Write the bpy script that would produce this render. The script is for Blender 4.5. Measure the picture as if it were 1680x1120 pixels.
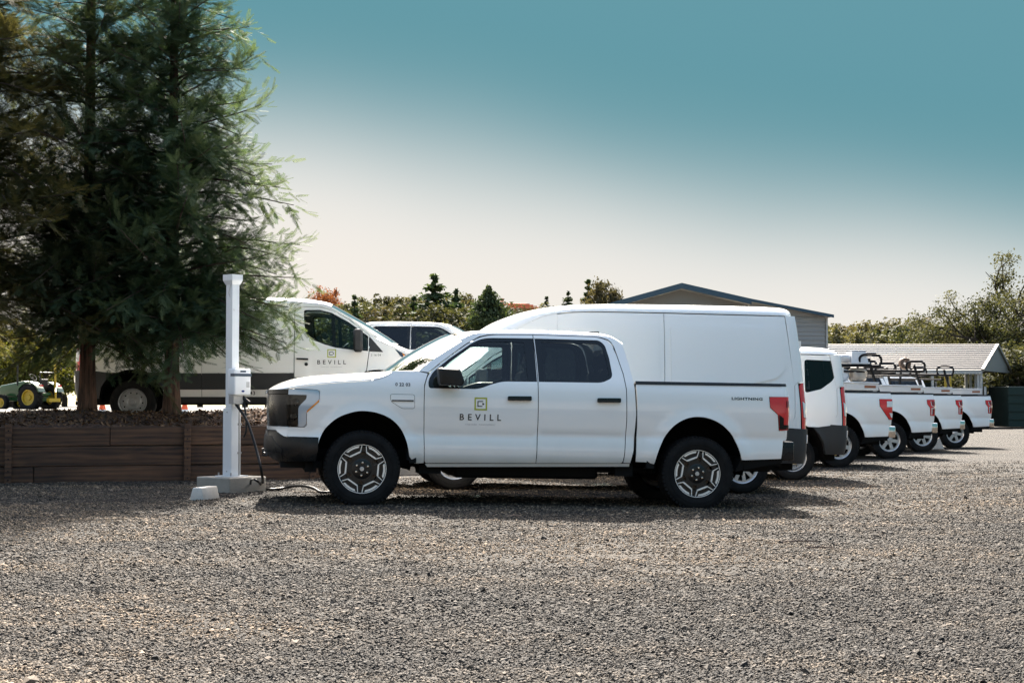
import bpy, math, random
import numpy as np
from mathutils import Vector, Matrix, geometry as mgeo

for _o in list(bpy.data.objects):
    bpy.data.objects.remove(_o)
SC = bpy.context.scene
COL = SC.collection
R = math.radians

# ------------------------------------------------------------------ camera
CAM_Z = 1.12
FPX = 2600.0
PITCH = math.atan(102 / FPX)
cam = bpy.data.cameras.new("camera")
cam.sensor_width = 36.0
cam.lens = 36.0 * FPX / 1680.0
cam.clip_start = 0.1
cam.clip_end = 3000.0
camo = bpy.data.objects.new("camera", cam)
camo.location = (0, 0, CAM_Z)
camo.rotation_euler = (math.pi / 2 + PITCH, 0, 0)
COL.objects.link(camo)
SC.camera = camo

# ------------------------------------------------------------------ sky
SUN_EL, SUN_AZ = 43.0, -4.0
world = bpy.data.worlds.new("World")
SC.world = world
world.use_nodes = True
wn = world.node_tree
wn.nodes.clear()
w_out = wn.nodes.new("ShaderNodeOutputWorld")
w_bg = wn.nodes.new("ShaderNodeBackground")
w_bg.inputs["Strength"].default_value = 0.15
w_sky = wn.nodes.new("ShaderNodeTexSky")
w_sky.sky_type = 'NISHITA'
w_sky.sun_disc = False
w_sky.sun_elevation = R(SUN_EL)
w_sky.sun_rotation = R(SUN_AZ)
w_sky.dust_density = 7.0
w_sky.ozone_density = 1.0
w_tc = wn.nodes.new("ShaderNodeTexCoord")
w_sep = wn.nodes.new("ShaderNodeSeparateXYZ")
wn.links.new(w_tc.outputs["Generated"], w_sep.inputs[0])
# height of the warm haze band: a tilted elevation, hazier towards the left
w_noise = wn.nodes.new("ShaderNodeTexNoise")
w_noise.inputs["Scale"].default_value = 2.6
w_noise.inputs["Detail"].default_value = 2.0
wn.links.new(w_tc.outputs["Generated"], w_noise.inputs["Vector"])
w_m1 = wn.nodes.new("ShaderNodeMath"); w_m1.operation = 'MULTIPLY_ADD'
w_m1.inputs[1].default_value = 0.16
wn.links.new(w_sep.outputs["X"], w_m1.inputs[0])
wn.links.new(w_sep.outputs["Z"], w_m1.inputs[2])
w_m2 = wn.nodes.new("ShaderNodeMath"); w_m2.operation = 'MULTIPLY_ADD'
w_m2.inputs[1].default_value = 0.05
wn.links.new(w_noise.outputs["Fac"], w_m2.inputs[0])
wn.links.new(w_m1.outputs[0], w_m2.inputs[2])
w_ramp = wn.nodes.new("ShaderNodeValToRGB")
_cr = w_ramp.color_ramp
_cr.interpolation = 'B_SPLINE'
_els = [(0.0, (0.95, 0.885, 0.80)), (0.06, (0.93, 0.87, 0.79)), (0.10, (0.90, 0.85, 0.785)), (0.13, (0.82, 0.81, 0.77)), (0.16, (0.55, 0.62, 0.625)), (0.19, (0.27, 0.425, 0.465)),
        (0.22, (0.145, 0.335, 0.39)), (0.255, (0.122, 0.315, 0.374)), (0.5, (0.14, 0.34, 0.41)), (1.0, (0.16, 0.37, 0.47))]
while len(_cr.elements) < len(_els):
    _cr.elements.new(0.5)
for e, (p, c) in zip(_cr.elements, _els):
    e.position = p; e.color = (*c, 1)
wn.links.new(w_m2.outputs[0], w_ramp.inputs["Fac"])
w_sc = wn.nodes.new("ShaderNodeVectorMath"); w_sc.operation = 'SCALE'
w_sc.inputs["Scale"].default_value = 1.345
wn.links.new(w_ramp.outputs["Color"], w_sc.inputs[0])
w_mix = wn.nodes.new("ShaderNodeMix"); w_mix.data_type = 'RGBA'
w_fac = wn.nodes.new("ShaderNodeMapRange"); w_fac.interpolation_type = 'SMOOTHSTEP'
w_fac.inputs["From Min"].default_value = 0.26; w_fac.inputs["From Max"].default_value = 0.62
w_fac.inputs["To Min"].default_value = 1.0; w_fac.inputs["To Max"].default_value = 0.35
wn.links.new(w_sep.outputs["Z"], w_fac.inputs["Value"])
wn.links.new(w_fac.outputs["Result"], w_mix.inputs["Factor"])
wn.links.new(w_sky.outputs["Color"], w_mix.inputs["A"])
wn.links.new(w_sc.outputs[0], w_mix.inputs["B"])
wn.links.new(w_mix.outputs["Result"], w_bg.inputs["Color"])
wn.links.new(w_bg.outputs[0], w_out.inputs["Surface"])

# ------------------------------------------------------------------ sun
sun = bpy.data.lights.new("sun", 'SUN')
sun.energy = 5.0
sun.angle = R(0.55)
sun.color = (1.0, 0.93, 0.83)
suno = bpy.data.objects.new("sun", sun)
COL.objects.link(suno)
_sd = Vector((math.sin(R(SUN_AZ)) * math.cos(R(SUN_EL)), math.cos(R(SUN_AZ)) * math.cos(R(SUN_EL)), math.sin(R(SUN_EL))))
suno.rotation_euler = (-_sd).to_track_quat('-Z', 'Y').to_euler()
suno.location = _sd * 60
SC.view_settings.view_transform = 'Standard'
SC.view_settings.look = 'None'
SC.view_settings.gamma = 1.0
SC.view_settings.exposure = 2.32
SC.view_settings.use_curve_mapping = False
SC.render.engine = 'CYCLES'
SC.cycles.use_denoising = True
SC.cycles.denoising_prefilter = 'NONE'

rng = np.random.default_rng(7)
random.seed(7)

# ================================================================== helpers
def at(px, py, D):
    """World point on the sight line of a place in the photo, D metres out."""
    d = np.array([(px - 840) / FPX, math.cos(PITCH) + (py - 560) / FPX * math.sin(PITCH),
                  math.sin(PITCH) - (py - 560) / FPX * math.cos(PITCH)])
    t = D / d[1]
    return np.array([0, 0, CAM_Z]) + d * t

def mesh_np(name, V, F, mat=None, smooth=False, normals=None, attrs=None):
    V = np.asarray(V, dtype=np.float32).reshape(-1, 3)
    me = bpy.data.meshes.new(name)
    if isinstance(F, np.ndarray):
        n, k = F.shape
        me.vertices.add(len(V)); me.vertices.foreach_set("co", V.ravel())
        me.loops.add(n * k); me.loops.foreach_set("vertex_index", F.astype(np.int32).ravel())
        me.polygons.add(n); me.polygons.foreach_set("loop_start", np.arange(0, n * k, k, dtype=np.int32))
        me.update(calc_edges=True)
    else:
        me.from_pydata([tuple(map(float, v)) for v in V], [], [tuple(int(i) for i in f) for f in F])
        me.update()
    if smooth or normals is not None:
        me.polygons.foreach_set("use_smooth", np.ones(len(me.polygons), dtype=bool))
    if attrs:
        for an, av in attrs.items():
            a = me.attributes.new(an, 'FLOAT', 'POINT')
            a.data.foreach_set("value", np.asarray(av, dtype=np.float32))
    if normals is not None:
        me.normals_split_custom_set_from_vertices([tuple(map(float, q)) for q in normals])
    if mat is not None:
        me.materials.append(mat)
    return me

def obj(name, me, parent=None, **kw):
    o = bpy.data.objects.new(name, me)
    COL.objects.link(o)
    if parent is not None:
        o.parent = parent
    for k, v in kw.items():
        o[k] = v
    return o

def thing(name, label, cat, loc=(0, 0, 0), rot=(0, 0, 0), group=None, me=None):
    o = bpy.data.objects.new(name, me)
    COL.objects.link(o)
    o.location = tuple(map(float, loc)); o.rotation_euler = rot
    o["label"] = label; o["category"] = cat
    if group:
        o["group"] = group
    return o

def copy_tree(o, parent=None, skip=()):
    c = o.copy(); COL.objects.link(c)
    c.parent = parent
    for ch in o.children:
        if ch.name.split(".")[0] not in skip:
            copy_tree(ch, c, skip)
    return c

class MB:
    """Collects simple solids into one mesh."""
    def __init__(self):
        self.V = []; self.F = []
    def add(self, V, F):
        b = len(self.V)
        self.V += [tuple(map(float, v)) for v in V]
        self.F += [tuple(b + i for i in f) for f in F]
        return self
    def box(self, x0, x1, y0, y1, z0, z1, M=None, bev=0.0):
        if bev > 0:
            # chamfered box
            b = bev
            pts = []
            for sx, xx in ((-1, x0), (1, x1)):
                for sy, yy in ((-1, y0), (1, y1)):
                    for sz, zz in ((-1, z0), (1, z1)):
                        pts += [(xx, yy - sy * b, zz - sz * b), (xx - sx * b, yy, zz - sz * b), (xx - sx * b, yy - sy * b, zz)]
            V = [Vector(p) for p in pts]
            if M is not None: V = [M @ v for v in V]
            import bmesh
            bm = bmesh.new()
            for v in V: bm.verts.new(v)
            bmesh.ops.convex_hull(bm, input=bm.verts)
            bmesh.ops.dissolve_limit(bm, angle_limit=0.02, verts=bm.verts, edges=bm.edges)
            bm.verts.index_update()
            self.add([v.co[:] for v in bm.verts], [[v.index for v in f.verts] for f in bm.faces])
            bm.free()
            return self
        V = [Vector((x, y, z)) for x in (x0, x1) for y in (y0, y1) for z in (z0, z1)]
        if M is not None: V = [M @ v for v in V]
        return self.add(V, [(0, 1, 3, 2), (4, 6, 7, 5), (0, 4, 5, 1), (2, 3, 7, 6), (0, 2, 6, 4), (1, 5, 7, 3)])
    def tube(self, pts, r, n=8, cap=True):
        P = [Vector(p) for p in pts]
        rs = r if isinstance(r, (list, tuple)) else [r] * len(P)
        V = []; F = []
        up = None
        for i, p in enumerate(P):
            t = (P[min(i + 1, len(P) - 1)] - P[max(i - 1, 0)]).normalized()
            if up is None:
                up = t.orthogonal().normalized()
            up = (up - t * up.dot(t)).normalized()
            w = t.cross(up)
            for k in range(n):
                a = 2 * math.pi * k / n
                V.append(p + (up * math.cos(a) + w * math.sin(a)) * rs[i])
        for i in range(len(P) - 1):
            for k in range(n):
                k2 = (k + 1) % n
                F.append((i * n + k, i * n + k2, (i + 1) * n + k2, (i + 1) * n + k))
        if cap:
            F.append(tuple(range(n - 1, -1, -1)))
            F.append(tuple((len(P) - 1) * n + k for k in range(n)))
        return self.add(V, F)
    def lathe(self, prof, n=48, M=None, closed=False):
        """prof: (r, y) pairs turned about the Y axis."""
        V = []; F = []
        for (r, y) in prof:
            for k in range(n):
                a = 2 * math.pi * k / n
                V.append(Vector((r * math.cos(a), y, r * math.sin(a))))
        m = len(prof)
        for i in range(m if closed else m - 1):
            j = (i + 1) % m
            for k in range(n):
                k2 = (k + 1) % n
                F.append((i * n + k, j * n + k, j * n + k2, i * n + k2))
        if M is not None: V = [M @ v for v in V]
        return self.add(V, F)
    def prism(self, poly, y0, y1, M=None):
        """poly of (x, z) extruded from y0 to y1."""
        n = len(poly)
        V = [Vector((x, y0, z)) for x, z in poly] + [Vector((x, y1, z)) for x, z in poly]
        if M is not None: V = [M @ v for v in V]
        tri = mgeo.tessellate_polygon([[Vector((x, z, 0)) for x, z in poly]])
        F = [tuple(t) for t in tri] + [tuple(n + i for i in reversed(t)) for t in tri]
        F += [(i, n + i, n + (i + 1) % n, (i + 1) % n) for i in range(n)]
        return self.add(V, F)
    def mesh(self, name, mat=None, smooth=False):
        import bmesh
        me = bpy.data.meshes.new(name)
        me.from_pydata(self.V, [], self.F)
        bm = bmesh.new(); bm.from_mesh(me)
        bmesh.ops.recalc_face_normals(bm, faces=bm.faces)
        bm.to_mesh(me); bm.free()
        if smooth:
            me.polygons.foreach_set("use_smooth", np.ones(len(me.polygons), dtype=bool))
            if hasattr(me, "set_sharp_from_angle"):
                me.set_sharp_from_angle(angle=R(38))
        if mat: me.materials.append(mat)
        return me
    def obj(self, name, mat, parent=None, smooth=False, **kw):
        return obj(name, self.mesh(name, mat, smooth), parent, **kw)

# ------------------------------------------------------------------ materials
def newmat(name):
    m = bpy.data.materials.new(name); m.use_nodes = True
    nt = m.node_tree; b = nt.nodes["Principled BSDF"]
    return m, nt, b

def simple(name, col, rough=0.5, metal=0.0, coat=0.0, spec=None, var=0.0, scale=8.0, bump=0.0, bscale=60.0, coatr=0.04):
    m, nt, b = newmat(name)
    b.inputs["Base Color"].default_value = (*col, 1)
    b.inputs["Roughness"].default_value = rough
    b.inputs["Metallic"].default_value = metal
    b.inputs["Coat Weight"].default_value = coat
    b.inputs["Coat Roughness"].default_value = coatr
    if spec is not None: b.inputs["Specular IOR Level"].default_value = spec
    tc = nt.nodes.new("ShaderNodeTexCoord")
    if var > 0:
        n = nt.nodes.new("ShaderNodeTexNoise"); n.inputs["Scale"].default_value = scale; n.inputs["Detail"].default_value = 6
        nt.links.new(tc.outputs["Object"], n.inputs["Vector"])
        mx = nt.nodes.new("ShaderNodeMix"); mx.data_type = 'RGBA'
        mx.inputs["A"].default_value = (*[c * (1 - var) for c in col], 1)
        mx.inputs["B"].default_value = (*[min(1, c * (1 + var)) for c in col], 1)
        nt.links.new(n.outputs["Fac"], mx.inputs["Factor"])
        nt.links.new(mx.outputs["Result"], b.inputs["Base Color"])
        mr = nt.nodes.new("ShaderNodeMapRange"); mr.inputs["To Min"].default_value = max(0.02, rough - 0.08); mr.inputs["To Max"].default_value = min(1, rough + 0.1)
        nt.links.new(n.outputs["Fac"], mr.inputs["Value"]); nt.links.new(mr.outputs["Result"], b.inputs["Roughness"])
    if bump > 0:
        n2 = nt.nodes.new("ShaderNodeTexNoise"); n2.inputs["Scale"].default_value = bscale; n2.inputs["Detail"].default_value = 5
        nt.links.new(tc.outputs["Object"], n2.inputs["Vector"])
        bp = nt.nodes.new("ShaderNodeBump"); bp.inputs["Strength"].default_value = bump; bp.inputs["Distance"].default_value = 0.01
        nt.links.new(n2.outputs["Fac"], bp.inputs["Height"]); nt.links.new(bp.outputs["Normal"], b.inputs["Normal"])
    return m

def paint_mat(name, col):
    """White coachwork: clear coat, faint dust film heavier near the sills."""
    m, nt, b = newmat(name)
    b.inputs["Roughness"].default_value = 0.42
    b.inputs["Coat Weight"].default_value = 1.0
    b.inputs["Coat Roughness"].default_value = 0.035
    b.inputs["Coat IOR"].default_value = 1.68
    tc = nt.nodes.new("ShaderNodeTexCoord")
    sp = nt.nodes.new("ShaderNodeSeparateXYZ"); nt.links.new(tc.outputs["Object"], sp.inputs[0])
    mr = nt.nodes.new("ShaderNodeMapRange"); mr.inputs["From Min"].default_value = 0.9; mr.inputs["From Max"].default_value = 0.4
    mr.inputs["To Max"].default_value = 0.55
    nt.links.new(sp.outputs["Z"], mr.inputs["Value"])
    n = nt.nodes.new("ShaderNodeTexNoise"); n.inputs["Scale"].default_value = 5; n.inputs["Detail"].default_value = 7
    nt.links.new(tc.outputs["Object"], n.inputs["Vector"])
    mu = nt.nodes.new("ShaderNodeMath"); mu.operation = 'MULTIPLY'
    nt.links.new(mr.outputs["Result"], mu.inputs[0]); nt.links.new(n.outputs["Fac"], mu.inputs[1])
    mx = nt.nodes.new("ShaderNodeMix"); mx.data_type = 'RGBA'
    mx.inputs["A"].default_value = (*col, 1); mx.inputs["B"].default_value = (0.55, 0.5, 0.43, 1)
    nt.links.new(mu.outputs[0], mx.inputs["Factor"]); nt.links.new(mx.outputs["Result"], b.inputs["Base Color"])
    return m

def glass_mat(name, tint, ior=1.5):
    m = bpy.data.materials.new(name); m.use_nodes = True
    nt = m.node_tree; nt.nodes.clear()
    o = nt.nodes.new("ShaderNodeOutputMaterial")
    t = nt.nodes.new("ShaderNodeBsdfTransparent"); t.inputs["Color"].default_value = (*tint, 1)
    g = nt.nodes.new("ShaderNodeBsdfGlossy"); g.inputs["Roughness"].default_value = 0.015
    f = nt.nodes.new("ShaderNodeFresnel"); f.inputs["IOR"].default_value = ior
    mx = nt.nodes.new("ShaderNodeMixShader")
    nt.links.new(f.outputs[0], mx.inputs[0]); nt.links.new(t.outputs[0], mx.inputs[1]); nt.links.new(g.outputs[0], mx.inputs[2])
    nt.links.new(mx.outputs[0], o.inputs["Surface"])
    return m

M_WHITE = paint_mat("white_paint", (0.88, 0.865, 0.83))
M_BLACKGLOSS = simple("gloss_black", (0.006, 0.007, 0.008), 0.16, spec=0.35)
M_GRILLE = simple("grille_black", (0.008, 0.009, 0.010), 0.22, var=0.2, scale=30)
M_TRIM = simple("black_trim", (0.010, 0.0105, 0.011), 0.42, spec=0.35, var=0.15, scale=20)
M_CLAD = simple("charcoal_cladding", (0.026, 0.0265, 0.027), 0.55, var=0.15, scale=14, bump=0.05, bscale=300)
M_BUMPER = simple("bumper_black", (0.010, 0.011, 0.012), 0.26, spec=0.3, var=0.15, scale=9)
M_INT = simple("cabin_dark", (0.02, 0.021, 0.023), 0.8, var=0.2)
M_SEAT = simple("seat_grey", (0.04, 0.042, 0.045), 0.85, var=0.2, scale=30)
M_UNDER = simple("underbody_black", (0.006, 0.006, 0.006), 0.8, spec=0.2, var=0.4, scale=12)
M_WELL = simple("wheel_well_black", (0.004, 0.004, 0.004), 1.0, spec=0.1)
M_GLASS = glass_mat("clear_glass", (0.50, 0.60, 0.60))
M_WIND = glass_mat("windscreen_glass", (0.55, 0.66, 0.66), 1.55)
M_TINT = glass_mat("tinted_glass", (0.06, 0.075, 0.08))
M_RED = simple("tail_red", (0.66, 0.012, 0.016), 0.2, coat=1.0)
M_REDDK = simple("tail_dark_red", (0.22, 0.006, 0.008), 0.15, coat=1.0)
M_LAMPW = simple("lamp_clear", (0.75, 0.74, 0.72), 0.12, coat=1.0)
M_LAMPBAR = simple("lamp_bar", (0.42, 0.50, 0.58), 0.12, metal=0.3, coat=1.0)
M_LAMPIN = simple("lamp_reflector", (0.10, 0.10, 0.095), 0.12, metal=0.6)
M_AMBER = simple("amber_lens", (0.75, 0.24, 0.01), 0.15, coat=1.0)
M_CHROME = simple("chrome", (0.72, 0.70, 0.67), 0.10, metal=1.0)
M_ALU = simple("machined_aluminium", (0.86, 0.85, 0.83), 0.38, metal=0.6, var=0.06, scale=60)
M_SILVER = simple("silver_wheel", (0.50, 0.50, 0.50), 0.33, metal=0.7, var=0.1, scale=30)
M_STEEL = simple("steel_wheel_grey", (0.30, 0.30, 0.30), 0.45, metal=0.4, var=0.15, scale=20)
M_WHBLACK = simple("wheel_black", (0.007, 0.0075, 0.008), 0.30, spec=0.4)
M_BRAKE = simple("brake_rusty", (0.17, 0.135, 0.11), 0.6, metal=0.5, var=0.4, scale=40)
M_LUG = simple("lug_nut_steel", (0.55, 0.55, 0.56), 0.2, metal=1.0)
M_INK = simple("decal_black", (0.015, 0.014, 0.014), 0.45)
M_OLIVE = simple("decal_olive_green", (0.42, 0.44, 0.04), 0.45)
M_DECGREY = simple("decal_grey", (0.40, 0.40, 0.40), 0.5)
M_BADGE = simple("badge_dark", (0.02, 0.03, 0.035), 0.2, coat=0.5)
M_ORLABEL = simple("brown_label", (0.30, 0.11, 0.05), 0.5, var=0.3, scale=60)
M_MIRROR = simple("mirror_glass", (0.8, 0.8, 0.8), 0.02, metal=1.0)
M_TUBE = simple("black_powdercoat", (0.006, 0.006, 0.0065), 0.45, spec=0.2)
M_BRASS = simple("brass", (0.45, 0.32, 0.12), 0.35, metal=1.0)
M_SEAM = simple("seam_dark", (0.02, 0.02, 0.02), 0.8)

def tyre_mat():
    m, nt, b = newmat("tyre_rubber")
    b.inputs["Roughness"].default_value = 0.75
    b.inputs["Specular IOR Level"].default_value = 0.18
    tc = nt.nodes.new("ShaderNodeTexCoord")
    n = nt.nodes.new("ShaderNodeTexNoise"); n.inputs["Scale"].default_value = 7; n.inputs["Detail"].default_value = 7
    nt.links.new(tc.outputs["Object"], n.inputs["Vector"])
    r = nt.nodes.new("ShaderNodeValToRGB")
    r.color_ramp.elements[0].position = 0.35; r.color_ramp.elements[0].color = (0.005, 0.005, 0.0055, 1)
    r.color_ramp.elements[1].position = 0.8; r.color_ramp.elements[1].color = (0.016, 0.015, 0.014, 1)
    nt.links.new(n.outputs["Fac"], r.inputs["Fac"]); nt.links.new(r.outputs["Color"], b.inputs["Base Color"])
    return m
M_TYRE = tyre_mat()

def wood_mat():
    m, nt, b = newmat("weathered_timber")
    b.inputs["Roughness"].default_value = 0.8
    tc = nt.nodes.new("ShaderNodeTexCoord")
    oi = nt.nodes.new("ShaderNodeObjectInfo")
    ad = nt.nodes.new("ShaderNodeVectorMath"); ad.operation = 'ADD'
    cv = nt.nodes.new("ShaderNodeCombineXYZ")
    mlt = nt.nodes.new("ShaderNodeMath"); mlt.operation = 'MULTIPLY'; mlt.inputs[1].default_value = 37.0
    nt.links.new(oi.outputs["Random"], mlt.inputs[0])
    nt.links.new(mlt.outputs[0], cv.inputs["X"]); nt.links.new(mlt.outputs[0], cv.inputs["Z"])
    nt.links.new(tc.outputs["Object"], ad.inputs[0]); nt.links.new(cv.outputs[0], ad.inputs[1])
    mp = nt.nodes.new("ShaderNodeMapping"); mp.inputs["Scale"].default_value = (0.6, 5, 6.5)
    nt.links.new(ad.outputs[0], mp.inputs["Vector"])
    n = nt.nodes.new("ShaderNodeTexNoise"); n.inputs["Scale"].default_value = 1.6; n.inputs["Detail"].default_value = 8; n.inputs["Distortion"].default_value = 1.4
    nt.links.new(mp.outputs[0], n.inputs["Vector"])
    w = nt.nodes.new("ShaderNodeTexWave"); w.inputs["Scale"].default_value = 0.8; w.inputs["Distortion"].default_value = 9; w.inputs["Detail"].default_value = 4
    w.bands_direction = 'Z'
    nt.links.new(mp.outputs[0], w.inputs["Vector"])
    mx = nt.nodes.new("ShaderNodeMix"); mx.data_type = 'FLOAT'; mx.inputs["Factor"].default_value = 0.22
    nt.links.new(n.outputs["Fac"], mx.inputs["A"]); nt.links.new(w.outputs["Fac"], mx.inputs["B"])
    r = nt.nodes.new("ShaderNodeValToRGB")
    r.color_ramp.elements[0].position = 0.25; r.color_ramp.elements[0].color = (0.020, 0.010, 0.006, 1)
    r.color_ramp.elements[1].position = 0.8; r.color_ramp.elements[1].color = (0.15, 0.072, 0.034, 1)
    nt.links.new(mx.outputs["Result"], r.inputs["Fac"])
    n3 = nt.nodes.new("ShaderNodeTexNoise"); n3.inputs["Scale"].default_value = 1.1; n3.inputs["Detail"].default_value = 3
    nt.links.new(ad.outputs[0], n3.inputs["Vector"])
    m3 = nt.nodes.new("ShaderNodeMix"); m3.data_type = 'RGBA'; m3.blend_type = 'MULTIPLY'; m3.inputs["Factor"].default_value = 0.8
    r3 = nt.nodes.new("ShaderNodeValToRGB"); r3.color_ramp.elements[0].position = 0.3; r3.color_ramp.elements[0].color = (0.35, 0.33, 0.33, 1); r3.color_ramp.elements[1].position = 0.62
    nt.links.new(n3.outputs["Fac"], r3.inputs["Fac"])
    nt.links.new(r.outputs["Color"], m3.inputs["A"]); nt.links.new(r3.outputs["Color"], m3.inputs["B"])
    nt.links.new(m3.outputs["Result"], b.inputs["Base Color"])
    bp = nt.nodes.new("ShaderNodeBump"); bp.inputs["Strength"].default_value = 0.5; bp.inputs["Distance"].default_value = 0.006
    nt.links.new(mx.outputs["Result"], bp.inputs["Height"]); nt.links.new(bp.outputs["Normal"], b.inputs["Normal"])
    return m
M_WOOD = wood_mat()

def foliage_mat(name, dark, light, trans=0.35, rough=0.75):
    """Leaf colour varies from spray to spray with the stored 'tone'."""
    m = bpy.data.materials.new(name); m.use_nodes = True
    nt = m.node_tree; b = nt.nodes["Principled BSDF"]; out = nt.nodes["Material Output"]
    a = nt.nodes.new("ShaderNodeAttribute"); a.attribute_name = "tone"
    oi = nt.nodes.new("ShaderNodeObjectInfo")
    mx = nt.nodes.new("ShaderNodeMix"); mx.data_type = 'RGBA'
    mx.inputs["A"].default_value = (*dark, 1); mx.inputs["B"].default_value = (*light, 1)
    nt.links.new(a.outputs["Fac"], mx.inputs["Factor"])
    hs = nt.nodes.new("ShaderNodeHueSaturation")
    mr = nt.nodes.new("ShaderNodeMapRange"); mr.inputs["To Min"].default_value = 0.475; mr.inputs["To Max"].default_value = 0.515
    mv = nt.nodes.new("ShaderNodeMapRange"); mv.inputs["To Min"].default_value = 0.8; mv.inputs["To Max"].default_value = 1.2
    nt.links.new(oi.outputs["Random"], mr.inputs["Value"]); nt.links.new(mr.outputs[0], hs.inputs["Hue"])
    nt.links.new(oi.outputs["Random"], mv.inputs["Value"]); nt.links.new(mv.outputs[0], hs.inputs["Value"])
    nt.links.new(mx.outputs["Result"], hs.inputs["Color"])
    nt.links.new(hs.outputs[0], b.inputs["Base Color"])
    b.inputs["Roughness"].default_value = rough
    b.inputs["Specular IOR Level"].default_value = 0.12
    t = nt.nodes.new("ShaderNodeBsdfTranslucent")
    g = nt.nodes.new("ShaderNodeMix"); g.data_type = 'RGBA'; g.blend_type = 'MULTIPLY'; g.inputs["Factor"].default_value = 1
    g.inputs["B"].default_value = (1.2, 1.15, 0.6, 1)
    nt.links.new(hs.outputs[0], g.inputs["A"]); nt.links.new(g.outputs["Result"], t.inputs["Color"])
    ms = nt.nodes.new("ShaderNodeMixShader"); ms.inputs[0].default_value = trans
    nt.links.new(b.outputs[0], ms.inputs[1]); nt.links.new(t.outputs[0], ms.inputs[2])
    nt.links.new(ms.outputs[0], out.inputs["Surface"])
    return m

# ================================================================== terrain
def gz(x, y):
    return -0.06 * np.tanh((np.asarray(x, float) - 0.2 - 0.2 * (np.asarray(y, float) - 17)) / 2.2)

TERR_Z = 0.80   # upper yard behind the timber wall
WALL_A = np.array([-9.60, 20.35]); WALL_B = np.array([-2.50, 22.62])

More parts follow.
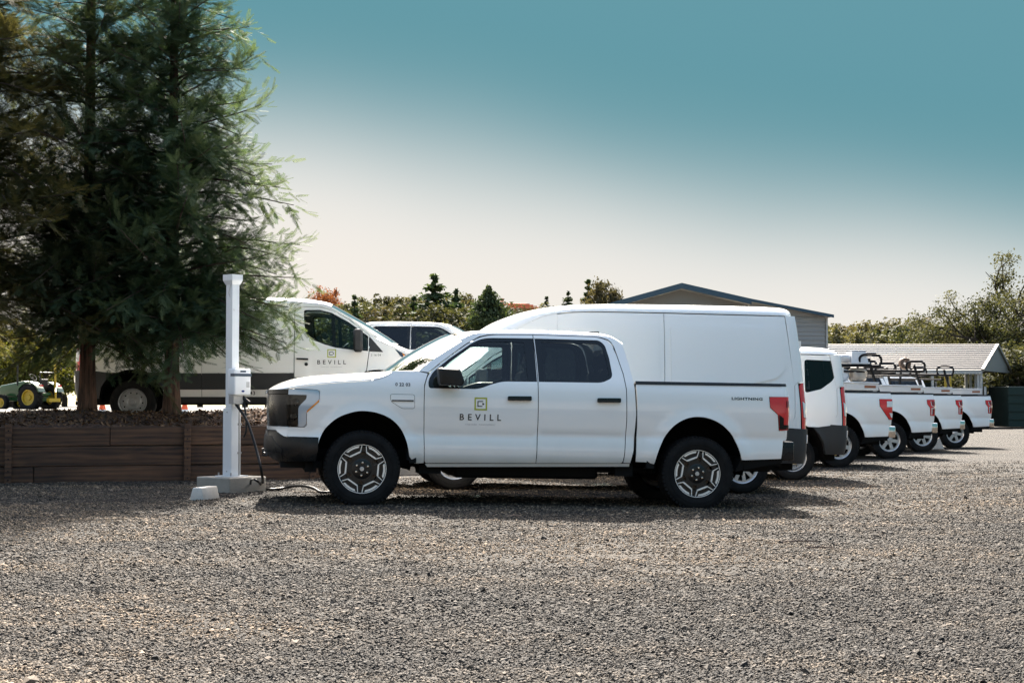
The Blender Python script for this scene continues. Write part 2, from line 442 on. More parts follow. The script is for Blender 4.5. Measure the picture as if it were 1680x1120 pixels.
def gravel_mat(name, fine=False):
    m, nt, b = newmat(name)
    b.inputs["Roughness"].default_value = 0.9
    b.inputs["Specular IOR Level"].default_value = 0.25
    tc = nt.nodes.new("ShaderNodeTexCoord")
    v = nt.nodes.new("ShaderNodeTexVoronoi"); v.inputs["Scale"].default_value = 42
    v2 = nt.nodes.new("ShaderNodeTexVoronoi"); v2.inputs["Scale"].default_value = 95
    for q in (v, v2): nt.links.new(tc.outputs["Object"], q.inputs["Vector"])
    sp = nt.nodes.new("ShaderNodeSeparateColor"); nt.links.new(v.outputs["Color"], sp.inputs[0])
    r = nt.nodes.new("ShaderNodeValToRGB"); cr = r.color_ramp
    cr.elements[0].position = 0.0; cr.elements[0].color = (0.0144, 0.0132, 0.0115, 1)
    cr.elements[1].position = 1.0; cr.elements[1].color = (0.0804, 0.0702, 0.0578, 1)
    e = cr.elements.new(0.5); e.color = (0.0359, 0.0311, 0.0258, 1)
    e = cr.elements.new(0.85); e.color = (0.0523, 0.0457, 0.0387, 1)
    nt.links.new(sp.outputs[0], r.inputs["Fac"])
    # sandy patches where the stone is worn thin
    n = nt.nodes.new("ShaderNodeTexNoise"); n.inputs["Scale"].default_value = 0.42; n.inputs["Detail"].default_value = 6; n.inputs["Roughness"].default_value = 0.62
    mp = nt.nodes.new("ShaderNodeMapping"); mp.inputs["Scale"].default_value = (0.7, 1.5, 1)
    nt.links.new(tc.outputs["Object"], mp.inputs["Vector"]); nt.links.new(mp.outputs[0], n.inputs["Vector"])
    rs = nt.nodes.new("ShaderNodeValToRGB"); rs.color_ramp.elements[0].position = 0.5; rs.color_ramp.elements[1].position = 0.68
    nt.links.new(n.outputs["Fac"], rs.inputs["Fac"])
    mx = nt.nodes.new("ShaderNodeMix"); mx.data_type = 'RGBA'
    mf = nt.nodes.new("ShaderNodeMath"); mf.operation = 'MULTIPLY'; mf.inputs[1].default_value = 0.6
    nt.links.new(rs.outputs["Color"], mf.inputs[0]); nt.links.new(mf.outputs[0], mx.inputs["Factor"])
    nt.links.new(r.outputs["Color"], mx.inputs["A"]); mx.inputs["B"].default_value = (0.0595, 0.0470, 0.0340, 1)
    n2 = nt.nodes.new("ShaderNodeTexNoise"); n2.inputs["Scale"].default_value = 1.7; n2.inputs["Detail"].default_value = 5
    nt.links.new(mp.outputs[0], n2.inputs["Vector"])
    m2 = nt.nodes.new("ShaderNodeMix"); m2.data_type = 'RGBA'; m2.blend_type = 'MULTIPLY'; m2.inputs["Factor"].default_value = 0.75
    r2 = nt.nodes.new("ShaderNodeValToRGB"); r2.color_ramp.elements[0].position = 0.32; r2.color_ramp.elements[0].color = (0.5, 0.5, 0.5, 1); r2.color_ramp.elements[1].position = 0.62
    nt.links.new(n2.outputs["Fac"], r2.inputs["Fac"])
    nt.links.new(mx.outputs["Result"], m2.inputs["A"]); nt.links.new(r2.outputs["Color"], m2.inputs["B"])
    n4 = nt.nodes.new("ShaderNodeTexNoise"); n4.inputs["Scale"].default_value = 14; n4.inputs["Detail"].default_value = 8; n4.inputs["Roughness"].default_value = 0.75
    nt.links.new(tc.outputs["Object"], n4.inputs["Vector"])
    r4 = nt.nodes.new("ShaderNodeValToRGB"); r4.color_ramp.elements[0].position = 0.40; r4.color_ramp.elements[0].color = (0.30, 0.30, 0.31, 1); r4.color_ramp.elements[1].position = 0.62; r4.color_ramp.elements[1].color = (1.45, 1.40, 1.32, 1)
    nt.links.new(n4.outputs["Fac"], r4.inputs["Fac"])
    m4 = nt.nodes.new("ShaderNodeMix"); m4.data_type = 'RGBA'; m4.blend_type = 'MULTIPLY'; m4.inputs["Factor"].default_value = 1
    nt.links.new(m2.outputs["Result"], m4.inputs["A"]); nt.links.new(r4.outputs["Color"], m4.inputs["B"])
    nt.links.new(m4.outputs["Result"], b.inputs["Base Color"])
    ad = nt.nodes.new("ShaderNodeMath"); ad.operation = 'ADD'
    nt.links.new(v.outputs["Distance"], ad.inputs[0]); nt.links.new(v2.outputs["Distance"], ad.inputs[1])
    bp = nt.nodes.new("ShaderNodeBump"); bp.invert = True; bp.inputs["Strength"].default_value = 0.9; bp.inputs["Distance"].default_value = 0.02
    nt.links.new(ad.outputs[0], bp.inputs["Height"]); nt.links.new(bp.outputs["Normal"], b.inputs["Normal"])
    return m
M_GRAVEL = gravel_mat("gravel")
M_YARD = simple("yard_pale_dirt", (0.105, 0.096, 0.082), 0.95, var=0.25, scale=1.3, bump=0.3, bscale=20)

def relief(x, y):
    """wheel ruts and small humps in the lot, a few centimetres"""
    x = np.asarray(x, float); y = np.asarray(y, float)
    return (0.010 * np.sin(x * 1.3 + 0.7 * np.sin(y * 0.6)) * np.sin(y * 1.9 + 0.5 * np.sin(x * 0.8))
            + 0.006 * np.sin(x * 3.1 + y * 1.7) * np.sin(y * 4.3 - x * 0.9)
            + 0.004 * np.sin(x * 7.3 - y * 2.2) * np.sin(y * 8.1 + x * 3.7))

def ground_z(x, y):
    w = np.clip((np.asarray(y, float) - 1) / 3, 0, 1) * np.clip((60 - np.asarray(y, float)) / 20, 0, 1)
    return gz(x, y) + relief(x, y) * w

def grid_axis(segs):
    a = []
    for (p, q, n) in segs:
        a += list(np.linspace(p, q, n, endpoint=False))
    a.append(segs[-1][1])
    return np.array(a)
_gx = grid_axis([(-900, -60, 12), (-60, -14, 12), (-14, 16, 200), (16, 60, 24), (60, 900, 12)])
_gy = grid_axis([(-60, 3, 12), (3, 26, 170), (26, 70, 60), (70, 200, 20), (200, 1600, 14)])
GX, GY = np.meshgrid(_gx, _gy)
GZ = ground_z(GX, GY)
def grid_faces(nx, ny):
    i = np.arange(ny - 1)[:, None] * nx + np.arange(nx - 1)[None, :]
    return np.stack([i, i + 1, i + nx + 1, i + nx], -1).reshape(-1, 4)
_gm = mesh_np("ground", np.stack([GX, GY, GZ], -1).reshape(-1, 3), grid_faces(len(_gx), len(_gy)), M_GRAVEL, smooth=True)
obj("ground", _gm, kind="structure")

# upper yard: raised sheet behind the wall with a bank along its right edge
def upper_yard():
    edge = [(-60.0, 4.0), (-20.0, 16.9), (WALL_A[0], WALL_A[1] + 0.12), (WALL_B[0], WALL_B[1] + 0.12), (-1.9, 24.2), (-0.9, 25.6), (1.0, 29.0), (3.0, 34.0), (9.0, 60.0), (14.0, 110.0)]
    V = []; F = []
    for i, (x, y) in enumerate(edge):
        V.append((x, y, TERR_Z - 0.02))
        V.append((x - 30 - 60 * (i > 2), 160 + 0.0 * i, TERR_Z + 0.3))
        V.append((x + (0.5 if i > 3 else 0.0), y - (0.35 if i > 3 else 0.0), -0.3))
    n = len(edge)
    for i in range(n - 1):
        F.append((3 * i, 3 * i + 3, 3 * i + 4, 3 * i + 1))
        F.append((3 * i + 2, 3 * i + 5, 3 * i + 3, 3 * i))
    return mesh_np("upper_yard", V, F, M_YARD)
obj("upper_yard", upper_yard(), kind="structure")

# ================================================================== vehicle surface tools
def pchip(xs, ys):
    xs = np.array(xs, float); ys = np.array(ys, float)
    h = np.diff(xs); d = np.diff(ys) / h
    m = np.zeros_like(ys)
    for i in range(1, len(xs) - 1):
        if d[i - 1] * d[i] > 0:
            w1 = 2 * h[i] + h[i - 1]; w2 = h[i] + 2 * h[i - 1]
            m[i] = (w1 + w2) / (w1 / d[i - 1] + w2 / d[i])
    m[0] = d[0]; m[-1] = d[-1]
    def f(x):
        x = np.clip(np.asarray(x, float), xs[0], xs[-1])
        i = np.clip(np.searchsorted(xs, x, side='right') - 1, 0, len(h) - 1)
        t = (x - xs[i]) / h[i]
        return ((1 + 2 * t) * (1 - t) ** 2 * ys[i] + t * (1 - t) ** 2 * h[i] * m[i]
                + t * t * (3 - 2 * t) * ys[i + 1] + t * t * (t - 1) * h[i] * m[i + 1])
    return f

def fillet(poly, closed=True, n=5):
    """Points (u, z[, r]); corners with r are rounded."""
    out = []
    N = len(poly)
    for i in range(N):
        p = np.array(poly[i][:2], float); r = poly[i][2] if len(poly[i]) > 2 else 0
        if r <= 0:
            out.append(tuple(p)); continue
        a = np.array(poly[i - 1][:2], float); b = np.array(poly[(i + 1) % N][:2], float)
        va = a - p; vb = b - p
        la = np.linalg.norm(va); lb = np.linalg.norm(vb)
        r1 = min(r, 0.48 * la, 0.48 * lb)
        s = p + va / la * r1; e = p + vb / lb * r1
        for k in range(n + 1):
            t = k / n
            out.append(tuple((1 - t) ** 2 * s + 2 * t * (1 - t) * p + t * t * e))
    return out

def spline(pts, n=6):
    """Smooth open curve through the points."""
    P = [np.array(p, float) for p in pts]
    P = [2 * P[0] - P[1]] + P + [2 * P[-1] - P[-2]]
    out = []
    for i in range(1, len(P) - 2):
        for k in range(n):
            t = k / n
            out.append(tuple(0.5 * ((2 * P[i]) + (-P[i - 1] + P[i + 1]) * t + (2 * P[i - 1] - 5 * P[i] + 4 * P[i + 1] - P[i + 2]) * t * t
                                    + (-P[i - 1] + 3 * P[i] - 3 * P[i + 1] + P[i + 2]) * t ** 3)))
    out.append(tuple(P[-2]))
    return out

def densify(poly, step):
    out = []
    N = len(poly)
    for i in range(N):
        a = np.array(poly[i], float); b = np.array(poly[(i + 1) % N], float)
        L = np.linalg.norm(b - a)
        if L < 1e-5: continue
        k = max(1, int(math.ceil(L / step)))
        for j in range(k):
            out.append(tuple(a + (b - a) * j / k))
    return out

def inside(P, poly):
    P = np.asarray(P, float); x, y = P[:, 0], P[:, 1]
    q = np.asarray(poly, float); c = np.zeros(len(P), bool)
    j = len(q) - 1
    for i in range(len(q)):
        xi, yi = q[i]; xj, yj = q[j]
        if yi != yj:
            c ^= ((yi > y) != (yj > y)) & (x < (xj - xi) * (y - yi) / (yj - yi) + xi)
        j = i
    return c

def dist_poly(P, poly):
    P = np.asarray(P, float); q = np.asarray(poly, float); d = np.full(len(P), 1e9)
    for i in range(len(q)):
        a = q[i - 1]; b = q[i]; ab = b - a
        t = np.clip(((P - a) @ ab) / max(ab @ ab, 1e-12), 0, 1)
        d = np.minimum(d, np.linalg.norm(P - a - t[:, None] * ab, axis=1))
    return d

def tri_region(outline, holes, res):
    """Triangulate a region with holes; returns points, triangles, boundary loops (indices)."""
    loops = [densify(outline, res)] + [densify(h, res) for h in holes]
    pts = [p for L in loops for p in L]
    edges = []; idx = []; b = 0
    for L in loops:
        edges += [(b + i, b + (i + 1) % len(L)) for i in range(len(L))]
        idx.append(list(range(b, b + len(L)))); b += len(L)
    o = np.array(loops[0]); lo, hi = o.min(0), o.max(0)
    gx = np.arange(lo[0] + res / 2, hi[0], res); gy = np.arange(lo[1] + res / 2, hi[1], res)
    if len(gx) and len(gy):
        G = np.stack(np.meshgrid(gx, gy), -1).reshape(-1, 2)
        ok = inside(G, loops[0])
        for L in loops[1:]: ok &= ~inside(G, L)
        G = G[ok]
        if len(G):
            d = np.min([dist_poly(G, L) for L in loops], axis=0)
            G = G[d > res * 0.4]
            pts = pts + [tuple(g) for g in G]
    V, E_, F, ov, oe, of = mgeo.delaunay_2d_cdt([Vector(p) for p in pts], edges, [], 0, 1e-6, True)
    remap = {}
    for k, lst in enumerate(ov):
        for q in lst: remap[q] = k
    P = np.array([[v.x, v.y] for v in V])
    T = np.array([f for f in F if len(f) == 3], int)
    c = P[T].mean(1)
    ok = inside(c, loops[0])
    for L in loops[1:]: ok &= ~inside(c, L)
    T = T[ok]
    a = P[T[:, 1]] - P[T[:, 0]]; bb = P[T[:, 2]] - P[T[:, 0]]
    fl = (a[:, 0] * bb[:, 1] - a[:, 1] * bb[:, 0]) < 0
    T[fl] = T[fl][:, ::-1]
    return P, T, [[remap[i] for i in L] for L in idx]

class Body:
    """A coachwork surface: plan curve (u, v) x height; s runs along the plan and equals u on the straight sides."""
    def __init__(self, plan, s_ref, zw, flares=()):
        c = np.array(plan, float)
        t = np.concatenate([[0], np.cumsum(np.linalg.norm(np.diff(c, axis=0), axis=1))])
        fu, fv = pchip(t, c[:, 0]), pchip(t, c[:, 1])
        tt = np.linspace(0, t[-1], 900)
        self.pu, self.pv = fu(tt), fv(tt)
        s = np.concatenate([[0], np.cumsum(np.hypot(np.diff(self.pu), np.diff(self.pv)))])
        i = int(np.argmin(abs(self.pu - s_ref)))
        self.ps = s - s[i] + self.pu[i]
        du, dv = np.gradient(self.pu), np.gradient(self.pv)
        L = np.hypot(du, dv) + 1e-12
        nu, nv = -dv / L, du / L
        k = np.ones(15) / 15
        self.nu = np.convolve(np.pad(nu, 7, 'edge'), k, 'valid'); self.nv = np.convolve(np.pad(nv, 7, 'edge'), k, 'valid')
        self.W = pchip([a for a, _ in zw], [b for _, b in zw])
        self.wref = max(b for _, b in zw)
        self.flares = flares
        self.s0, self.s1 = self.ps[0], self.ps[-1]
    def s_of(self, u):
        return float(np.interp(u, self.pu, self.ps))
    def S(self, pts):
        return [(self.s_of(p[0]),) + tuple(p[1:]) for p in pts]
    def wid(self, u):
        return np.interp(u, self.pu, self.pv)
    def map(self, S, Z, side, off=0.0):
        S = np.asarray(S, float); Z = np.asarray(Z, float)
        u = np.interp(S, self.ps, self.pu); v = np.interp(S, self.ps, self.pv)
        nu = np.interp(S, self.ps, self.nu); nv = np.interp(S, self.ps, self.nv)
        d = self.W(Z) - self.wref + off
        for (uc, zc, r0, r1, h) in self.flares:
            r = np.hypot(u - uc, Z - zc)
            t = np.clip((r1 - r) / (r1 - r0), 0, 1)
            d = d + h * t * t * (3 - 2 * t)
        return np.stack([u + nu * d, side * (v + nv * d), Z], -1)
    def normal(self, S, Z, side, off=0.0):
        e = 0.006
        a = self.map(S + e, Z, side, off) - self.map(S - e, Z, side, off)
        b = self.map(S, Z + e, side, off) - self.map(S, Z - e, side, off)
        n = np.cross(a, b) * (1 if side < 0 else -1)
        return n / (np.linalg.norm(n, axis=1, keepdims=True) + 1e-12)
    def panel(self, name, mat, outline, holes=(), side=-1, off=0.0, thick=0.022, res=0.06, edge=0.0025):
        P, T, loops = tri_region(outline, holes, res)
        S, Z = P[:, 0], P[:, 1]
        V = self.map(S, Z, side, off); N = self.normal(S, Z, side, off)
        F = T if side < 0 else T[:, ::-1]
        Vs = [V]; Ns = [N]; Fs = [F]
        b = len(V)
        if thick > 0:
            for L in loops:
                L = np.array(L); n = len(L)
                top = V[L]; nn = N[L]
                t = np.roll(top, -1, 0) - np.roll(top, 1, 0)
                out = np.cross(t, nn)
                out /= np.linalg.norm(out, axis=1, keepdims=True) + 1e-12
                # which way is outwards of this loop in the (s, z) plane
                ar = np.sum(P[L][:, 0] * np.roll(P[L][:, 1], -1) - np.roll(P[L][:, 0], -1) * P[L][:, 1])
                sg = 1 if ((ar > 0) == (side < 0)) else -1
                if L is not loops[0] and loops.index(list(L)) > 0: sg = -sg if ((ar > 0) == True) else sg
                out = out * sg
                low = top - nn * thick
                mid = top - nn * edge + out * edge * 0.0
                rows = [top, mid, low]
                rn = [nn * 0.75 + out * 0.66, out, out]
                for rr, r_n in zip(rows, rn):
                    Vs.append(rr); Ns.append(r_n / (np.linalg.norm(r_n, axis=1, keepdims=True) + 1e-12))
                for k in range(2):
                    i0 = b + k * n + np.arange(n); i1 = b + k * n + (np.arange(n) + 1) % n
                    q = np.stack([i0, i0 + n, i1 + n, i1], -1)
                    Fs.append(q[:, [0, 1, 2]]); Fs.append(q[:, [0, 2, 3]])
                b += 3 * n
        return mesh_np(name, np.concatenate(Vs), np.concatenate(Fs), mat, normals=np.concatenate(Ns))
    def project(self, name, mat, T2, side, s0, z0, off=0.004, sx=1.0, sz=1.0):
        """Flat decal (verts, faces) laid on the surface."""
        V, F = T2
        d = 1 if side < 0 else -1
        P = self.map(s0 + d * V[:, 0] * sx, z0 + V[:, 1] * sz, side, off)
        return mesh_np(name, P, F, mat)

_FONT = {}
def text2d(txt, height, spacing=1.0, xs=1.0, shear=0.0, bold=0.0):
    key = (txt, spacing, shear, bold)
    if key not in _FONT:
        cu = bpy.data.curves.new("lettering", 'FONT')
        cu.body = txt; cu.size = 1.0; cu.space_character = spacing; cu.shear = shear; cu.offset = bold; cu.resolution_u = 3
        o = bpy.data.objects.new("lettering_tmp", cu); COL.objects.link(o)
        bpy.context.view_layer.update()
        me = bpy.data.meshes.new_from_object(o.evaluated_get(bpy.context.evaluated_depsgraph_get()))
        V = np.array([v.co[:2] for v in me.vertices]); F = [tuple(p.vertices) for p in me.polygons]
        bpy.data.objects.remove(o); bpy.data.curves.remove(cu); bpy.data.meshes.remove(me)
        _FONT[key] = (V, F)
    V, F = _FONT[key]
    lo, hi = V.min(0), V.max(0)
    W = (V - (lo + hi) / 2) / (hi[1] - lo[1]) * height
    W = W * np.array([xs, 1.0])
    return W, F

def rect2d(w, h, x=0, y=0):
    return np.array([(x - w / 2, y - h / 2), (x + w / 2, y - h / 2), (x + w / 2, y + h / 2), (x - w / 2, y + h / 2)]), [(0, 1, 2, 3)]
def join2d(parts):
    V = []; F = []; b = 0
    for v, f in parts:
        V.append(v); F += [tuple(b + i for i in q) for q in f]; b += len(v)
    return np.concatenate(V), F
def ring2d(w, t):
    return join2d([rect2d(w, t, 0, w / 2 - t / 2), rect2d(w, t, 0, -w / 2 + t / 2), rect2d(t, w - 2 * t, -w / 2 + t / 2, 0), rect2d(t, w - 2 * t, w / 2 - t / 2, 0)])
def emblem2d(w):
    """the small squared letter inside the green frame: open square with an arrow towards the right"""
    t = w * 0.16; h = w
    return join2d([rect2d(w, t, 0, h / 2 - t / 2), rect2d(t, h - 2 * t, -w / 2 + t / 2, 0), rect2d(w * 0.86, t, -w * 0.07, -h / 2 + t / 2),
                   rect2d(t, h * 0.34, w / 2 - t / 2, -h * 0.02),
                   (np.array([(w * 0.5, h * 0.16), (w * 0.5, -h * 0.26), (w * 0.72, -h * 0.02)]), [(0, 1, 2)])])

def company_decal(body, root, s, z, k=1.0, sides=(-1, 1)):
    for sd in sides:
        d = 1 if sd < 0 else -1
        obj("company_frame_decal", body.project("company_frame_decal", M_OLIVE, ring2d(0.138 * k, 0.016 * k), sd, s, z), root)
        obj("company_emblem_decal", body.project("company_emblem_decal", M_INK, emblem2d(0.062 * k), sd, s - d * 0.005 * k, z), root)
        obj("company_name_decal", body.project("company_name_decal", M_INK, text2d("BEVILL", 0.068 * k, 1.75, 1.0, bold=0.012), sd, s, z - 0.145 * k), root)
        obj("company_line_decal", body.project("company_line_decal", M_DECGREY, text2d("VINEYARD  MANAGEMENT", 0.016 * k, 1.25, 1.0), sd, s, z - 0.223 * k), root)

# ------------------------------------------------------------------ wheels
def polar(r, a):
    return (r * math.cos(a), r * math.sin(a))

def disc_mesh(name, mat, r, holes, y0, y1, n=72, res=0.06):
    """disc in the xz plane with holes, front at y0, back at y1"""
    out = [polar(r, 2 * math.pi * k / n) for k in range(n)]
    P, T, loops = tri_region(out, holes, res)
    m = len(P)
    V = [(p[0], y0, p[1]) for p in P] + [(p[0], y1, p[1]) for p in P]
    F = [tuple(t) for t in T] + [tuple(m + i for i in t[::-1]) for t in T]
    for L in loops:
        for i in range(len(L)):
            a, b = L[i], L[(i + 1) % len(L)]
            F.append((a, m + a, m + b, b))
    mb = MB(); mb.add(V, F)
    return mb.mesh(name, mat)

def tyre_mesh(Rt, rr, w, lugs=54, name="tyre"):
    mb = MB()
    h = w / 2; k = Rt - rr
    prof = [(rr, -h * .78), (rr + .01, -h * .93), (rr + k * .3, -h * 1.01), (rr + k * .62, -h * 1.03), (rr + k * .83, -h * .97), (rr + k * .93, -h * .86), (rr + k * .965, -h * .62), (rr + k * .97, 0)]
    prof = prof + [(r, -y) for r, y in prof[::-1][1:]]
    mb.lathe(prof, n=72)
    # raised ring on the sidewall
    mb.lathe([(rr + k * .40, -h * 1.02), (rr + k * .41, -h * 1.045), (rr + k * .44, -h * 1.045), (rr + k * .45, -h * 1.02)], n=72)
    if lugs:
        da = 2 * math.pi / lugs
        for i in range(lugs):
            for (ya, yb, ph, ra, rb) in ((-h * .99, -h * .58, 0, rr + k * .80, Rt), (-h * .50, -h * .08, .5, rr + k * .95, Rt), (h * .0, h * .44, 0, rr + k * .95, Rt), (h * .55, h * .97, .5, rr + k * .82, Rt)):
                a0 = (i + ph) * da; a1 = a0 + da * .66
                V = []
                for a in (a0, a1):
                    for y in (ya, yb):
                        for r in (ra, rb if abs(y) < h * .9 else rb - k * .05):
                            V.append((r * math.cos(a), y, r * math.sin(a)))
                mb.add(V, [(0, 1, 3, 2), (4, 6, 7, 5), (0, 4, 5, 1), (2, 3, 7, 6), (1, 5, 7, 3)])
    return mb.mesh(name, M_TYRE, smooth=True)

_WM = {}
def wheel_parts(style):
    """Meshes of one wheel, axle along Y, outer face towards -Y, centre at the hub."""
    if style in _WM: return _WM[style]
    parts = []
    if style == 'twotone':
        Rt, rr, w = 0.412, 0.258, 0.285
        parts.append(("tyre", tyre_mesh(Rt, rr, w)))
        rim = MB()
        rim.lathe([(rr, .11), (rr - .012, .10), (rr - .03, .02), (rr - .022, -.09), (rr - .012, -.104), (rr - .004, -.112), (rr + .003, -.117), (rr + .003, -.100)], n=72)
        parts.append(("rim", rim.mesh("rim", M_WHBLACK, True)))
        ring = MB(); ring.lathe([(rr + .0035, -.1165), (rr + .002, -.1195), (rr - .0035, -.1195), (rr - .005, -.1165)], n=72)
        parts.append(("rim_edge", ring.mesh("rim_edge", M_ALU, True)))
        holes = []
        for k in range(6):
            a = R(90 + 60 * k)
            q = []
            for (r, da) in ((.134, -.185), (.180, -.145), (.184, 0), (.180, .145), (.134, .185)):
                q.append(polar(r, a + da))
            holes.append(fillet([(*p, .008) for p in q]))
        parts.append(("wheel_face", disc_mesh("wheel_face", M_WHBLACK, rr - .006, holes, -.088, -.062)))
        for k in range(6):
            a = R(60 * k)
            trim = MB()
            def bar(p, q, t, y0=-.112, y1=-.087):
                p = np.array(p); q = np.array(q); d = (q - p) / np.linalg.norm(q - p); nn = np.array([-d[1], d[0]]) * t / 2
                trim.prism([tuple(p + nn), tuple(q + nn), tuple(q - nn), tuple(p - nn)], y0, y1)
            arc = [polar(.247, a + t) for t in np.linspace(-.33, .33, 9)] + [polar(.227, a + t) for t in np.linspace(.27, -.27, 9)]
            trim.prism(arc, -.110, -.087)
            bar(polar(.182, a - .33), polar(.182, a + .33), .0165)
            bar(polar(.176, a - .33), polar(.249, a - .43), .0085)
            bar(polar(.176, a + .33), polar(.249, a + .43), .0085)
            parts.append(("machined_spoke_trim", trim.mesh("machined_spoke_trim", M_ALU)))
        for k in range(6):
            a = R(90 + 60 * k)
            rb = MB()
            rb.prism([polar(.19, a - .2), polar(.238, a - .28), polar(.238, a + .28), polar(.19, a + .2)], -.094, -.087)
            parts.append(("spoke_pad", rb.mesh("spoke_pad", M_WHBLACK)))
        hub = MB(); hub.lathe([(0, -.108), (.030, -.108), (.036, -.103), (.038, -.092), (.095, -.093), (.11, -.087)], n=36)
        parts.append(("hub", hub.mesh("hub", M_WHBLACK, True)))
        cap = MB(); cap.lathe([(0, -.1105), (.022, -.1105), (.024, -.108)], n=24)
        parts.append(("hub_cap", cap.mesh("hub_cap", M_SILVER, True)))
        for k in range(6):
            c = polar(.068, R(90 + 60 * k))
            lg = MB(); lg.lathe([(0, -.126), (.010, -.125), (.0145, -.117), (.0155, -.09)], n=10, M=Matrix.Translation((c[0], 0, c[1])))
            parts.append(("lug_nut", lg.mesh("lug_nut", M_LUG, True)))
        br = MB(); br.lathe([(0.05, -.03), (.175, -.03), (.175, .0), (.05, 0)], n=40, closed=True)
        br.box(.06, .18, -.055, .02, -.06, .07)
        parts.append(("brake", br.mesh("brake", M_BRAKE)))
    else:
        big = style in ('alloy6',)
        Rt, rr, w = (0.405, 0.245, 0.275) if big else (0.355, 0.215, 0.235)
        parts.append(("tyre", tyre_mesh(Rt, rr, w, 48 if big else 0)))
        rim = MB()
        rim.lathe([(rr, .1), (rr - .015, .09), (rr - .03, .02), (rr - .02, -w * .30), (rr - .010, -w * .37), (rr + .003, -w * .41), (rr + .003, -w * .36)], n=60)
        mat = M_SILVER if style != 'steel' else M_STEEL
        parts.append(("rim", rim.mesh("rim", mat, True)))
        holes = []
        if style == 'alloy6':
            for k in range(6):
                a = R(90 + 60 * k)
                holes.append(fillet([(*polar(.085, a - .10), .01), (*polar(.205, a - .34), .015), (*polar(.216, a), .0), (*polar(.205, a + .34), .015), (*polar(.085, a + .10), .01)]))
        elif style == 'cap10':
            for k in range(10):
                a = R(36 * k)
                holes.append(fillet([(*polar(.085, a - .06), .006), (*polar(.185, a - .19), .01), (*polar(.185, a + .19), .01), (*polar(.085, a + .06), .006)]))
        else:
            for k in range(10):
                a = R(36 * k)
                holes.append([polar(1, 0)] and [(.148 * math.cos(a) + .014 * math.cos(t), .148 * math.sin(a) + .014 * math.sin(t)) for t in np.linspace(0, 2 * math.pi, 9)[:-1]])
        parts.append(("wheel_face", disc_mesh("wheel_face", mat, rr - .008, holes, -w * .33, -w * .24)))
        hub = MB()
        if style == 'steel':
            hub.lathe([(.0, -w * .42), (.040, -w * .42), (.045, -w * .36), (.07, -w * .34), (.095, -w * .40), (.12, -w * .39), (.135, -w * .33)], n=40)
            hub.lathe([(.168, -w * .33), (.178, -w * .39), (.19, -w * .38), (.2, -w * .33)], n=40)
        else:
            hub.lathe([(0, -w * .40), (.035, -w * .40), (.045, -w * .37), (.055, -w * .33)], n=32)
        parts.append(("hub", hub.mesh("hub", mat, True)))
        br = MB(); br.lathe([(0.0, -.03), (rr - .03, -.03), (rr - .03, .0), (0, 0)], n=36)
        parts.append(("brake", br.mesh("brake", M_UNDER)))
    _WM[style] = (Rt, parts)
    return _WM[style]

def add_wheel(root, style, u, v, side, spin=0.0, steer=0.0):
    Rt, parts = wheel_parts(style)
    e = bpy.data.objects.new("wheel", None); COL.objects.link(e); e.parent = root
    e.location = (u, v, Rt - 0.008)
    Mx = Matrix.Rotation(steer, 4, 'Z') @ (Matrix.Rotation(math.pi, 4, 'Z') if side > 0 else Matrix.Identity(4)) @ Matrix.Rotation(spin, 4, 'Y')
    e.rotation_euler = Mx.to_euler()
    for n, me in parts:
        obj(n, me, e)
    return e

def loft(name, mat, rows, smooth=True):
    """rows of equal-length 3D point lists"""
    Rr = np.array(rows, float); m, n, _ = Rr.shape
    F = grid_faces(n, m)
    return mesh_np(name, Rr.reshape(-1, 3), F, mat, smooth=smooth)

# ================================================================== the crew-cab pickup
PK_ZW = [(.38, .895), (.46, .935), (.52, .968), (.57, .984), (.63, .9885), (.72, .983), (.795, .972), (.806, .973), (.83, .979), (.95, .991), (1.08, .9975),
         (1.17, .996), (1.26, .988), (1.33, .975), (1.385, .960), (1.44, .940), (1.60, .880), (1.80, .806), (1.88, .772), (1.93, .735)]
PK_PLAN = [(-1.035, 0), (-1.03, .25), (-1.012, .48), (-.975, .66), (-.92, .785), (-.84, .872), (-.74, .926), (-.62, .962), (-.47, .986), (-.25, .996), (0.1, .9975), (1.5, .9975),
           (4.4, .9975), (4.62, .990), (4.70, .975), (4.735, .93), (4.745, .8), (4.748, .4), (4.748, 0)]
PK = Body(PK_PLAN, 1.5, PK_ZW, flares=[(0, .47, .50, .66, .022), (3.696, .47, .50, .68, .026)])
PK_HOOD_Z = pchip([-1.05, -1.02, -.985, -.93, -.86, -.76, -.69, -.41, -.11, .28, .62], [1.20, 1.225, 1.252, 1.285, 1.318, 1.352, 1.371, 1.409, 1.434, 1.464, 1.478])
PK_SHUT = pchip([-1.05, -.95, -.77, -.59, -.30, .02, .12, .20, .26, .30], [1.215, 1.222, 1.250, 1.283, 1.316, 1.345, 1.358, 1.380, 1.412, 1.440])
PK_ROOF_Z = pchip([.90, 1.06, 1.23, 1.58, 2.12, 2.58, 2.72, 2.80, 2.84], [1.885, 1.918, 1.938, 1.958, 1.967, 1.958, 1.942, 1.912, 1.885])
ARCH_F = spline([(-.492, .44), (-.487, .54), (-.462, .70), (-.402, .828), (-.276, .943), (-.12, 1.006), (.004, 1.022), (.15, 1.003), (.29, .945), (.40, .840), (.465, .705), (.497, .56)], 4)
ARCH_R = spline([(3.19, .50), (3.207, .58), (3.245, .69), (3.313, .825), (3.41, .935), (3.54, 1.008), (3.68, 1.031), (3.82, 1.008), (3.955, .942), (4.07, .828), (4.145, .68), (4.176, .565)], 4)
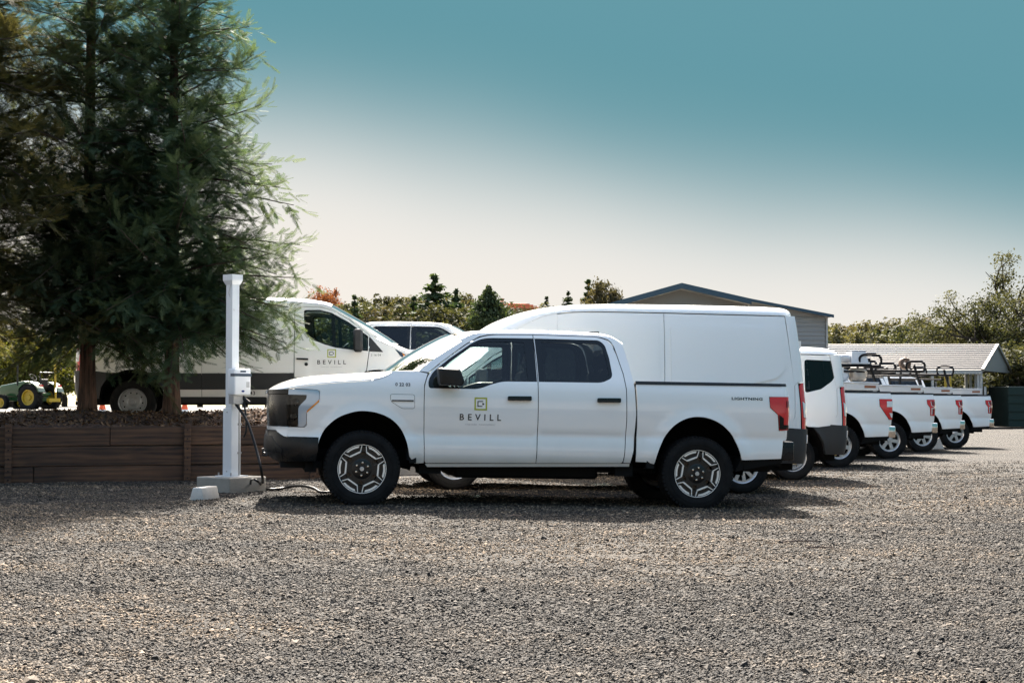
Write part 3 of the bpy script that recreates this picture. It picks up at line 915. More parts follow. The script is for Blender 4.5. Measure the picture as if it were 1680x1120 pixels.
PK_DOORF = fillet([(.668, .478, .03), (.655, .80), (.648, 1.10), (.650, 1.31, .05), (.690, 1.435, .08), (.83, 1.555), (1.10, 1.757), (1.255, 1.85, .10), (1.40, 1.878, .1), (1.846, 1.888), (1.869, 1.60), (1.880, 1.372), (1.884, .95), (1.876, .494)])
PK_DOORR = fillet([(1.884, .494), (1.892, .95), (1.888, 1.372), (1.877, 1.60), (1.854, 1.888), (2.58, 1.885, .12), (2.705, 1.845, .10), (2.772, 1.70), (2.835, 1.48), (2.862, 1.31), (2.868, .97), (2.853, .62), (2.838, .508, .03)])
PK_WINF = fillet([(.693, 1.279, .03), (.685, 1.36, .04), (.735, 1.455, .06), (.915, 1.602), (1.155, 1.773), (1.27, 1.832, .10), (1.38, 1.845, .1), (1.853, 1.852), (1.864, 1.62), (1.874, 1.374), (1.49, 1.369, .08), (1.36, 1.33), (1.235, 1.281, .08)])
PK_WINR = fillet([(1.893, 1.374), (1.882, 1.62), (1.864, 1.852), (2.59, 1.851, .07), (2.652, 1.80, .06), (2.692, 1.65), (2.716, 1.47, .04), (2.700, 1.43, .05), (2.60, 1.380, .06)])

def offset_poly(poly, d):
    """inset (positive) of a closed polygon, good enough for small insets"""
    P = np.array(poly, float)
    ar = np.sum(P[:, 0] * np.roll(P[:, 1], -1) - np.roll(P[:, 0], -1) * P[:, 1])
    t = np.roll(P, -1, 0) - np.roll(P, 1, 0); t /= np.linalg.norm(t, axis=1, keepdims=True) + 1e-12
    n = np.stack([-t[:, 1], t[:, 0]], -1) * (1 if ar > 0 else -1)
    return [tuple(q) for q in P + n * d]

_CACHE = {}
def C(key, fn):
    if key not in _CACHE: _CACHE[key] = fn()
    return _CACHE[key]

def top_rows(us, ze_f, zc_f, W_f, p=3.2, q=1.7, nt=15):
    rows = []
    ph = np.linspace(-1, 1, 2 * nt + 1)
    t = np.sign(ph) * np.sin(np.abs(ph) * math.pi / 2) ** 0.9
    for u in us:
        ze, zc, w = float(ze_f(u)), float(zc_f(u)), float(W_f(u))
        z = ze + max(zc - ze, 0.002) * np.power(np.clip(1 - np.abs(t) ** p, 0, 1), 1 / q)
        rows.append(np.stack([np.full_like(t, u), t * w, z], -1))
    return rows

def seats(root, x, v, dx=0):
    mb = MB()
    mb.box(x, x + .5, v - .25, v + .25, .78, .95, bev=.05)
    M = Matrix.Translation((x + .52, v, .92)) @ Matrix.Rotation(R(14), 4, 'Y')
    mb.box(-.07, .07, -.25, .25, 0, .62, M=M, bev=.05)
    mb.box(-.05, .05, -.13, .13, .66, .85, M=M, bev=.04)
    mb.box(-.01, .01, -.06, -.04, .6, .7, M=M); mb.box(-.01, .01, .04, .06, .6, .7, M=M)
    mb.obj("seat", M_SEAT, root)

def build_pickup(root, kind):
    """kind 'main' (charging, two-tone wheels, black trim) or 'fleet_a' / 'fleet_b' (chrome bumpers, work bodies)"""
    main = kind == 'main'
    B = PK
    for sd in (-1, 1):
        # front wing
        def fender():
            top = [(u, float(PK_SHUT(u)) - .004) for u in np.linspace(-.775, .285, 20)]
            hl = [(-.493, 1.237), (-.466, 1.222), (-.464, 1.127), (-.597, .998), (-.599, .858), (-.622, .836), (-.80, .834), (-.80, .735)]
            out = [(.300, 1.452), (.42, 1.458), (.575, 1.458), (.68, 1.437), (.642, 1.315), (.640, 1.10), (.648, .80), (.660, .478), (.56, .470), (.50, .545)]
            out = out + ARCH_F[::-1][1:-3] + [(-.468, .735)] + hl[::-1] + [(-.600, 1.243), (-.775, 1.243)] + top[1:]
            out = [p for i, p in enumerate(out)]
            return B.panel("fender", M_WHITE, B.S(out), side=sd, res=.05)
        fd = obj("fender", C(('fender', sd), fender), root)
        # doors
        def door(nm, o, w):
            return B.panel(nm, M_WHITE, B.S(o), holes=[w], side=sd, res=.06)
        for (o, w, tag, hx) in ((PK_DOORF, PK_WINF, 'f', 1.678), (PK_DOORR, PK_WINR, 'r', 2.667)):
            d = obj("door", C(('door', tag, sd), lambda: door("door", o, w)), root)
            obj("door_lining", C(('dl', tag, sd), lambda: B.panel("door_lining", M_INT, offset_poly(o, .012), holes=[w], side=sd, off=-.055, thick=0, res=.09)), d)
            # black window surround and panes
            inn = offset_poly(w, .020)
            if tag == 'f':
                gl = fillet([(.735, 1.30, .03), (.745, 1.40, .05), (.93, 1.575), (1.16, 1.742), (1.28, 1.795, .08), (1.40, 1.805), (1.745, 1.808, .02), (1.762, 1.60), (1.772, 1.392, .02), (1.49, 1.388, .05), (1.37, 1.352), (1.24, 1.303, .05)])
            else:
                gl = fillet([(1.955, 1.402, .02), (1.948, 1.60), (1.938, 1.815, .02), (2.575, 1.813, .05), (2.62, 1.775, .05), (2.66, 1.63), (2.682, 1.475, .03), (2.668, 1.445, .04), (2.585, 1.405, .05)])
            obj("window_surround", C(('ws', tag, sd), lambda: B.panel("window_surround", M_BLACKGLOSS, w, holes=[gl], side=sd, off=-.008, thick=.012, res=.08)), d)
            obj("window_glass", C(('wg', tag, sd), lambda: B.panel("window_glass", M_GLASS if tag == 'f' else M_TINT, gl, side=sd, off=-.014, thick=0, res=.12)), d)
            hh = fillet([(hx - .130, 1.164, .012), (hx + .130, 1.168, .012), (hx + .130, 1.216, .012), (hx - .130, 1.212, .012)])
            obj("door_handle", C(('dh', tag, sd), lambda: B.panel("door_handle", M_BLACKGLOSS, hh, side=sd, off=.034, thick=.045, res=.08)), d)
            cup = fillet([(hx - .09, 1.135, .03), (hx + .09, 1.137, .03), (hx + .09, 1.172, .02), (hx - .09, 1.170, .02)])
            obj("handle_recess", C(('hr', tag, sd), lambda: B.panel("handle_recess", M_WHITE, cup, side=sd, off=.0035, thick=0.004, res=.08)), d)
        # cab frame: windscreen pillar, roof rail, rear pillar
        def cabside():
            outer = [(.590, 1.462), (.71, 1.567), (.884, 1.688), (1.065, 1.806), (1.16, 1.866), (1.26, 1.893), (1.42, 1.905), (2.0, 1.911), (2.55, 1.905), (2.70, 1.890), (2.775, 1.862), (2.855, 1.79), (2.905, 1.61), (2.945, 1.42), (2.958, 1.32), (2.975, 1.04), (2.955, .65), (2.925, .512), (2.850, .512)]
            inner = [(2.861, .62), (2.876, .97), (2.870, 1.312), (2.843, 1.484), (2.780, 1.704), (2.758, 1.775), (2.728, 1.832), (2.69, 1.864), (2.62, 1.885), (2.54, 1.894), (1.85, 1.897), (1.40, 1.887), (1.335, 1.880), (1.25, 1.858), (1.095, 1.767), (.824, 1.564), (.690, 1.452)]
            return B.panel("cab_side", M_WHITE, outer + inner, side=sd, res=.05)
        obj("cab_side", C(('cabside', sd), cabside), root)
        # rocker under the doors
        rk = [(.672, .470), (2.92, .505), (2.92, .47), (.70, .435)]
        obj("rocker", C(('rocker', sd), lambda: B.panel("rocker", M_WHITE, rk, side=sd, off=-.006, thick=.06, res=.08)), root)
        # bed side
        def bedside():
            if main:
                tl = [(4.745, .90), (4.606, .892), (4.588, 1.068), (4.496, 1.145), (4.487, 1.268), (4.745, 1.272)]
            elif kind == 'fleet_a':
                tl = [(4.745, .895), (4.655, .885), (4.46, 1.14), (4.452, 1.275), (4.745, 1.28)]
            else:
                tl = [(4.745, .925), (4.605, .922), (4.596, 1.095), (4.532, 1.175), (4.525, 1.275), (4.745, 1.28)]
            out = [(2.985, .525), (3.10, .522), (3.185, .50)] + ARCH_R[1:] + [(4.22, .563), (4.640, .583), (4.668, .785), (4.735, .79)] + tl + [(4.735, 1.385), (2.975, 1.372), (2.985, 1.2), (2.992, .9)]
            return B.panel("bedside", M_WHITE, B.S(out), side=sd, res=.06)
        obj("bedside", C(('bedside', kind if kind != 'main' else 'main', sd), bedside), root)
        cap = [(2.968, 1.374), (4.725, 1.388), (4.725, 1.416), (2.968, 1.407)]
        obj("bed_rail_cap", C(('cap', sd), lambda: B.panel("bed_rail_cap", M_TRIM, cap, side=sd, off=.012, thick=.09, res=.1)), root)
        # tail lamp
        if main:
            T_out = fillet([(4.498, 1.148, .02), (4.490, 1.265, .02), (4.752, 1.272, .02), (4.757, 1.228, .01), (4.733, 1.150, .02), (4.750, 1.075, .02), (4.742, .905, .02), (4.610, .896, .02), (4.593, 1.070, .03)])
            d1 = [(4.690, 1.15), (4.690, 1.225), (4.738, 1.225), (4.738, 1.16)]
            d2 = fillet([(4.600, 1.07), (4.612, .905, .02), (4.738, .912, .02), (4.738, .955), (4.66, .958), (4.655, 1.035)])
        elif kind == 'fleet_a':
            T_out = fillet([(4.463, 1.145, .03), (4.456, 1.271, .02), (4.75, 1.276, .02), (4.75, .90, .02), (4.66, .890, .03)])
            d1 = [(4.60, 1.13), (4.60, 1.235), (4.745, 1.24), (4.745, 1.13)]
            d2 = [(4.69, .935), (4.65, 1.02), (4.745, 1.0), (4.745, .925)]
        else:
            T_out = fillet([(4.536, 1.18, .02), (4.53, 1.271, .02), (4.75, 1.276, .02), (4.75, .93, .02), (4.609, .926, .02), (4.602, 1.10, .02)])
            d1 = [(4.64, 1.15), (4.625, 1.235), (4.745, 1.24), (4.745, 1.15)]
            d2 = [(4.65, .96), (4.65, 1.08), (4.745, 1.08), (4.745, .96)]
        k = kind
        tl = obj("tail_lamp", C(('tl', k, sd), lambda: B.panel("tail_lamp", M_RED, B.S(T_out), side=sd, off=.008, thick=.05, res=.05)), root)
        obj("lamp_segment", C(('tl1', k, sd), lambda: B.panel("lamp_segment", M_REDDK if k != 'fleet_a' else M_LAMPW, B.S(d1), side=sd, off=.0115, thick=.005, res=.05)), tl)
        obj("lamp_segment", C(('tl2', k, sd), lambda: B.panel("lamp_segment", M_BLACKGLOSS if main else (M_LAMPW if k == 'fleet_a' else M_REDDK), B.S(d2), side=sd, off=.0115, thick=.005, res=.05)), tl)
        if k == 'fleet_b':
            strip = [(4.625, 1.145), (4.61, 1.24), (4.62, 1.245), (4.637, 1.15), (4.70, 1.125), (4.745, 1.12), (4.745, 1.105), (4.70, 1.11)]
            obj("lamp_strip", C(('tl3', k, sd), lambda: B.panel("lamp_strip", M_LAMPW, B.S(strip), side=sd, off=.0125, thick=.004, res=.05)), tl)
            st2 = [(4.628, .945), (4.628, 1.095), (4.745, 1.095), (4.745, 1.082), (4.645, 1.082), (4.645, .945)]
            obj("lamp_strip", C(('tl4', k, sd), lambda: B.panel("lamp_strip", M_LAMPW, B.S(st2), side=sd, off=.0125, thick=.004, res=.05)), tl)
        # head lamp
        hl = obj("head_lamp", C(('hl', sd), lambda: B.panel("head_lamp", M_LAMPBAR, B.S(fillet([(-.800, 1.236), (-.496, 1.236, .02), (-.470, 1.216, .02), (-.470, 1.130, .01), (-.603, 1.000, .02), (-.605, .866, .02), (-.630, .842, .02), (-.690, .842), (-.690, 1.050, .03), (-.606, 1.140, .02), (-.606, 1.180), (-.800, 1.180)])), side=sd, off=-.002, thick=.03, res=.05)), root)
        obj("turn_signal", C(('ts', sd), lambda: B.panel("turn_signal", M_AMBER, B.S([(-.600, .990), (-.598, 1.012), (-.474, 1.134), (-.472, 1.108)]), side=sd, off=.004, thick=.02, res=.05)), hl)
        obj("lamp_reflector", C(('lr', sd), lambda: B.panel("lamp_reflector", M_LAMPIN, B.S([(-.80, .856), (-.695, .856), (-.695, 1.045), (-.612, 1.138), (-.612, 1.174), (-.78, 1.174)]), side=sd, off=-.045, thick=.0, res=.06)), hl)
        obj("lamp_lens", C(('ll', sd), lambda: B.panel("lamp_lens", M_TINTLENS, B.S([(-.82, .846), (-.692, .846), (-.692, 1.048), (-.608, 1.140), (-.608, 1.178), (-.82, 1.178)]), side=sd, off=-.006, thick=.0, res=.06)), hl)
        for (uu, zz) in ((-.735, 1.10), (-.75, .95)):
            pj = MB()
            p = B.map(np.array([B.s_of(uu)]), np.array([zz]), sd, -.03)[0]
            pj.lathe([(0, -.012), (.03, -.012), (.042, 0), (.042, .02)], n=16, M=Matrix.Translation(p) @ (Matrix.Identity(4) if sd < 0 else Matrix.Rotation(math.pi, 4, 'Z')) @ Matrix.Rotation(R(-35), 4, 'Z'))
            pj.obj("lamp_projector", M_CHROME, hl, True)
        if main and sd < 0:
            port = fillet([(.283, 1.205, .02), (.538, 1.205, .02), (.543, 1.060, .02), (.41, 1.058, .02), (.288, 1.13, .03)])
            cp = obj("charge_port_door", B.panel("charge_port_door", M_WHITE, port, side=sd, off=.0025, thick=.004, res=.06), root)
            obj("charge_port_gap", B.panel("charge_port_gap", M_SEAM, offset_poly(port, -.004), holes=[offset_poly(port, .0005)], side=sd, off=.001, thick=0, res=.06), cp)  # thin flat dark ring marks the joint around the port door
            obj("port_badge", B.panel("port_badge", M_BADGE, fillet([(.298, 1.130, .004), (.532, 1.132, .004), (.532, 1.149, .004), (.298, 1.147, .004)]), side=sd, off=.010, thick=.008, res=.08), cp)
            obj("badge_lettering", B.project("badge_lettering", M_DECGREY, text2d("F-150", .009, 1.1, 1.4), sd, .342, 1.139, off=.0115), cp)
    # wells, bonnet, roof, glass
    for (cu, sgn) in ((0.0, 1), (3.69, 1)):
        for sd in (-1, 1):
            def well():
                V = []; F = []
                A = np.linspace(R(-12), R(192), 25)
                rr = .525
                for a in A:
                    for y in (.965, .52):
                        V.append((cu + rr * math.cos(a), sd * y, .50 + rr * math.sin(a)))
                for i in range(24):
                    F.append((2 * i, 2 * i + 2, 2 * i + 3, 2 * i + 1))
                V.append((cu, sd * .52, .5)); c = len(V) - 1
                for i in range(24): F.append((2 * i + 1, 2 * i + 3, c))
                return mesh_np("wheel_well", V, F, M_WELL)
            obj("wheel_well", C(('well', cu, sd), well), root)
    us = np.concatenate([np.linspace(-1.034, -.9, 12), np.linspace(-.86, .30, 26)])
    def hood():
        W_f = lambda u: B.wid(u) + float(B.W(float(PK_SHUT(u)))) - B.wref - .002
        return loft("hood", M_WHITE, top_rows(us, lambda u: PK_SHUT(u) + .002, PK_HOOD_Z, W_f, 2.6, 1.9, 18))
    obj("hood", C('hood', hood), root)
    def roof():
        uu = np.concatenate([np.linspace(1.04, 1.3, 7), np.linspace(1.4, 2.6, 12), np.linspace(2.65, 2.86, 8)])
        ze = pchip([.9, 1.065, 1.16, 1.26, 1.42, 2.0, 2.55, 2.70, 2.775, 2.86], [1.78, 1.808, 1.868, 1.895, 1.907, 1.913, 1.907, 1.892, 1.864, 1.80])
        return loft("roof", M_WHITE, top_rows(uu, ze, lambda u: max(float(PK_ROOF_Z(u)), float(ze(u)) + .012), lambda u: float(B.W(float(ze(u)))) - .001, 2.8, 1.8, 16))
    obj("roof", C('roof', roof), root)
    def screen():
        rows = []
        lowc, lowe = np.array([.27, 1.465]), np.array([.60, 1.470])
        cl = spline([(.262, 1.470), (.53, 1.665), (.828, 1.838), (.97, 1.905)], 5)
        el = spline([(.597, 1.465), (.717, 1.570), (.89, 1.690), (1.07, 1.806)], 5)
        for (c, e) in zip(cl, el):
            ve = float(B.W(e[1])) - .004
            t = np.linspace(-1, 1, 25)
            k = np.abs(t) ** 2.3
            rows.append(np.stack([c[0] + (e[0] - c[0]) * k, t * ve, c[1] + (e[1] - c[1]) * k], -1))
        return loft("windscreen", M_WIND, rows)
    obj("windscreen", C('screen', screen), root)
    def cowl():
        mb = MB(); t = np.linspace(-.9, .9, 13)
        rows = [[(.30, y, 1.455 - .03 * abs(y)) for y in t], [(.262 + .335 * abs(y / .94) ** 2.3 + .02, y, 1.468) for y in t]]
        V = [p for r in rows for p in r]
        return mesh_np("cowl", V, grid_faces(13, 2), M_TRIM)
    obj("cowl", C('cowl', cowl), root)
    wp = MB(); wp.tube([(.42, -.55, 1.475), (.36, -.2, 1.488), (.35, .1, 1.492)], .008, 6); wp.tube([(.40, .05, 1.49), (.42, .55, 1.48)], .008, 6)
    obj("wiper", C('wiper', lambda: wp.mesh("wiper", M_TRIM)), root)
    def rear_wall():
        e = [(2.86, 1.79), (2.90, 1.61), (2.942, 1.42), (2.955, 1.32), (2.972, 1.04), (2.955, .65), (2.93, .51)]
        rows = [[(u - .003, y * (float(B.W(z)) - .004), z) for y in np.linspace(-1, 1, 9)] for u, z in e]
        return loft("cab_rear_wall", M_WHITE, rows)
    obj("cab_rear_wall", C('rwall', rear_wall), root)
    obj("rear_window", C('rwin', lambda: mesh_np("rear_window", [(2.965, -.62, 1.42), (2.965, .62, 1.42), (2.885, .57, 1.77), (2.885, -.57, 1.77)], [(0, 1, 2, 3)], M_BLACKGLOSS)), root)
    fin = MB()
    fin.add([(2.56, -.03, 1.955), (2.56, .03, 1.955), (2.76, -.035, 1.925), (2.76, .035, 1.925), (2.66, -.008, 1.985), (2.66, .008, 1.985), (2.755, -.010, 1.988), (2.755, .010, 1.988)],
            [(0, 1, 5, 4), (4, 5, 7, 6), (6, 7, 3, 2), (0, 4, 6, 2), (1, 3, 7, 5)])
    obj("roof_antenna", C('fin', lambda: fin.mesh("roof_antenna", M_TRIM)), root)
    # nose
    def halves(nm, mat, o, **kw):
        ms = []
        for sd in (-1, 1):
            ms.append(B.panel(nm, mat, o, side=sd, **kw))
        import bmesh
        bm = bmesh.new()
        for m in ms: bm.from_mesh(m)
        me = bpy.data.meshes.new(nm); bm.to_mesh(me); bm.free(); me.materials.append(mat)
        me.polygons.foreach_set("use_smooth", np.ones(len(me.polygons), dtype=bool))
        me.set_sharp_from_angle(angle=R(35))
        return me
    s0 = B.s0
    so = B.s_of
    obj("grille", C('grille', lambda: halves("grille", M_GRILLE, [(s0, .842), (so(-.80), .842), (so(-.80), 1.180), (s0, 1.180)], off=-.012, thick=.05, res=.08)), root)
    obj("grille_top_bar", C('grilletop', lambda: halves("grille_top_bar", M_BLACKGLOSS, [(s0, 1.186), (so(-.803), 1.186), (so(-.803), 1.236), (s0, 1.222)], off=.004, thick=.05, res=.08)), root)
    if not main:
        pass
    obj("front_fascia", C('fascia', lambda: halves("front_fascia", M_WHITE, [(s0, .800), (so(-.94), .800), (so(-.835), .735), (so(-.80), .735), (so(-.80), .836), (s0, .836)], off=.004, thick=.05, res=.08)), root)
    obj("front_bumper", C(('fb', main), lambda: halves("front_bumper", M_BUMPER if main else M_CHROME, [(s0, .515), (so(-1.01), .515), (so(-.915), .468), (so(-.80), .466), (so(-.495), .478), (so(-.472), .600), (so(-.470), .728), (so(-.828), .726), (so(-.93), .793), (s0, .793)], off=.012, thick=.12, res=.06)), root)
    obj("bumper_insert", C('bi', lambda: halves("bumper_insert", M_TRIM, [(s0, .53), (so(-1.0), .53), (so(-.90), .49), (so(-.86), .49), (so(-.85), .60), (so(-.965), .74), (s0, .74)], off=.016, thick=.01, res=.08)), root)
    ad = MB(); ad.box(-.86, -.42, -.80, .80, .40, .475); ad.box(-.60, -.48, -.86, .86, .36, .46)
    obj("air_dam", C('ad', lambda: ad.mesh("air_dam", M_UNDER)), root)
    for sd in (-1, 1):
        th = MB(); th.tube([(-1.0, sd * .45, .57), (-1.05, sd * .45, .56), (-1.05, sd * .45, .52), (-1.0, sd * .45, .51)], .012, 8)
        obj("tow_hook", C(('th', sd), lambda: th.mesh("tow_hook", M_TRIM)), root)
    # mirrors
    for sd in (-1, 1):
        def mir():
            mb = MB()
            o = fillet([(.775, 1.315, .03), (.760, 1.50, .04), (1.005, 1.492, .03), (1.055, 1.355, .03), (1.035, 1.305, .03)])
            y0, y1 = sorted((sd * 1.03, sd * 1.23))
            n = len(o); c = np.mean(o, 0)
            V = []
            for k, (yy, sc) in enumerate(((1.03, .80), (1.045, .96), (1.10, 1.0), (1.18, .985), (1.215, .93), (1.228, .80))):
                V += [(c[0] + (p[0] - c[0]) * sc, sd * yy, c[1] + (p[1] - c[1]) * sc) for p in o]
            F = []
            for k in range(5):
                F += [(k * n + i, k * n + (i + 1) % n, (k + 1) * n + (i + 1) % n, (k + 1) * n + i) for i in range(n)]
            F += [tuple(range(n)), tuple(5 * n + i for i in range(n))]
            mb.add(V, F)
            mb.box(.80, .93, min(sd * .93, sd * 1.05), max(sd * .93, sd * 1.05), 1.31, 1.365, bev=.01)
            return mb.mesh("mirror", M_TRIM, True)
        mo = obj("mirror", C(('mir', sd), mir), root)
        mg = MB(); mg.box(1.048, 1.052, min(sd * 1.06, sd * 1.2), max(sd * 1.06, sd * 1.2), 1.33, 1.47, M=None)
        lens = MB(); lens.prism(fillet([(.985, 1.325, .008), (.985, 1.405, .008), (1.010, 1.400, .008), (1.015, 1.325, .008)]), min(sd * 1.20, sd * 1.226), max(sd * 1.20, sd * 1.226))
        obj("side_marker", C(('mlens', sd), lambda: lens.mesh("side_marker", M_LAMPW)), mo)
    # interior
    dash = MB()
    dash.add([(.42, y, z) for y in (-.8, .8) for z in (1.0, 1.43)] + [(.80, y, 1.40) for y in (-.8, .8)] + [(.98, y, 1.20) for y in (-.8, .8)] + [(.9, y, .85) for y in (-.8, .8)] + [(.42, y, .85) for y in (-.8, .8)],
             [(1, 3, 5, 4), (4, 5, 7, 6), (6, 7, 9, 8), (0, 1, 4, 6, 8, 10), (2, 11, 9, 7, 5, 3), (0, 10, 11, 2), (0, 2, 3, 1)])
    dash.box(.95, 1.01, -.12, .12, 1.10, 1.40, bev=.01)
    obj("dashboard", C('dash', lambda: dash.mesh("dashboard", M_INT)), root)
    sw = MB(); sw.lathe([(.185 + .014 * math.cos(t), .014 * math.sin(t)) for t in np.linspace(0, 2 * math.pi, 9)[:-1]], n=28, M=Matrix.Translation((1.06, -.42, 1.27)) @ Matrix.Rotation(R(62), 4, 'Y') @ Matrix.Rotation(R(90), 4, 'X'), closed=True)
    obj("steering_wheel", C('sw', lambda: sw.mesh("steering_wheel", M_INT, True)), root)
    if 'seatm' not in _CACHE:
        _CACHE['seatm'] = True
    for (x, v) in ((1.30, -.42), (1.30, .42), (2.15, -.45), (2.15, 0), (2.15, .45)):
        seats(root, x, v)
    fl = MB(); fl.box(.5, 2.90, -.88, .88, .50, .62); fl.box(1.15, 2.75, -.66, .66, 1.885, 1.895)
    obj("cabin_floor", C('fl', lambda: fl.mesh("cabin_floor", M_INT)), root)
    # bed
    bed = MB()
    bed.box(2.99, 4.70, -.50, .50, .74, .78); bed.box(2.99, 4.70, -.82, .82, 1.045, 1.06)
    for sd in (-1, 1):
        bed.box(2.99, 4.70, min(sd * .80, sd * .83), max(sd * .80, sd * .83), 1.06, 1.375)
    bed.box(2.985, 3.02, -.90, .90, .60, 1.37)
    obj("bed_box", C('bed', lambda: bed.mesh("bed_box", M_TRIM)), root)
    tg = MB(); tg.box(4.70, 4.752, -.80, .80, .80, 1.385, bev=.014)
    t_ = obj("tailgate", C('tg', lambda: tg.mesh("tailgate", M_WHITE)), root)
    th2 = MB(); th2.box(4.75, 4.762, -.12, .12, 1.24, 1.29)
    obj("tailgate_handle", C('tgh', lambda: th2.mesh("tailgate_handle", M_TRIM)), t_)
    rb = MB()
    rb.add([(4.650, sd * .93, z) for sd in (-1, 1) for z in (.56, .775)] + [(4.815, sd * .90, z) for sd in (-1, 1) for z in (.56, .772)] + [(4.85, sd * .5, z) for sd in (-1, 1) for z in (.56, .772)],
           [(0, 1, 5, 4), (4, 5, 9, 8), (8, 9, 11, 10), (10, 11, 7, 6), (6, 7, 3, 2), (1, 3, 7, 11, 9, 5), (0, 4, 8, 10, 6, 2), (0, 2, 3, 1)])
    bu = obj("rear_bumper", C(('rb', main), lambda: bev_mesh(rb, "rear_bumper", M_BUMPER if main else M_CHROME, .018)), root)
    ht = MB(); ht.box(4.60, 4.90, -.04, .04, .50, .56); ht.tube([(4.88, 0, .56), (4.88, 0, .60)], .02, 10); ht.lathe([(0, .65), (.018, .645), (.025, .625), (.018, .605), (0, .60)], n=12, M=Matrix.Translation((4.88, 0, 0)) @ Matrix.Rotation(R(90), 4, 'X'))
    obj("tow_hitch", C('ht', lambda: ht.mesh("tow_hitch", M_TRIM)), root)
    # underside
    ub = MB()
    for sd in (-1, 1):
        ub.box(-.85, 4.65, min(sd * .42, sd * .54), max(sd * .42, sd * .54), .42, .60)
    ub.box(1.02, 2.62, -.72, .72, .315, .47, bev=.03)
    ub.box(-.25, .25, -.80, .80, .30, .52); ub.box(3.45, 3.95, -.80, .80, .28, .50)
    ub.box(4.2, 4.66, -.90, .90, .50, .60)
    ub.box(2.78, 2.98, -.86, -.50, .36, .50); ub.box(.62, .86, -.84, -.45, .36, .47)
    ub.tube([(2.9, -.7, .44), (3.3, -.66, .40), (3.7, -.6, .42)], .03, 8)
    ub.tube([(.6, -.72, .45), (1.0, -.7, .40), (2.9, -.7, .41)], .018, 8)
    obj("chassis", C('ub', lambda: ub.mesh("chassis", M_UNDER)), root)
    for sd in (-1, 1):
        y0, y1 = sorted((sd * .90, sd * .985))
        for gi, (ua, ub_, za, zb) in enumerate(((.505, .575, .475, .545), (3.105, 3.19, .455, .545))):
            fl2 = MB(); fl2.box(ua, ub_, y0, y1, za, zb)
            obj("splash_guard", C(('sg', gi, sd), lambda: fl2.mesh("splash_guard", M_UNDER)), root)
        vl = MB(); vl.add([(4.18, sd * .975, .57), (4.66, sd * .965, .586), (4.66, sd * .95, .54), (4.12, sd * .95, .43), (4.18, sd * .70, .57), (4.66, sd * .70, .586), (4.66, sd * .7, .54), (4.12, sd * .70, .43)], [(0, 1, 2, 3), (4, 7, 6, 5), (0, 4, 5, 1), (3, 2, 6, 7), (0, 3, 7, 4), (1, 5, 6, 2)])
        obj("rear_valance", C(('vl', sd), lambda: vl.mesh("rear_valance", M_UNDER)), root)
    # wheels
    st = 'twotone' if main else 'alloy6'
    Rs = .412 if main else .405
    for i, (u, sd) in enumerate(((0, -1), (3.69, -1), (0, 1), (3.69, 1))):
        add_wheel(root, st, u, sd * .835, sd, spin=R((4, 9, 30, 17)[i]))

def bev_mesh(mb, name, mat, w):
    import bmesh
    me = mb.mesh(name, mat)
    bm = bmesh.new(); bm.from_mesh(me)
    bmesh.ops.bevel(bm, geom=list(bm.edges), offset=w, segments=3, profile=0.5, affect='EDGES')
    bm.to_mesh(me); bm.free()
    me.polygons.foreach_set("use_smooth", np.ones(len(me.polygons), dtype=bool))
    me.set_sharp_from_angle(angle=R(50))
    return me
M_TINTLENS = glass_mat("lamp_lens_glass", (0.45, 0.47, 0.47), 1.5)

def park(root, rx, ry, wb, hw, ang=9.0, z=None):
    """Put a vehicle so that its near rear wheel stands at (rx, ry); nose to the left."""
    a = R(ang); ex = np.array([math.cos(a), math.sin(a)]); n = np.array([-math.sin(a), math.cos(a)])
    r = np.array([rx, ry]) + n * hw; f = r - ex * wb
    zf, zr = float(gz(*f)), float(gz(*r))
    root.location = (f[0], f[1], zf)
    root.rotation_euler = (0, math.atan2(zf - zr, wb), a)

# the truck in front
truck = thing("pickup_truck", "white crew-cab electric pickup in front, plugged in beside the charging post", "pickup truck")
build_pickup(truck, 'main')
truck.location = (-1.7565, 17.8752, 0.0178 + 0.004)
truck.rotation_euler = (0, R(1.175), R(9.0))
company_decal(PK, truck, 1.257, 1.123, 1.0)
for sd in (-1, 1):
    obj("fleet_number_decal", PK.project("fleet_number_decal", M_INK, text2d("0 22 03", .036, 1.05, 1.05, bold=.02), sd, .412, 1.313), truck)
    obj("model_name_badge", PK.project("model_name_badge", M_BADGE, text2d("LIGHTNING", .031, 1.10, 1.55, bold=.035), sd, 4.233, 1.240), truck)

# ================================================================== the panel van
VN_ZW = [(.28, .93), (.40, .975), (.50, 1.0), (.60, 1.014), (.80, 1.021), (1.05, 1.022), (1.15, 1.018), (1.25, 1.008), (1.45, .985), (1.80, .945), (2.05, .91), (2.25, .875), (2.33, .858), (2.45, .82)]
VN_PLAN = [(-1.0, 0), (-.985, .35), (-.93, .60), (-.83, .79), (-.68, .92), (-.45, .992), (-.10, 1.018), (.4, 1.022), (4.15, 1.022), (4.40, 1.013), (4.54, .975), (4.62, .89), (4.655, .70), (4.66, .4), (4.66, 0)]
VN = Body(VN_PLAN, 2.0, VN_ZW, flares=[(0, .38, .46, .60, .018), (3.75, .38, .46, .60, .018)])
VARCH_F = spline([(-.47, .42), (-.455, .55), (-.38, .70), (-.24, .815), (-.08, .865), (.08, .865), (.18, .835), (.31, .76), (.42, .63), (.475, .47)], 4)
VARCH_R = spline([(3.265, .44), (3.30, .58), (3.39, .72), (3.53, .82), (3.67, .862), (3.83, .862), (3.97, .82), (4.11, .72), (4.20, .58), (4.235, .44)], 4)

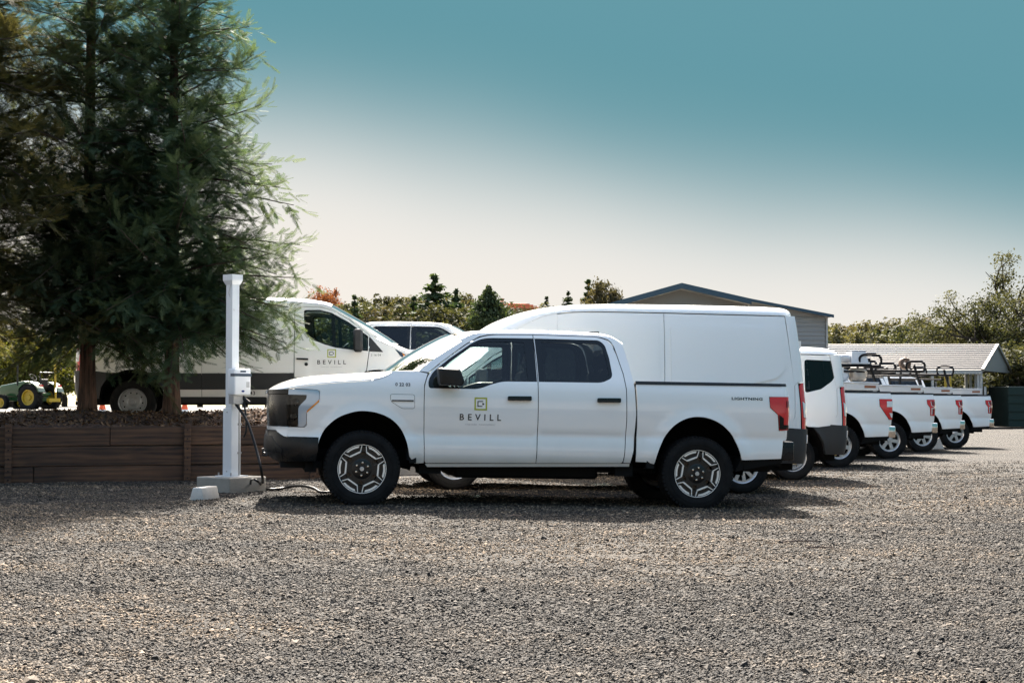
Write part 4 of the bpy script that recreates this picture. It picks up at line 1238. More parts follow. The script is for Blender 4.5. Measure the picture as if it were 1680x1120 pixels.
def build_van(root, high=False, windows=False, wheel='cap10', stripe=True):
    B = VN
    key = ('van', high, windows)
    if high:
        ze = pchip([-.2, .10, .45, .75, 1.0, 1.2, 1.6, 2.2, 4.6], [1.40, 1.50, 1.80, 2.03, 2.17, 2.245, 2.295, 2.31, 2.325])
        zc = pchip([-.1, .20, .40, .54, .73, .96, 1.24, 1.63, 2.0, 4.1, 4.35, 4.46, 4.52], [1.70, 1.88, 2.02, 2.125, 2.225, 2.30, 2.36, 2.405, 2.425, 2.455, 2.448, 2.425, 2.375])
        wc, we = [(-.42, 1.34), (-.02, 1.66), (.20, 1.835), (.42, 1.985)], [(-.14, 1.345), (.28, 1.64), (.46, 1.78), (.62, 1.90)]
        r_start, door_top = .40, 1.93
    else:
        ze = pchip([-.2, .05, .45, .70, .86, 1.05, 1.4, 4.6], [1.30, 1.44, 1.72, 1.86, 1.915, 1.93, 1.935, 1.935])
        zc = pchip([.3, .55, .72, .90, 1.2, 1.7, 2.5, 4.2, 4.42, 4.52, 4.58], [1.72, 1.87, 1.955, 2.00, 2.04, 2.065, 2.07, 2.06, 2.04, 2.0, 1.94])
        wc, we = [(-.30, 1.32), (.12, 1.60), (.45, 1.80), (.72, 1.955)], [(-.02, 1.335), (.24, 1.545), (.46, 1.71), (.72, 1.868)]
        r_start, door_top = .72, 1.90
    ex = .0 if not high else -.12
    for sd in (-1, 1):
        def fender():
            top = [(-.62, 1.055), (-.40, 1.16), (-.20, 1.255), (-.05, 1.315)]
            o = [(-.05, 1.33), (.0, 1.36), (.125, 1.43), (.130, 1.15), (.165, .875), (.172, .845)] + [p for p in VARCH_F[::-1] if p[0] < .165 and p[1] > .62] + [(-.50, .62), (-.62, .62), (-.80, .66), (-.80, .82), (-.72, .83), (-.60, .90)] + top
            return B.panel("fender", M_WHITE, B.S(o), side=sd, res=.06)
        obj("fender", C(('vf', sd), fender), root)
        tri = fillet([(.128, 1.405), (-.085, 1.152, .015), (.128, 1.162)])
        obj("quarter_trim", C(('vq', sd), lambda: B.panel("quarter_trim", M_CLAD, tri, side=sd, off=.004, thick=.006, res=.08)), root)
        dw = fillet([(.150, 1.168), (.40, 1.190), (.65, 1.222), (.83, 1.278), (1.00, 1.345), (1.075, 1.392, .05), (1.125, 1.50), (1.148, 1.76), (1.145, 1.832, .05), (.90, 1.836), (.72, 1.79), (.45, 1.635), (.150, 1.41)])
        dro = fillet([(.180, .860), (.142, 1.15), (.140, 1.425), (.44, 1.672), (.70, 1.825), (.88, 1.878, .08), (1.20, 1.880, .06), (1.275, 1.84, .06), (1.28, 1.4), (1.28, .48, .03), (.485, .475)])
        dro = dro + [p for p in VARCH_F[::-1] if p[0] > .20 and p[1] > .50]
        d = obj("door", C(('vd', sd), lambda: B.panel("door", M_WHITE, dro, holes=[dw], side=sd, res=.06)), root)
        obj("door_lining", C(('vdl', sd), lambda: B.panel("door_lining", M_INT, offset_poly(dro, .012), holes=[dw], side=sd, off=-.05, thick=0, res=.1)), d)
        g1 = fillet([(.170, 1.19), (.40, 1.212), (.645, 1.243), (.665, 1.735), (.46, 1.612), (.170, 1.395)])
        g2 = fillet([(.700, 1.258), (.83, 1.305), (.99, 1.368), (1.055, 1.405, .04), (1.10, 1.50), (1.122, 1.75), (1.12, 1.808, .04), (.91, 1.812), (.725, 1.765)])
        obj("window_surround", C(('vws', sd), lambda: B.panel("window_surround", M_BLACKGLOSS, dw, holes=[g1, g2], side=sd, off=-.006, thick=.012, res=.1)), d)
        for gi, gg in enumerate((g1, g2)):
            obj("window_glass", C(('vg', gi, sd), lambda: B.panel("window_glass", M_GLASS, gg, side=sd, off=-.012, thick=0, res=.12)), d)
        hn = fillet([(1.07, 1.02, .01), (1.25, 1.03, .01), (1.25, 1.055, .01), (1.07, 1.05, .01)])
        obj("door_handle", C(('vh', sd), lambda: B.panel("door_handle", M_TRIM, hn, side=sd, off=.03, thick=.04, res=.08)), d)
        hz = MB()
        p = B.map(np.array([1.10]), np.array([.955]), sd, .001)[0]
        hz.lathe([(.0, 0), (.012, 0), (.012, -.004), (.026, -.004), (.028, 0)], n=16, M=Matrix.Translation(p) @ (Matrix.Identity(4) if sd < 0 else Matrix.Rotation(math.pi, 4, 'Z')))
        obj("door_lock", C(('vlk', sd), lambda: hz.mesh("door_lock", M_TRIM)), d)
        # pillar and cant rail over the door
        def rail():
            outer = [(u, float(ze(u)) - .004) for u in np.linspace(-.0 + ex, 1.29, 16)]
            o = outer + [(1.29, 1.85), (1.275, 1.852), (1.205, 1.889), (.88, 1.888), (.695, 1.834), (.435, 1.682), (.135, 1.437), (.0 + ex * .5, 1.37)]
            return B.panel("roof_rail", M_WHITE, o, side=sd, res=.06)
        obj("roof_rail", C(key + ('rail', sd), rail), root)
        # side panels
        lo = .815
        hatch = []
        pw = [fillet([(1.46, 1.30, .08), (2.60, 1.30, .06), (2.60, 1.84, .06), (1.46, 1.84, .08)]), fillet([(2.80, 1.30, .06), (3.82, 1.32, .06), (3.82, 1.84, .06), (2.80, 1.84, .06)]),
              fillet([(3.92, 1.335, .05), (4.18, 1.40), (4.37, 1.53, .06), (4.415, 1.60, .05), (4.405, 1.84, .07), (3.92, 1.85, .05)])]
        segs = [(1.292, 2.692, pw[:1]), (2.700, 4.432, pw[1:])]
        for si, (a, b_, ws) in enumerate(segs):
            def sp():
                zt = lambda u: float(ze(u)) - .014
                up = [(u, zt(u)) for u in np.linspace(b_ - (.10 if si else 0), a, 10)]
                if si == 0:
                    o = [(a, lo), (b_, lo)] + up
                else:
                    ar = [p for p in VARCH_R if p[1] > lo]
                    o = [(a, lo)] + ar + [(4.30, lo), (4.432, 1.0), (4.44, 1.40)] + up
                return B.panel("side_panel", M_WHITE, o, holes=[w for w in ws] if windows else [], side=sd, res=.07)
            pn = obj("side_panel", C(key + ('sp', si, sd), sp), root)
            if windows:
                for wi, w in enumerate(ws):
                    obj("window_glass", C(key + ('pg', si, wi, sd), lambda: B.panel("window_glass", M_TINTD, w, side=sd, off=-.004, thick=.01, res=.12)), pn)
            else:
                # pressed panel
                zt = 2.16 if high else 1.80
                if si == 0:
                    pr = fillet([(1.42, 1.20, .10), (2.62, 1.20, .05), (2.62, zt, .05), (1.42, zt - (.05 if high else 0), .10)])
                else:
                    pr = fillet([(2.78, 1.20, .05), (3.85, 1.42, .30), (4.22, 1.50, .14), (4.33, 1.68, .10), (4.25, zt, .06), (2.78, zt, .05)]) if high else fillet([(2.78, 1.20, .05), (3.9, 1.28, .2), (4.28, 1.52, .12), (4.30, zt, .06), (2.78, zt, .05)])
                obj("pressed_panel", C(key + ('pp', si, sd), lambda: B.panel("pressed_panel", M_WHITE, pr, side=sd, off=.014, thick=.014, res=.10, edge=.012)), pn)
            sl = [(a, .545), (b_, .545), (b_, .43), (a, .43)] if si == 0 else [(a, .545), (3.283, .545), (3.262, .43), (a, .43)]
            obj("sill", C(key + ('sill', si, sd), lambda: B.panel("sill", M_WHITE, sl, side=sd, off=-.002, res=.1)), root)
            st = [(a, .552), (b_, .552), (b_, .806), (a, .806)] if si == 0 else [(a, .552), (3.288, .552), (3.40, .735), (3.50, .806), (a, .806)]
            obj("side_moulding", C(key + ('sm', si, sd), lambda: B.panel("side_moulding", M_CLAD, st, side=sd, off=.014, thick=.03, res=.1)), root)
        dm = [(.50, .552), (1.278, .552), (1.278, .745), (.38, .745)]
        obj("door_moulding", C(('vdm', sd), lambda: B.panel("door_moulding", M_CLAD, dm, side=sd, off=.014, thick=.025, res=.1)), d)
        skirt = [(.50, .33), (3.25, .33), (3.26, .425), (.49, .425)]
        obj("sill_skirt", C(('vsk', sd), lambda: B.panel("sill_skirt", M_CLAD, skirt, side=sd, off=-.01, thick=.05, res=.2)), root)
        rc = [(4.310, .855), (4.49, .86), (4.53, 1.40), (4.55, 1.44), (4.447, 1.47), (4.440, 1.0)]
        # corner pillar
        def corner():
            sA = [(4.440, 1.405), (4.500, 1.455), (B.s_of(4.56), 1.462), (B.s_of(4.645), 1.462), (B.s_of(4.645), float(ze(4.5)) - .004), (4.345, float(ze(4.4)) - .004)]
            return B.panel("corner_pillar", M_WHITE, sA, side=sd, res=.05)
        obj("corner_pillar", C(key + ('cp', sd), corner), root)
        lw = [(4.315, .858), (4.532, .850), (4.506, 1.40), (4.500, 1.448), (4.450, 1.405), (4.440, 1.0)]
        obj("corner_lower", C(key + ('cl', sd), lambda: B.panel("corner_lower", M_WHITE, lw, side=sd, res=.06)), root)
        T = [(4.512, 1.405), (4.545, 1.438), (4.60, 1.448), (4.632, 1.448), (4.645, .83), (4.542, .845)]
        if not high: T = [(a + .0, b) for a, b in T]
        tl = obj("tail_lamp", C(('vtl', sd), lambda: B.panel("tail_lamp", M_RED, B.S(T), side=sd, off=.006, thick=.05, res=.04)), root)
        W_ = [(4.548, 1.205), (4.612, 1.165), (4.632, 1.0), (4.632, .975), (4.565, 1.0)]
        obj("lamp_segment", C(('vtl2', sd), lambda: B.panel("lamp_segment", M_LAMPW, B.S(W_), side=sd, off=.010, thick=.01, res=.04)), tl)
        # rear bumper side
        s1 = B.s1
        bo = [p for p in VARCH_R[::-1] if p[0] > 4.08 and p[1] > .46]
        bs = [(4.255, .42), (s1, .40), (s1, .80), (B.s_of(4.655), .845), (B.s_of(4.52), .848), (4.300, .838), (4.05, .812)] + bo[::-1]
        rbm = obj("rear_bumper", C(('vrb', sd), lambda: B.panel("rear_bumper", M_CLAD, [(4.25, .40), (s1, .38), (s1, .80), (B.s_of(4.655), .845), (B.s_of(4.52), .848), (4.300, .840), (4.05, .806), (4.13, .72), (4.215, .58)], side=sd, off=.028, thick=.06, res=.06)), root)
        obj("bumper_reflector", C(('vrr', sd), lambda: B.panel("bumper_reflector", M_LAMPW, fillet([(B.s_of(4.60), .66, .01), (B.s_of(4.628), .66, .01), (B.s_of(4.628), .77, .01), (B.s_of(4.60), .77, .01)]), side=sd, off=.036, thick=.01, res=.05)), rbm)
        # rear doors
        def rdoor():
            o = [(B.s_of(4.655) + .02, .86), (s1 - .004, .86), (s1 - .004, float(ze(4.5)) - .01), (B.s_of(4.655) + .02, float(ze(4.5)) - .01)]
            return B.panel("rear_door", M_WHITE, o, side=sd, off=-.004, res=.1)
        rd = obj("rear_door", C(key + ('rd', sd), rdoor), root)
        hg = MB(); hp = B.map(np.array([B.s_of(4.645)]), np.array([1.95 if high else 1.70]), sd, .008)[0]
        hg.box(hp[0] - .01, hp[0] + .02, hp[1] - .02, hp[1] + .02, hp[2] - .05, hp[2] + .05)
        obj("hinge", C(key + ('hg', sd), lambda: hg.mesh("hinge", M_WHITE)), rd)
        # front: lamp, bumper
        hl = [(-.26, 1.205), (-.45, 1.105), (-.62, 1.025), (-.80, .93), (-.80, .80), (-.70, .83), (-.58, .90), (-.44, .995), (-.34, 1.10)]
        h_ = obj("head_lamp", C(('vhl', sd), lambda: B.panel("head_lamp", M_HEADBLUE, B.S(hl), side=sd, off=.005, thick=.03, res=.05)), root)
        am = [(-.375, 1.135), (-.41, 1.115), (-.53, .945), (-.46, .985), (-.415, 1.05)]
        obj("turn_signal", C(('vts', sd), lambda: B.panel("turn_signal", M_AMBER, B.S(am), side=sd, off=.010, thick=.01, res=.05)), h_)
        # mirror
        mm = MB(); M = Matrix.Translation((.30, sd * 1.13, 1.32))
        mm.box(-.07, .07, -.10, .10, -.17, .20, M=M, bev=.03); mm.box(-.05, .05, min(sd * -.18, 0), max(sd * -.18, 0), -.16, -.05, M=M)
        obj("mirror", C(('vm', sd), lambda: mm.mesh("mirror", M_CLAD, True)), root)
        for ai, (cu, rr) in enumerate(((0.0, .48), (3.75, .485))):
            def well():
                V = []; F = []
                A = np.linspace(R(-5), R(185), 19)
                for a in A:
                    for y in (.985, .6): V.append((cu + rr * math.cos(a), sd * y, .385 + rr * math.sin(a)))
                for i in range(18): F.append((2 * i, 2 * i + 2, 2 * i + 3, 2 * i + 1))
                V.append((cu, sd * .6, .385)); c = len(V) - 1
                for i in range(18): F.append((2 * i + 1, 2 * i + 3, c))
                return mesh_np("wheel_well", V, F, M_WELL)
            obj("wheel_well", C(('vwell', ai, sd), well), root)
    so, s0 = B.s_of, B.s0
    def both(nm, mat, o, **kw):
        import bmesh
        bm = bmesh.new()
        for sd in (-1, 1): bm.from_mesh(B.panel(nm, mat, o, side=sd, **kw))
        me = bpy.data.meshes.new(nm); bm.to_mesh(me); bm.free(); me.materials.append(mat)
        me.polygons.foreach_set("use_smooth", np.ones(len(me.polygons), dtype=bool)); me.set_sharp_from_angle(angle=R(35))
        return me
    obj("front_bumper", C('vfb', lambda: both("front_bumper", M_CLAD, [(s0, .28), (so(-.6), .30), (so(-.475), .42), (so(-.475), .615), (so(-.80), .655), (s0, .64)], off=.015, thick=.1, res=.08)), root)
    obj("grille", C('vgr', lambda: both("grille", M_GRILLE, [(s0, .655), (so(-.805), .665), (so(-.805), .93), (s0, .98)], off=-.01, thick=.04, res=.08)), root)
    us = np.concatenate([np.linspace(-.995, -.85, 9), np.linspace(-.8, -.06, 14)])
    hze = pchip([-1.0, -.9, -.80, -.62, -.40, -.20, -.05], [.985, .975, .945, 1.060, 1.165, 1.26, 1.325])
    hzc = pchip([-1.0, -.92, -.80, -.62, -.40, -.20, -.05], [.99, 1.03, 1.085, 1.155, 1.245, 1.325, 1.385])
    obj("hood", C('vhood', lambda: loft("hood", M_WHITE, top_rows(us, hze, hzc, lambda u: B.wid(u) + float(B.W(float(hze(u)))) - B.wref - .002, 2.8, 1.8, 14))), root)
    def screen():
        rows = []
        for (c, e) in zip(spline(wc, 5), spline(we, 5)):
            ve = float(B.W(e[1])) - .01
            t = np.linspace(-1, 1, 21); k = np.abs(t) ** 2.4
            rows.append(np.stack([c[0] + (e[0] - c[0]) * k, t * ve, c[1] + (e[1] - c[1]) * k], -1))
        return loft("windscreen", M_WIND, rows)
    obj("windscreen", C(key + ('ws',), screen), root)
    def roof():
        uu = np.concatenate([np.linspace(r_start, 1.3, 12), np.linspace(1.5, 4.1, 12), np.linspace(4.2, 4.5 if high else 4.56, 10)])
        def wf(u):
            z = float(ze(u)); dl = B.wref - float(B.W(z))
            return float(B.W(z)) if u < 3.9 else max(.05, float(B.wid(u + dl)) - dl)
        return loft("roof", M_WHITE, top_rows(uu, lambda u: float(ze(u)), zc, wf, 6.0, 1.9, 18))
    obj("roof", C(key + ('roof',), roof), root)
    ub = MB(); ub.box(-.8, 4.5, -.75, .75, .30, .50); ub.box(.3, 3.2, -.95, .95, .45, .56); ub.tube([(3.75, -.8, .36), (3.75, .8, .36)], .07, 10); ub.tube([(4.3, .3, .33), (4.75, .3, .33)], .035, 8)
    obj("chassis", C('vub', lambda: ub.mesh("chassis", M_UNDER)), root)
    ht = MB(); ht.box(4.5, 4.80, -.035, .035, .36, .42); ht.tube([(4.78, 0, .42), (4.78, 0, .46)], .02, 8); ht.lathe([(0, .52), (.02, .51), (.028, .49), (.02, .465), (0, .46)], n=12, M=Matrix.Translation((4.78, 0, 0)) @ Matrix.Rotation(R(90), 4, 'X'))
    obj("tow_hitch", C('vht', lambda: ht.mesh("tow_hitch", M_BRASS)), root)
    ds = MB(); ds.box(-.05, .55, -.88, .88, .95, 1.22, bev=.06)
    ds.lathe([(.19 + .014 * math.cos(t), .014 * math.sin(t)) for t in np.linspace(0, 2 * math.pi, 9)[:-1]], n=24, M=Matrix.Translation((.66, -.45, 1.20)) @ Matrix.Rotation(R(48), 4, 'Y') @ Matrix.Rotation(R(90), 4, 'X'), closed=True)
    obj("dashboard", C('vds', lambda: ds.mesh("dashboard", M_INT)), root)
    for v in (-.48, .48):
        sm = MB(); M = Matrix.Translation((1.16, v, .95)) @ Matrix.Rotation(R(12), 4, 'Y')
        sm.box(-.07, .06, -.24, .24, 0, .60, M=M, bev=.05); sm.box(-.045, .045, -.13, .13, .63, .82, M=M, bev=.04); sm.box(.70, 1.20, v - .25, v + .25, .78, .95, bev=.05)
        obj("seat", C(('vs', v), lambda: sm.mesh("seat", M_SEAT)), root)
    bk = MB(); bk.box(1.34, 1.36, -.9, .9, .5, 1.85)
    if not windows:
        obj("bulkhead", C('vbk', lambda: bk.mesh("bulkhead", M_BULK)), root)
    for i, (u, sd) in enumerate(((0, -1), (3.75, -1), (0, 1), (3.75, 1))):
        add_wheel(root, wheel, u, sd * .875, sd, spin=R((10, 25, 40, 5)[i]))
M_HEADBLUE = simple("head_lamp_dark", (0.03, 0.045, 0.075), 0.1, coat=1.0)
M_TINTD = glass_mat("privacy_glass", (0.03, 0.035, 0.04))
M_BULK = simple("bulkhead_grey", (0.30, 0.31, 0.31), 0.6)

van1 = thing("cargo_van", "tall white cargo van parked right behind the front pickup", "van", group="white vans parked in the row")
build_van(van1, high=True, wheel='cap10')
park(van1, 2.976, 20.52, 3.75, .99)
van2 = thing("passenger_van", "low white van with a dark rear side window, parked behind the tall cargo van", "van", group="white vans parked in the row")
build_van(van2, windows=True, wheel='steel')
park(van2, 4.30, 24.3, 3.75, .99)
van3 = thing("cargo_van", "white cargo van with a charcoal side stripe behind the redwoods, nose to the right", "van")
build_van(van3, wheel='steel')
van3.scale = (1.045, 1, 1); van3.location = (-2.22, 26.6, TERR_Z); van3.rotation_euler = (0, 0, R(183))
company_decal(VN, van3, .71, 1.13, .98)
for sd in (-1, 1):
    obj("fleet_number_decal", VN.project("fleet_number_decal", M_INK, text2d("2 16 04", .034, 1.05, 1.0), sd, .03, 1.105), van3)
    obj("plate_number_decal", VN.project("plate_number_decal", M_INK, text2d("11743", .06, 1.1, 1.0, bold=.02), sd, 1.98, .49), van3)

# ------------------------------------------------------------------ fleet pickups with work bodies
def fleet_extras(root, rack=True, box=True):
    if box:
        for sd in (-1, 1):
            bx = MB(); y0, y1 = sorted((sd * .62, sd * .945))
            bx.box(3.02, 4.46, y0, y1, 1.425, 1.555, bev=.012)
            b_ = obj("tool_box", C(('tb', sd), lambda: bx.mesh("tool_box", M_BOXWHITE)), root)
            ld = MB(); ld.box(3.01, 4.47, min(sd * .61, sd * .955), max(sd * .61, sd * .955), 1.556, 1.585, bev=.008)
            obj("lid", C(('tbl', sd), lambda: ld.mesh("lid", M_BOXWHITE)), b_)
            lb = MB(); yy = sorted((sd * .946, sd * .949)); lb.box(4.18, 4.40, yy[0], yy[1], 1.475, 1.522)
            obj("maker_plate", C(('tbp', sd), lambda: lb.mesh("maker_plate", M_ORLABEL)), b_)
            lg = MB(); lg.box(3.10, 4.38, min(sd * .80, sd * .86), max(sd * .80, sd * .86), 1.385, 1.43)
            obj("mounting_foot", C(('tbf', sd), lambda: lg.mesh("mounting_foot", M_TUBE)), b_)
    if rack:
        e = bpy.data.objects.new("ladder_rack", None); COL.objects.link(e); e.parent = root
        zr = 1.92
        for sd in (-1, 1):
            y = sd * .80
            for ui, (u, lean) in enumerate(((4.50, -.17), (3.12, .10))):
                up = MB(); up.tube([(u, y * 1.06, 1.40), (u + lean * .55, y, 1.72), (u + lean, y * .96, zr + .10)], .030, 8)
                obj("upright", C(('ru', ui, sd), lambda: up.mesh("upright", M_TUBE, True)), e)
                hp = MB()
                cu, cz, a, b = u + lean + .02, zr + .07, .215, .115
                pts = []
                for t in np.linspace(0, 2 * math.pi, 25)[:-1]:
                    c, s = math.cos(t), math.sin(t)
                    pts.append((cu + a * np.sign(c) * abs(c) ** .6, y, cz + b * np.sign(s) * abs(s) ** .75))
                pts.append(pts[0])
                hp.tube(pts, .024, 6)
                obj("hoop", C(('rh', ui, sd), lambda: hp.mesh("hoop", M_TUBE, True)), e)
            rl = MB(); rl.tube([(1.0, y, zr - .02), (4.55, y, zr - .03)], .028, 8)
            obj("side_rail", C(('rr', sd), lambda: rl.mesh("side_rail", M_TUBE, True)), e)
            r2 = MB(); r2.tube([(1.1, y * .97, zr - .13), (4.25, y * .97, zr - .14)], .018, 8)
            obj("side_rail", C(('rr2', sd), lambda: r2.mesh("side_rail", M_TUBE, True)), e)
        for u in (1.1, 2.2, 3.2, 4.2):
            cb = MB(); cb.tube([(u, -.8, zr - .02), (u, .8, zr - .02)], .02, 8)
            obj("cross_bar", C(('rc', u), lambda: cb.mesh("cross_bar", M_TUBE, True)), e)
M_BOXWHITE = simple("toolbox_white", (0.72, 0.71, 0.69), 0.4, var=0.05, scale=6)

fleet = [
    ('fleet_a', 6.05, 29.4, "white work pickup with wedge-shaped tail lamp, next after the low van", True, True),
    ('fleet_b', 8.13, 34.2, "white work pickup with stepped tail lamp and ladder rack, third from the far end", True, True),
    ('fleet_b', 10.04, 38.8, "white work pickup with ladder rack, second from the far end of the row", True, True),
    ('fleet_b', 11.76, 42.1, "white work pickup farthest in the row, beside the metal carport", False, True),
]
for (k, X, D, lab, rk, bx) in fleet:
    t = thing("pickup_truck", lab, "pickup truck", group="work pickups in the row")
    build_pickup(t, k)
    fleet_extras(t, rk, bx)
    park(t, X, D, 3.69, .96)
for (px, py, D, lab, ang) in ((668, 575, 32.0, "white crew-cab pickup in the upper yard, seen over the cargo van's nose", 186), (800, 575, 37.0, "white pickup roof just showing behind the front truck's windscreen", 184)):
    t = thing("pickup_truck", lab, "pickup truck", group="pickups in the upper yard")
    build_pickup(t, 'fleet_b')
    p = at(px, py, D)
    t.rotation_euler = (0, 0, R(ang))
    t.location = (p[0] + 1.85, p[1] + .9, TERR_Z + .03)

# ================================================================== timber retaining wall and planting bed
wdir = (WALL_B - WALL_A) / np.linalg.norm(WALL_B - WALL_A); wang = math.atan2(wdir[1], wdir[0])
wlen = float(np.linalg.norm(WALL_B - WALL_A))
wall = thing("retaining_wall", "dark timber plank retaining wall below the redwoods", "wall", (WALL_A[0], WALL_A[1], 0.0), (0, 0, wang))
_px = lambda px: float(np.interp(px, [-200, 30, 305, 430, 560], [0.0, (-6.67 - WALL_A[0]) / wdir[0], (-4.50 - WALL_A[0]) / wdir[0], (-3.5 - WALL_A[0]) / wdir[0], wlen]))
post_u = [0.35, _px(24), _px(305), wlen - 0.35]
prng = random.Random(3)
_pl = [[0, _px(24) + .02, _px(180), _px(305) - .01, wlen], [0, _px(24) - .02, _px(305) + .01, wlen], [0, _px(60), _px(305), wlen]]
for row in range(3):
    z0 = 0.012 + 0.268 * row; z1 = z0 + 0.256
    ed = _pl[2 - row]
    for a, b in zip(ed[:-1], ed[1:]):
        mb = MB(); dy = prng.uniform(-.008, .008); tw = prng.uniform(-.006, .006)
        mb.box(a + .004, b - .004, dy, dy + .09, z0 + tw, z1 + tw, bev=.007)
        mb.obj("plank", M_WOOD, wall)
for u in post_u:
    mb = MB(); mb.box(u - .045, u + .045, -.075, -.012, -.15, .845, bev=.006)
    po = mb.obj("post", M_WOOD, wall)
    for z in (.10, .22, .38, .50, .64, .76):
        bt = MB(); bt.lathe([(0, -.088), (.008, -.088), (.011, -.084), (.011, -.075)], n=8, M=Matrix.Translation((u, 0, z)))
        bt.obj("bolt", M_TUBE, po)

def mulch_z(d, along):
    return TERR_Z + .0 + .20 * math.exp(-((d - 1.55) / .85) ** 2) + .02 * math.sin(along * 2.1) + .012 * math.sin(along * 7.7 + d * 9)
def mulch_mat():
    m, nt, b = newmat("bark_mulch")
    b.inputs["Roughness"].default_value = 0.95
    tc = nt.nodes.new("ShaderNodeTexCoord")
    v = nt.nodes.new("ShaderNodeTexVoronoi"); v.inputs["Scale"].default_value = 38
    nt.links.new(tc.outputs["Object"], v.inputs["Vector"])
    sp = nt.nodes.new("ShaderNodeSeparateColor"); nt.links.new(v.outputs["Color"], sp.inputs[0])
    r = nt.nodes.new("ShaderNodeValToRGB"); r.color_ramp.elements[0].color = (0.02, 0.011, 0.007, 1); r.color_ramp.elements[1].color = (0.13, 0.065, 0.038, 1)
    nt.links.new(sp.outputs[0], r.inputs["Fac"]); nt.links.new(r.outputs["Color"], b.inputs["Base Color"])
    bp = nt.nodes.new("ShaderNodeBump"); bp.inputs["Strength"].default_value = 1.0; bp.inputs["Distance"].default_value = 0.03
    nt.links.new(v.outputs["Distance"], bp.inputs["Height"]); nt.links.new(bp.outputs["Normal"], b.inputs["Normal"])
    return m
M_MULCH = mulch_mat()
nrm = np.array([-wdir[1], wdir[0]])
A_ = np.linspace(-1.0, wlen + .1, 110); D_ = np.linspace(.075, 3.0, 34)
V = []
for d in D_:
    for a in A_:
        p = WALL_A + wdir * a + nrm * d
        V.append((p[0], p[1], mulch_z(d, a) - (.0 if d > .1 else .03)))
obj("mulch_bed", mesh_np("mulch_bed", V, grid_faces(len(A_), len(D_)), M_MULCH, smooth=True), kind="structure")
# loose bark chips
nch = 6500
ca = rng.uniform(0, wlen, nch); cd = rng.uniform(.1, 2.7, nch)
cz = np.array([mulch_z(d, a) for d, a in zip(cd, ca)])
cp = WALL_A + wdir * ca[:, None] + nrm * cd[:, None]
ang = rng.uniform(0, 6.28, nch); L = rng.uniform(.015, .05, nch); Wd = rng.uniform(.006, .014, nch); tl = rng.normal(0, .45, nch); t2 = rng.normal(0, .4, nch)
ex = np.stack([np.cos(ang) * np.cos(tl), np.sin(ang) * np.cos(tl), np.sin(tl)], -1) * L[:, None]
ey = np.stack([-np.sin(ang) * np.cos(t2), np.cos(ang) * np.cos(t2), np.sin(t2)], -1) * Wd[:, None]
c0 = np.stack([cp[:, 0], cp[:, 1], cz + .012], -1)
V = np.stack([c0 - ex - ey, c0 + ex - ey, c0 + ex + ey, c0 - ex + ey], 1)
M_CHIP = foliage_mat("bark_chip", (0.035, 0.018, 0.010), (0.22, 0.12, 0.07), 0.0, 0.9)
obj("mulch_chips", mesh_np("mulch_chips", V.reshape(-1, 3), np.arange(4 * nch).reshape(-1, 4), M_CHIP, attrs={"tone": np.repeat(rng.random(nch) ** 1.6, 4)}), kind="stuff")

# ================================================================== redwoods
def bark_mat():
    m, nt, b = newmat("redwood_bark")
    b.inputs["Roughness"].default_value = 0.95
    tc = nt.nodes.new("ShaderNodeTexCoord")
    mp = nt.nodes.new("ShaderNodeMapping"); mp.inputs["Scale"].default_value = (16, 16, 1.6)
    nt.links.new(tc.outputs["Object"], mp.inputs["Vector"])
    n = nt.nodes.new("ShaderNodeTexNoise"); n.inputs["Scale"].default_value = 1.5; n.inputs["Detail"].default_value = 8; n.inputs["Distortion"].default_value = .6
    nt.links.new(mp.outputs[0], n.inputs["Vector"])
    r = nt.nodes.new("ShaderNodeValToRGB"); r.color_ramp.elements[0].position = .35; r.color_ramp.elements[0].color = (0.02, 0.012, 0.008, 1)
    r.color_ramp.elements[1].position = .72; r.color_ramp.elements[1].color = (0.15, 0.08, 0.05, 1)
    nt.links.new(n.outputs["Fac"], r.inputs["Fac"]); nt.links.new(r.outputs["Color"], b.inputs["Base Color"])
    bp = nt.nodes.new("ShaderNodeBump"); bp.inputs["Strength"].default_value = 1; bp.inputs["Distance"].default_value = 0.03
    nt.links.new(n.outputs["Fac"], bp.inputs["Height"]); nt.links.new(bp.outputs["Normal"], b.inputs["Normal"])
    return m
M_BARK = bark_mat()
M_TWIG = simple("twig_brown", (0.045, 0.032, 0.022), 0.9, var=.3, scale=5)
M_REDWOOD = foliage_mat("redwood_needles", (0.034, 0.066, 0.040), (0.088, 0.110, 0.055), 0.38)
M_REDWOOD2 = foliage_mat("redwood_needles_brown", (0.034, 0.044, 0.020), (0.13, 0.11, 0.045), 0.42)

def trunk_mesh(name, H, r0, mat, seed, flare=.38, n=22, rows=26, lean=(0, 0), ridge=.06):
    g = np.random.default_rng(seed); ph = g.uniform(0, 6.28, 6)
    V = []
    for i in range(rows):
        t = i / (rows - 1); z = H * t ** 1.25
        r = r0 * (1 - t) ** .85 + .012 + r0 * flare * math.exp(-z / .28)
        for k in range(n):
            a = 2 * math.pi * k / n
            q = 1 + ridge * (math.sin(5 * a + ph[0] + .5 * z) + .7 * math.sin(9 * a + ph[1] - .4 * z) + .5 * math.sin(13 * a + ph[2])) * (1 + 1.2 * math.exp(-z / .4))
            V.append((lean[0] * z + r * q * math.cos(a), lean[1] * z + r * q * math.sin(a), z - .08))
    F = []
    for i in range(rows - 1):
        for k in range(n):
            F.append((i * n + k, i * n + (k + 1) % n, (i + 1) * n + (k + 1) % n, (i + 1) * n + k))
    return mesh_np(name, V, F, mat, smooth=True)

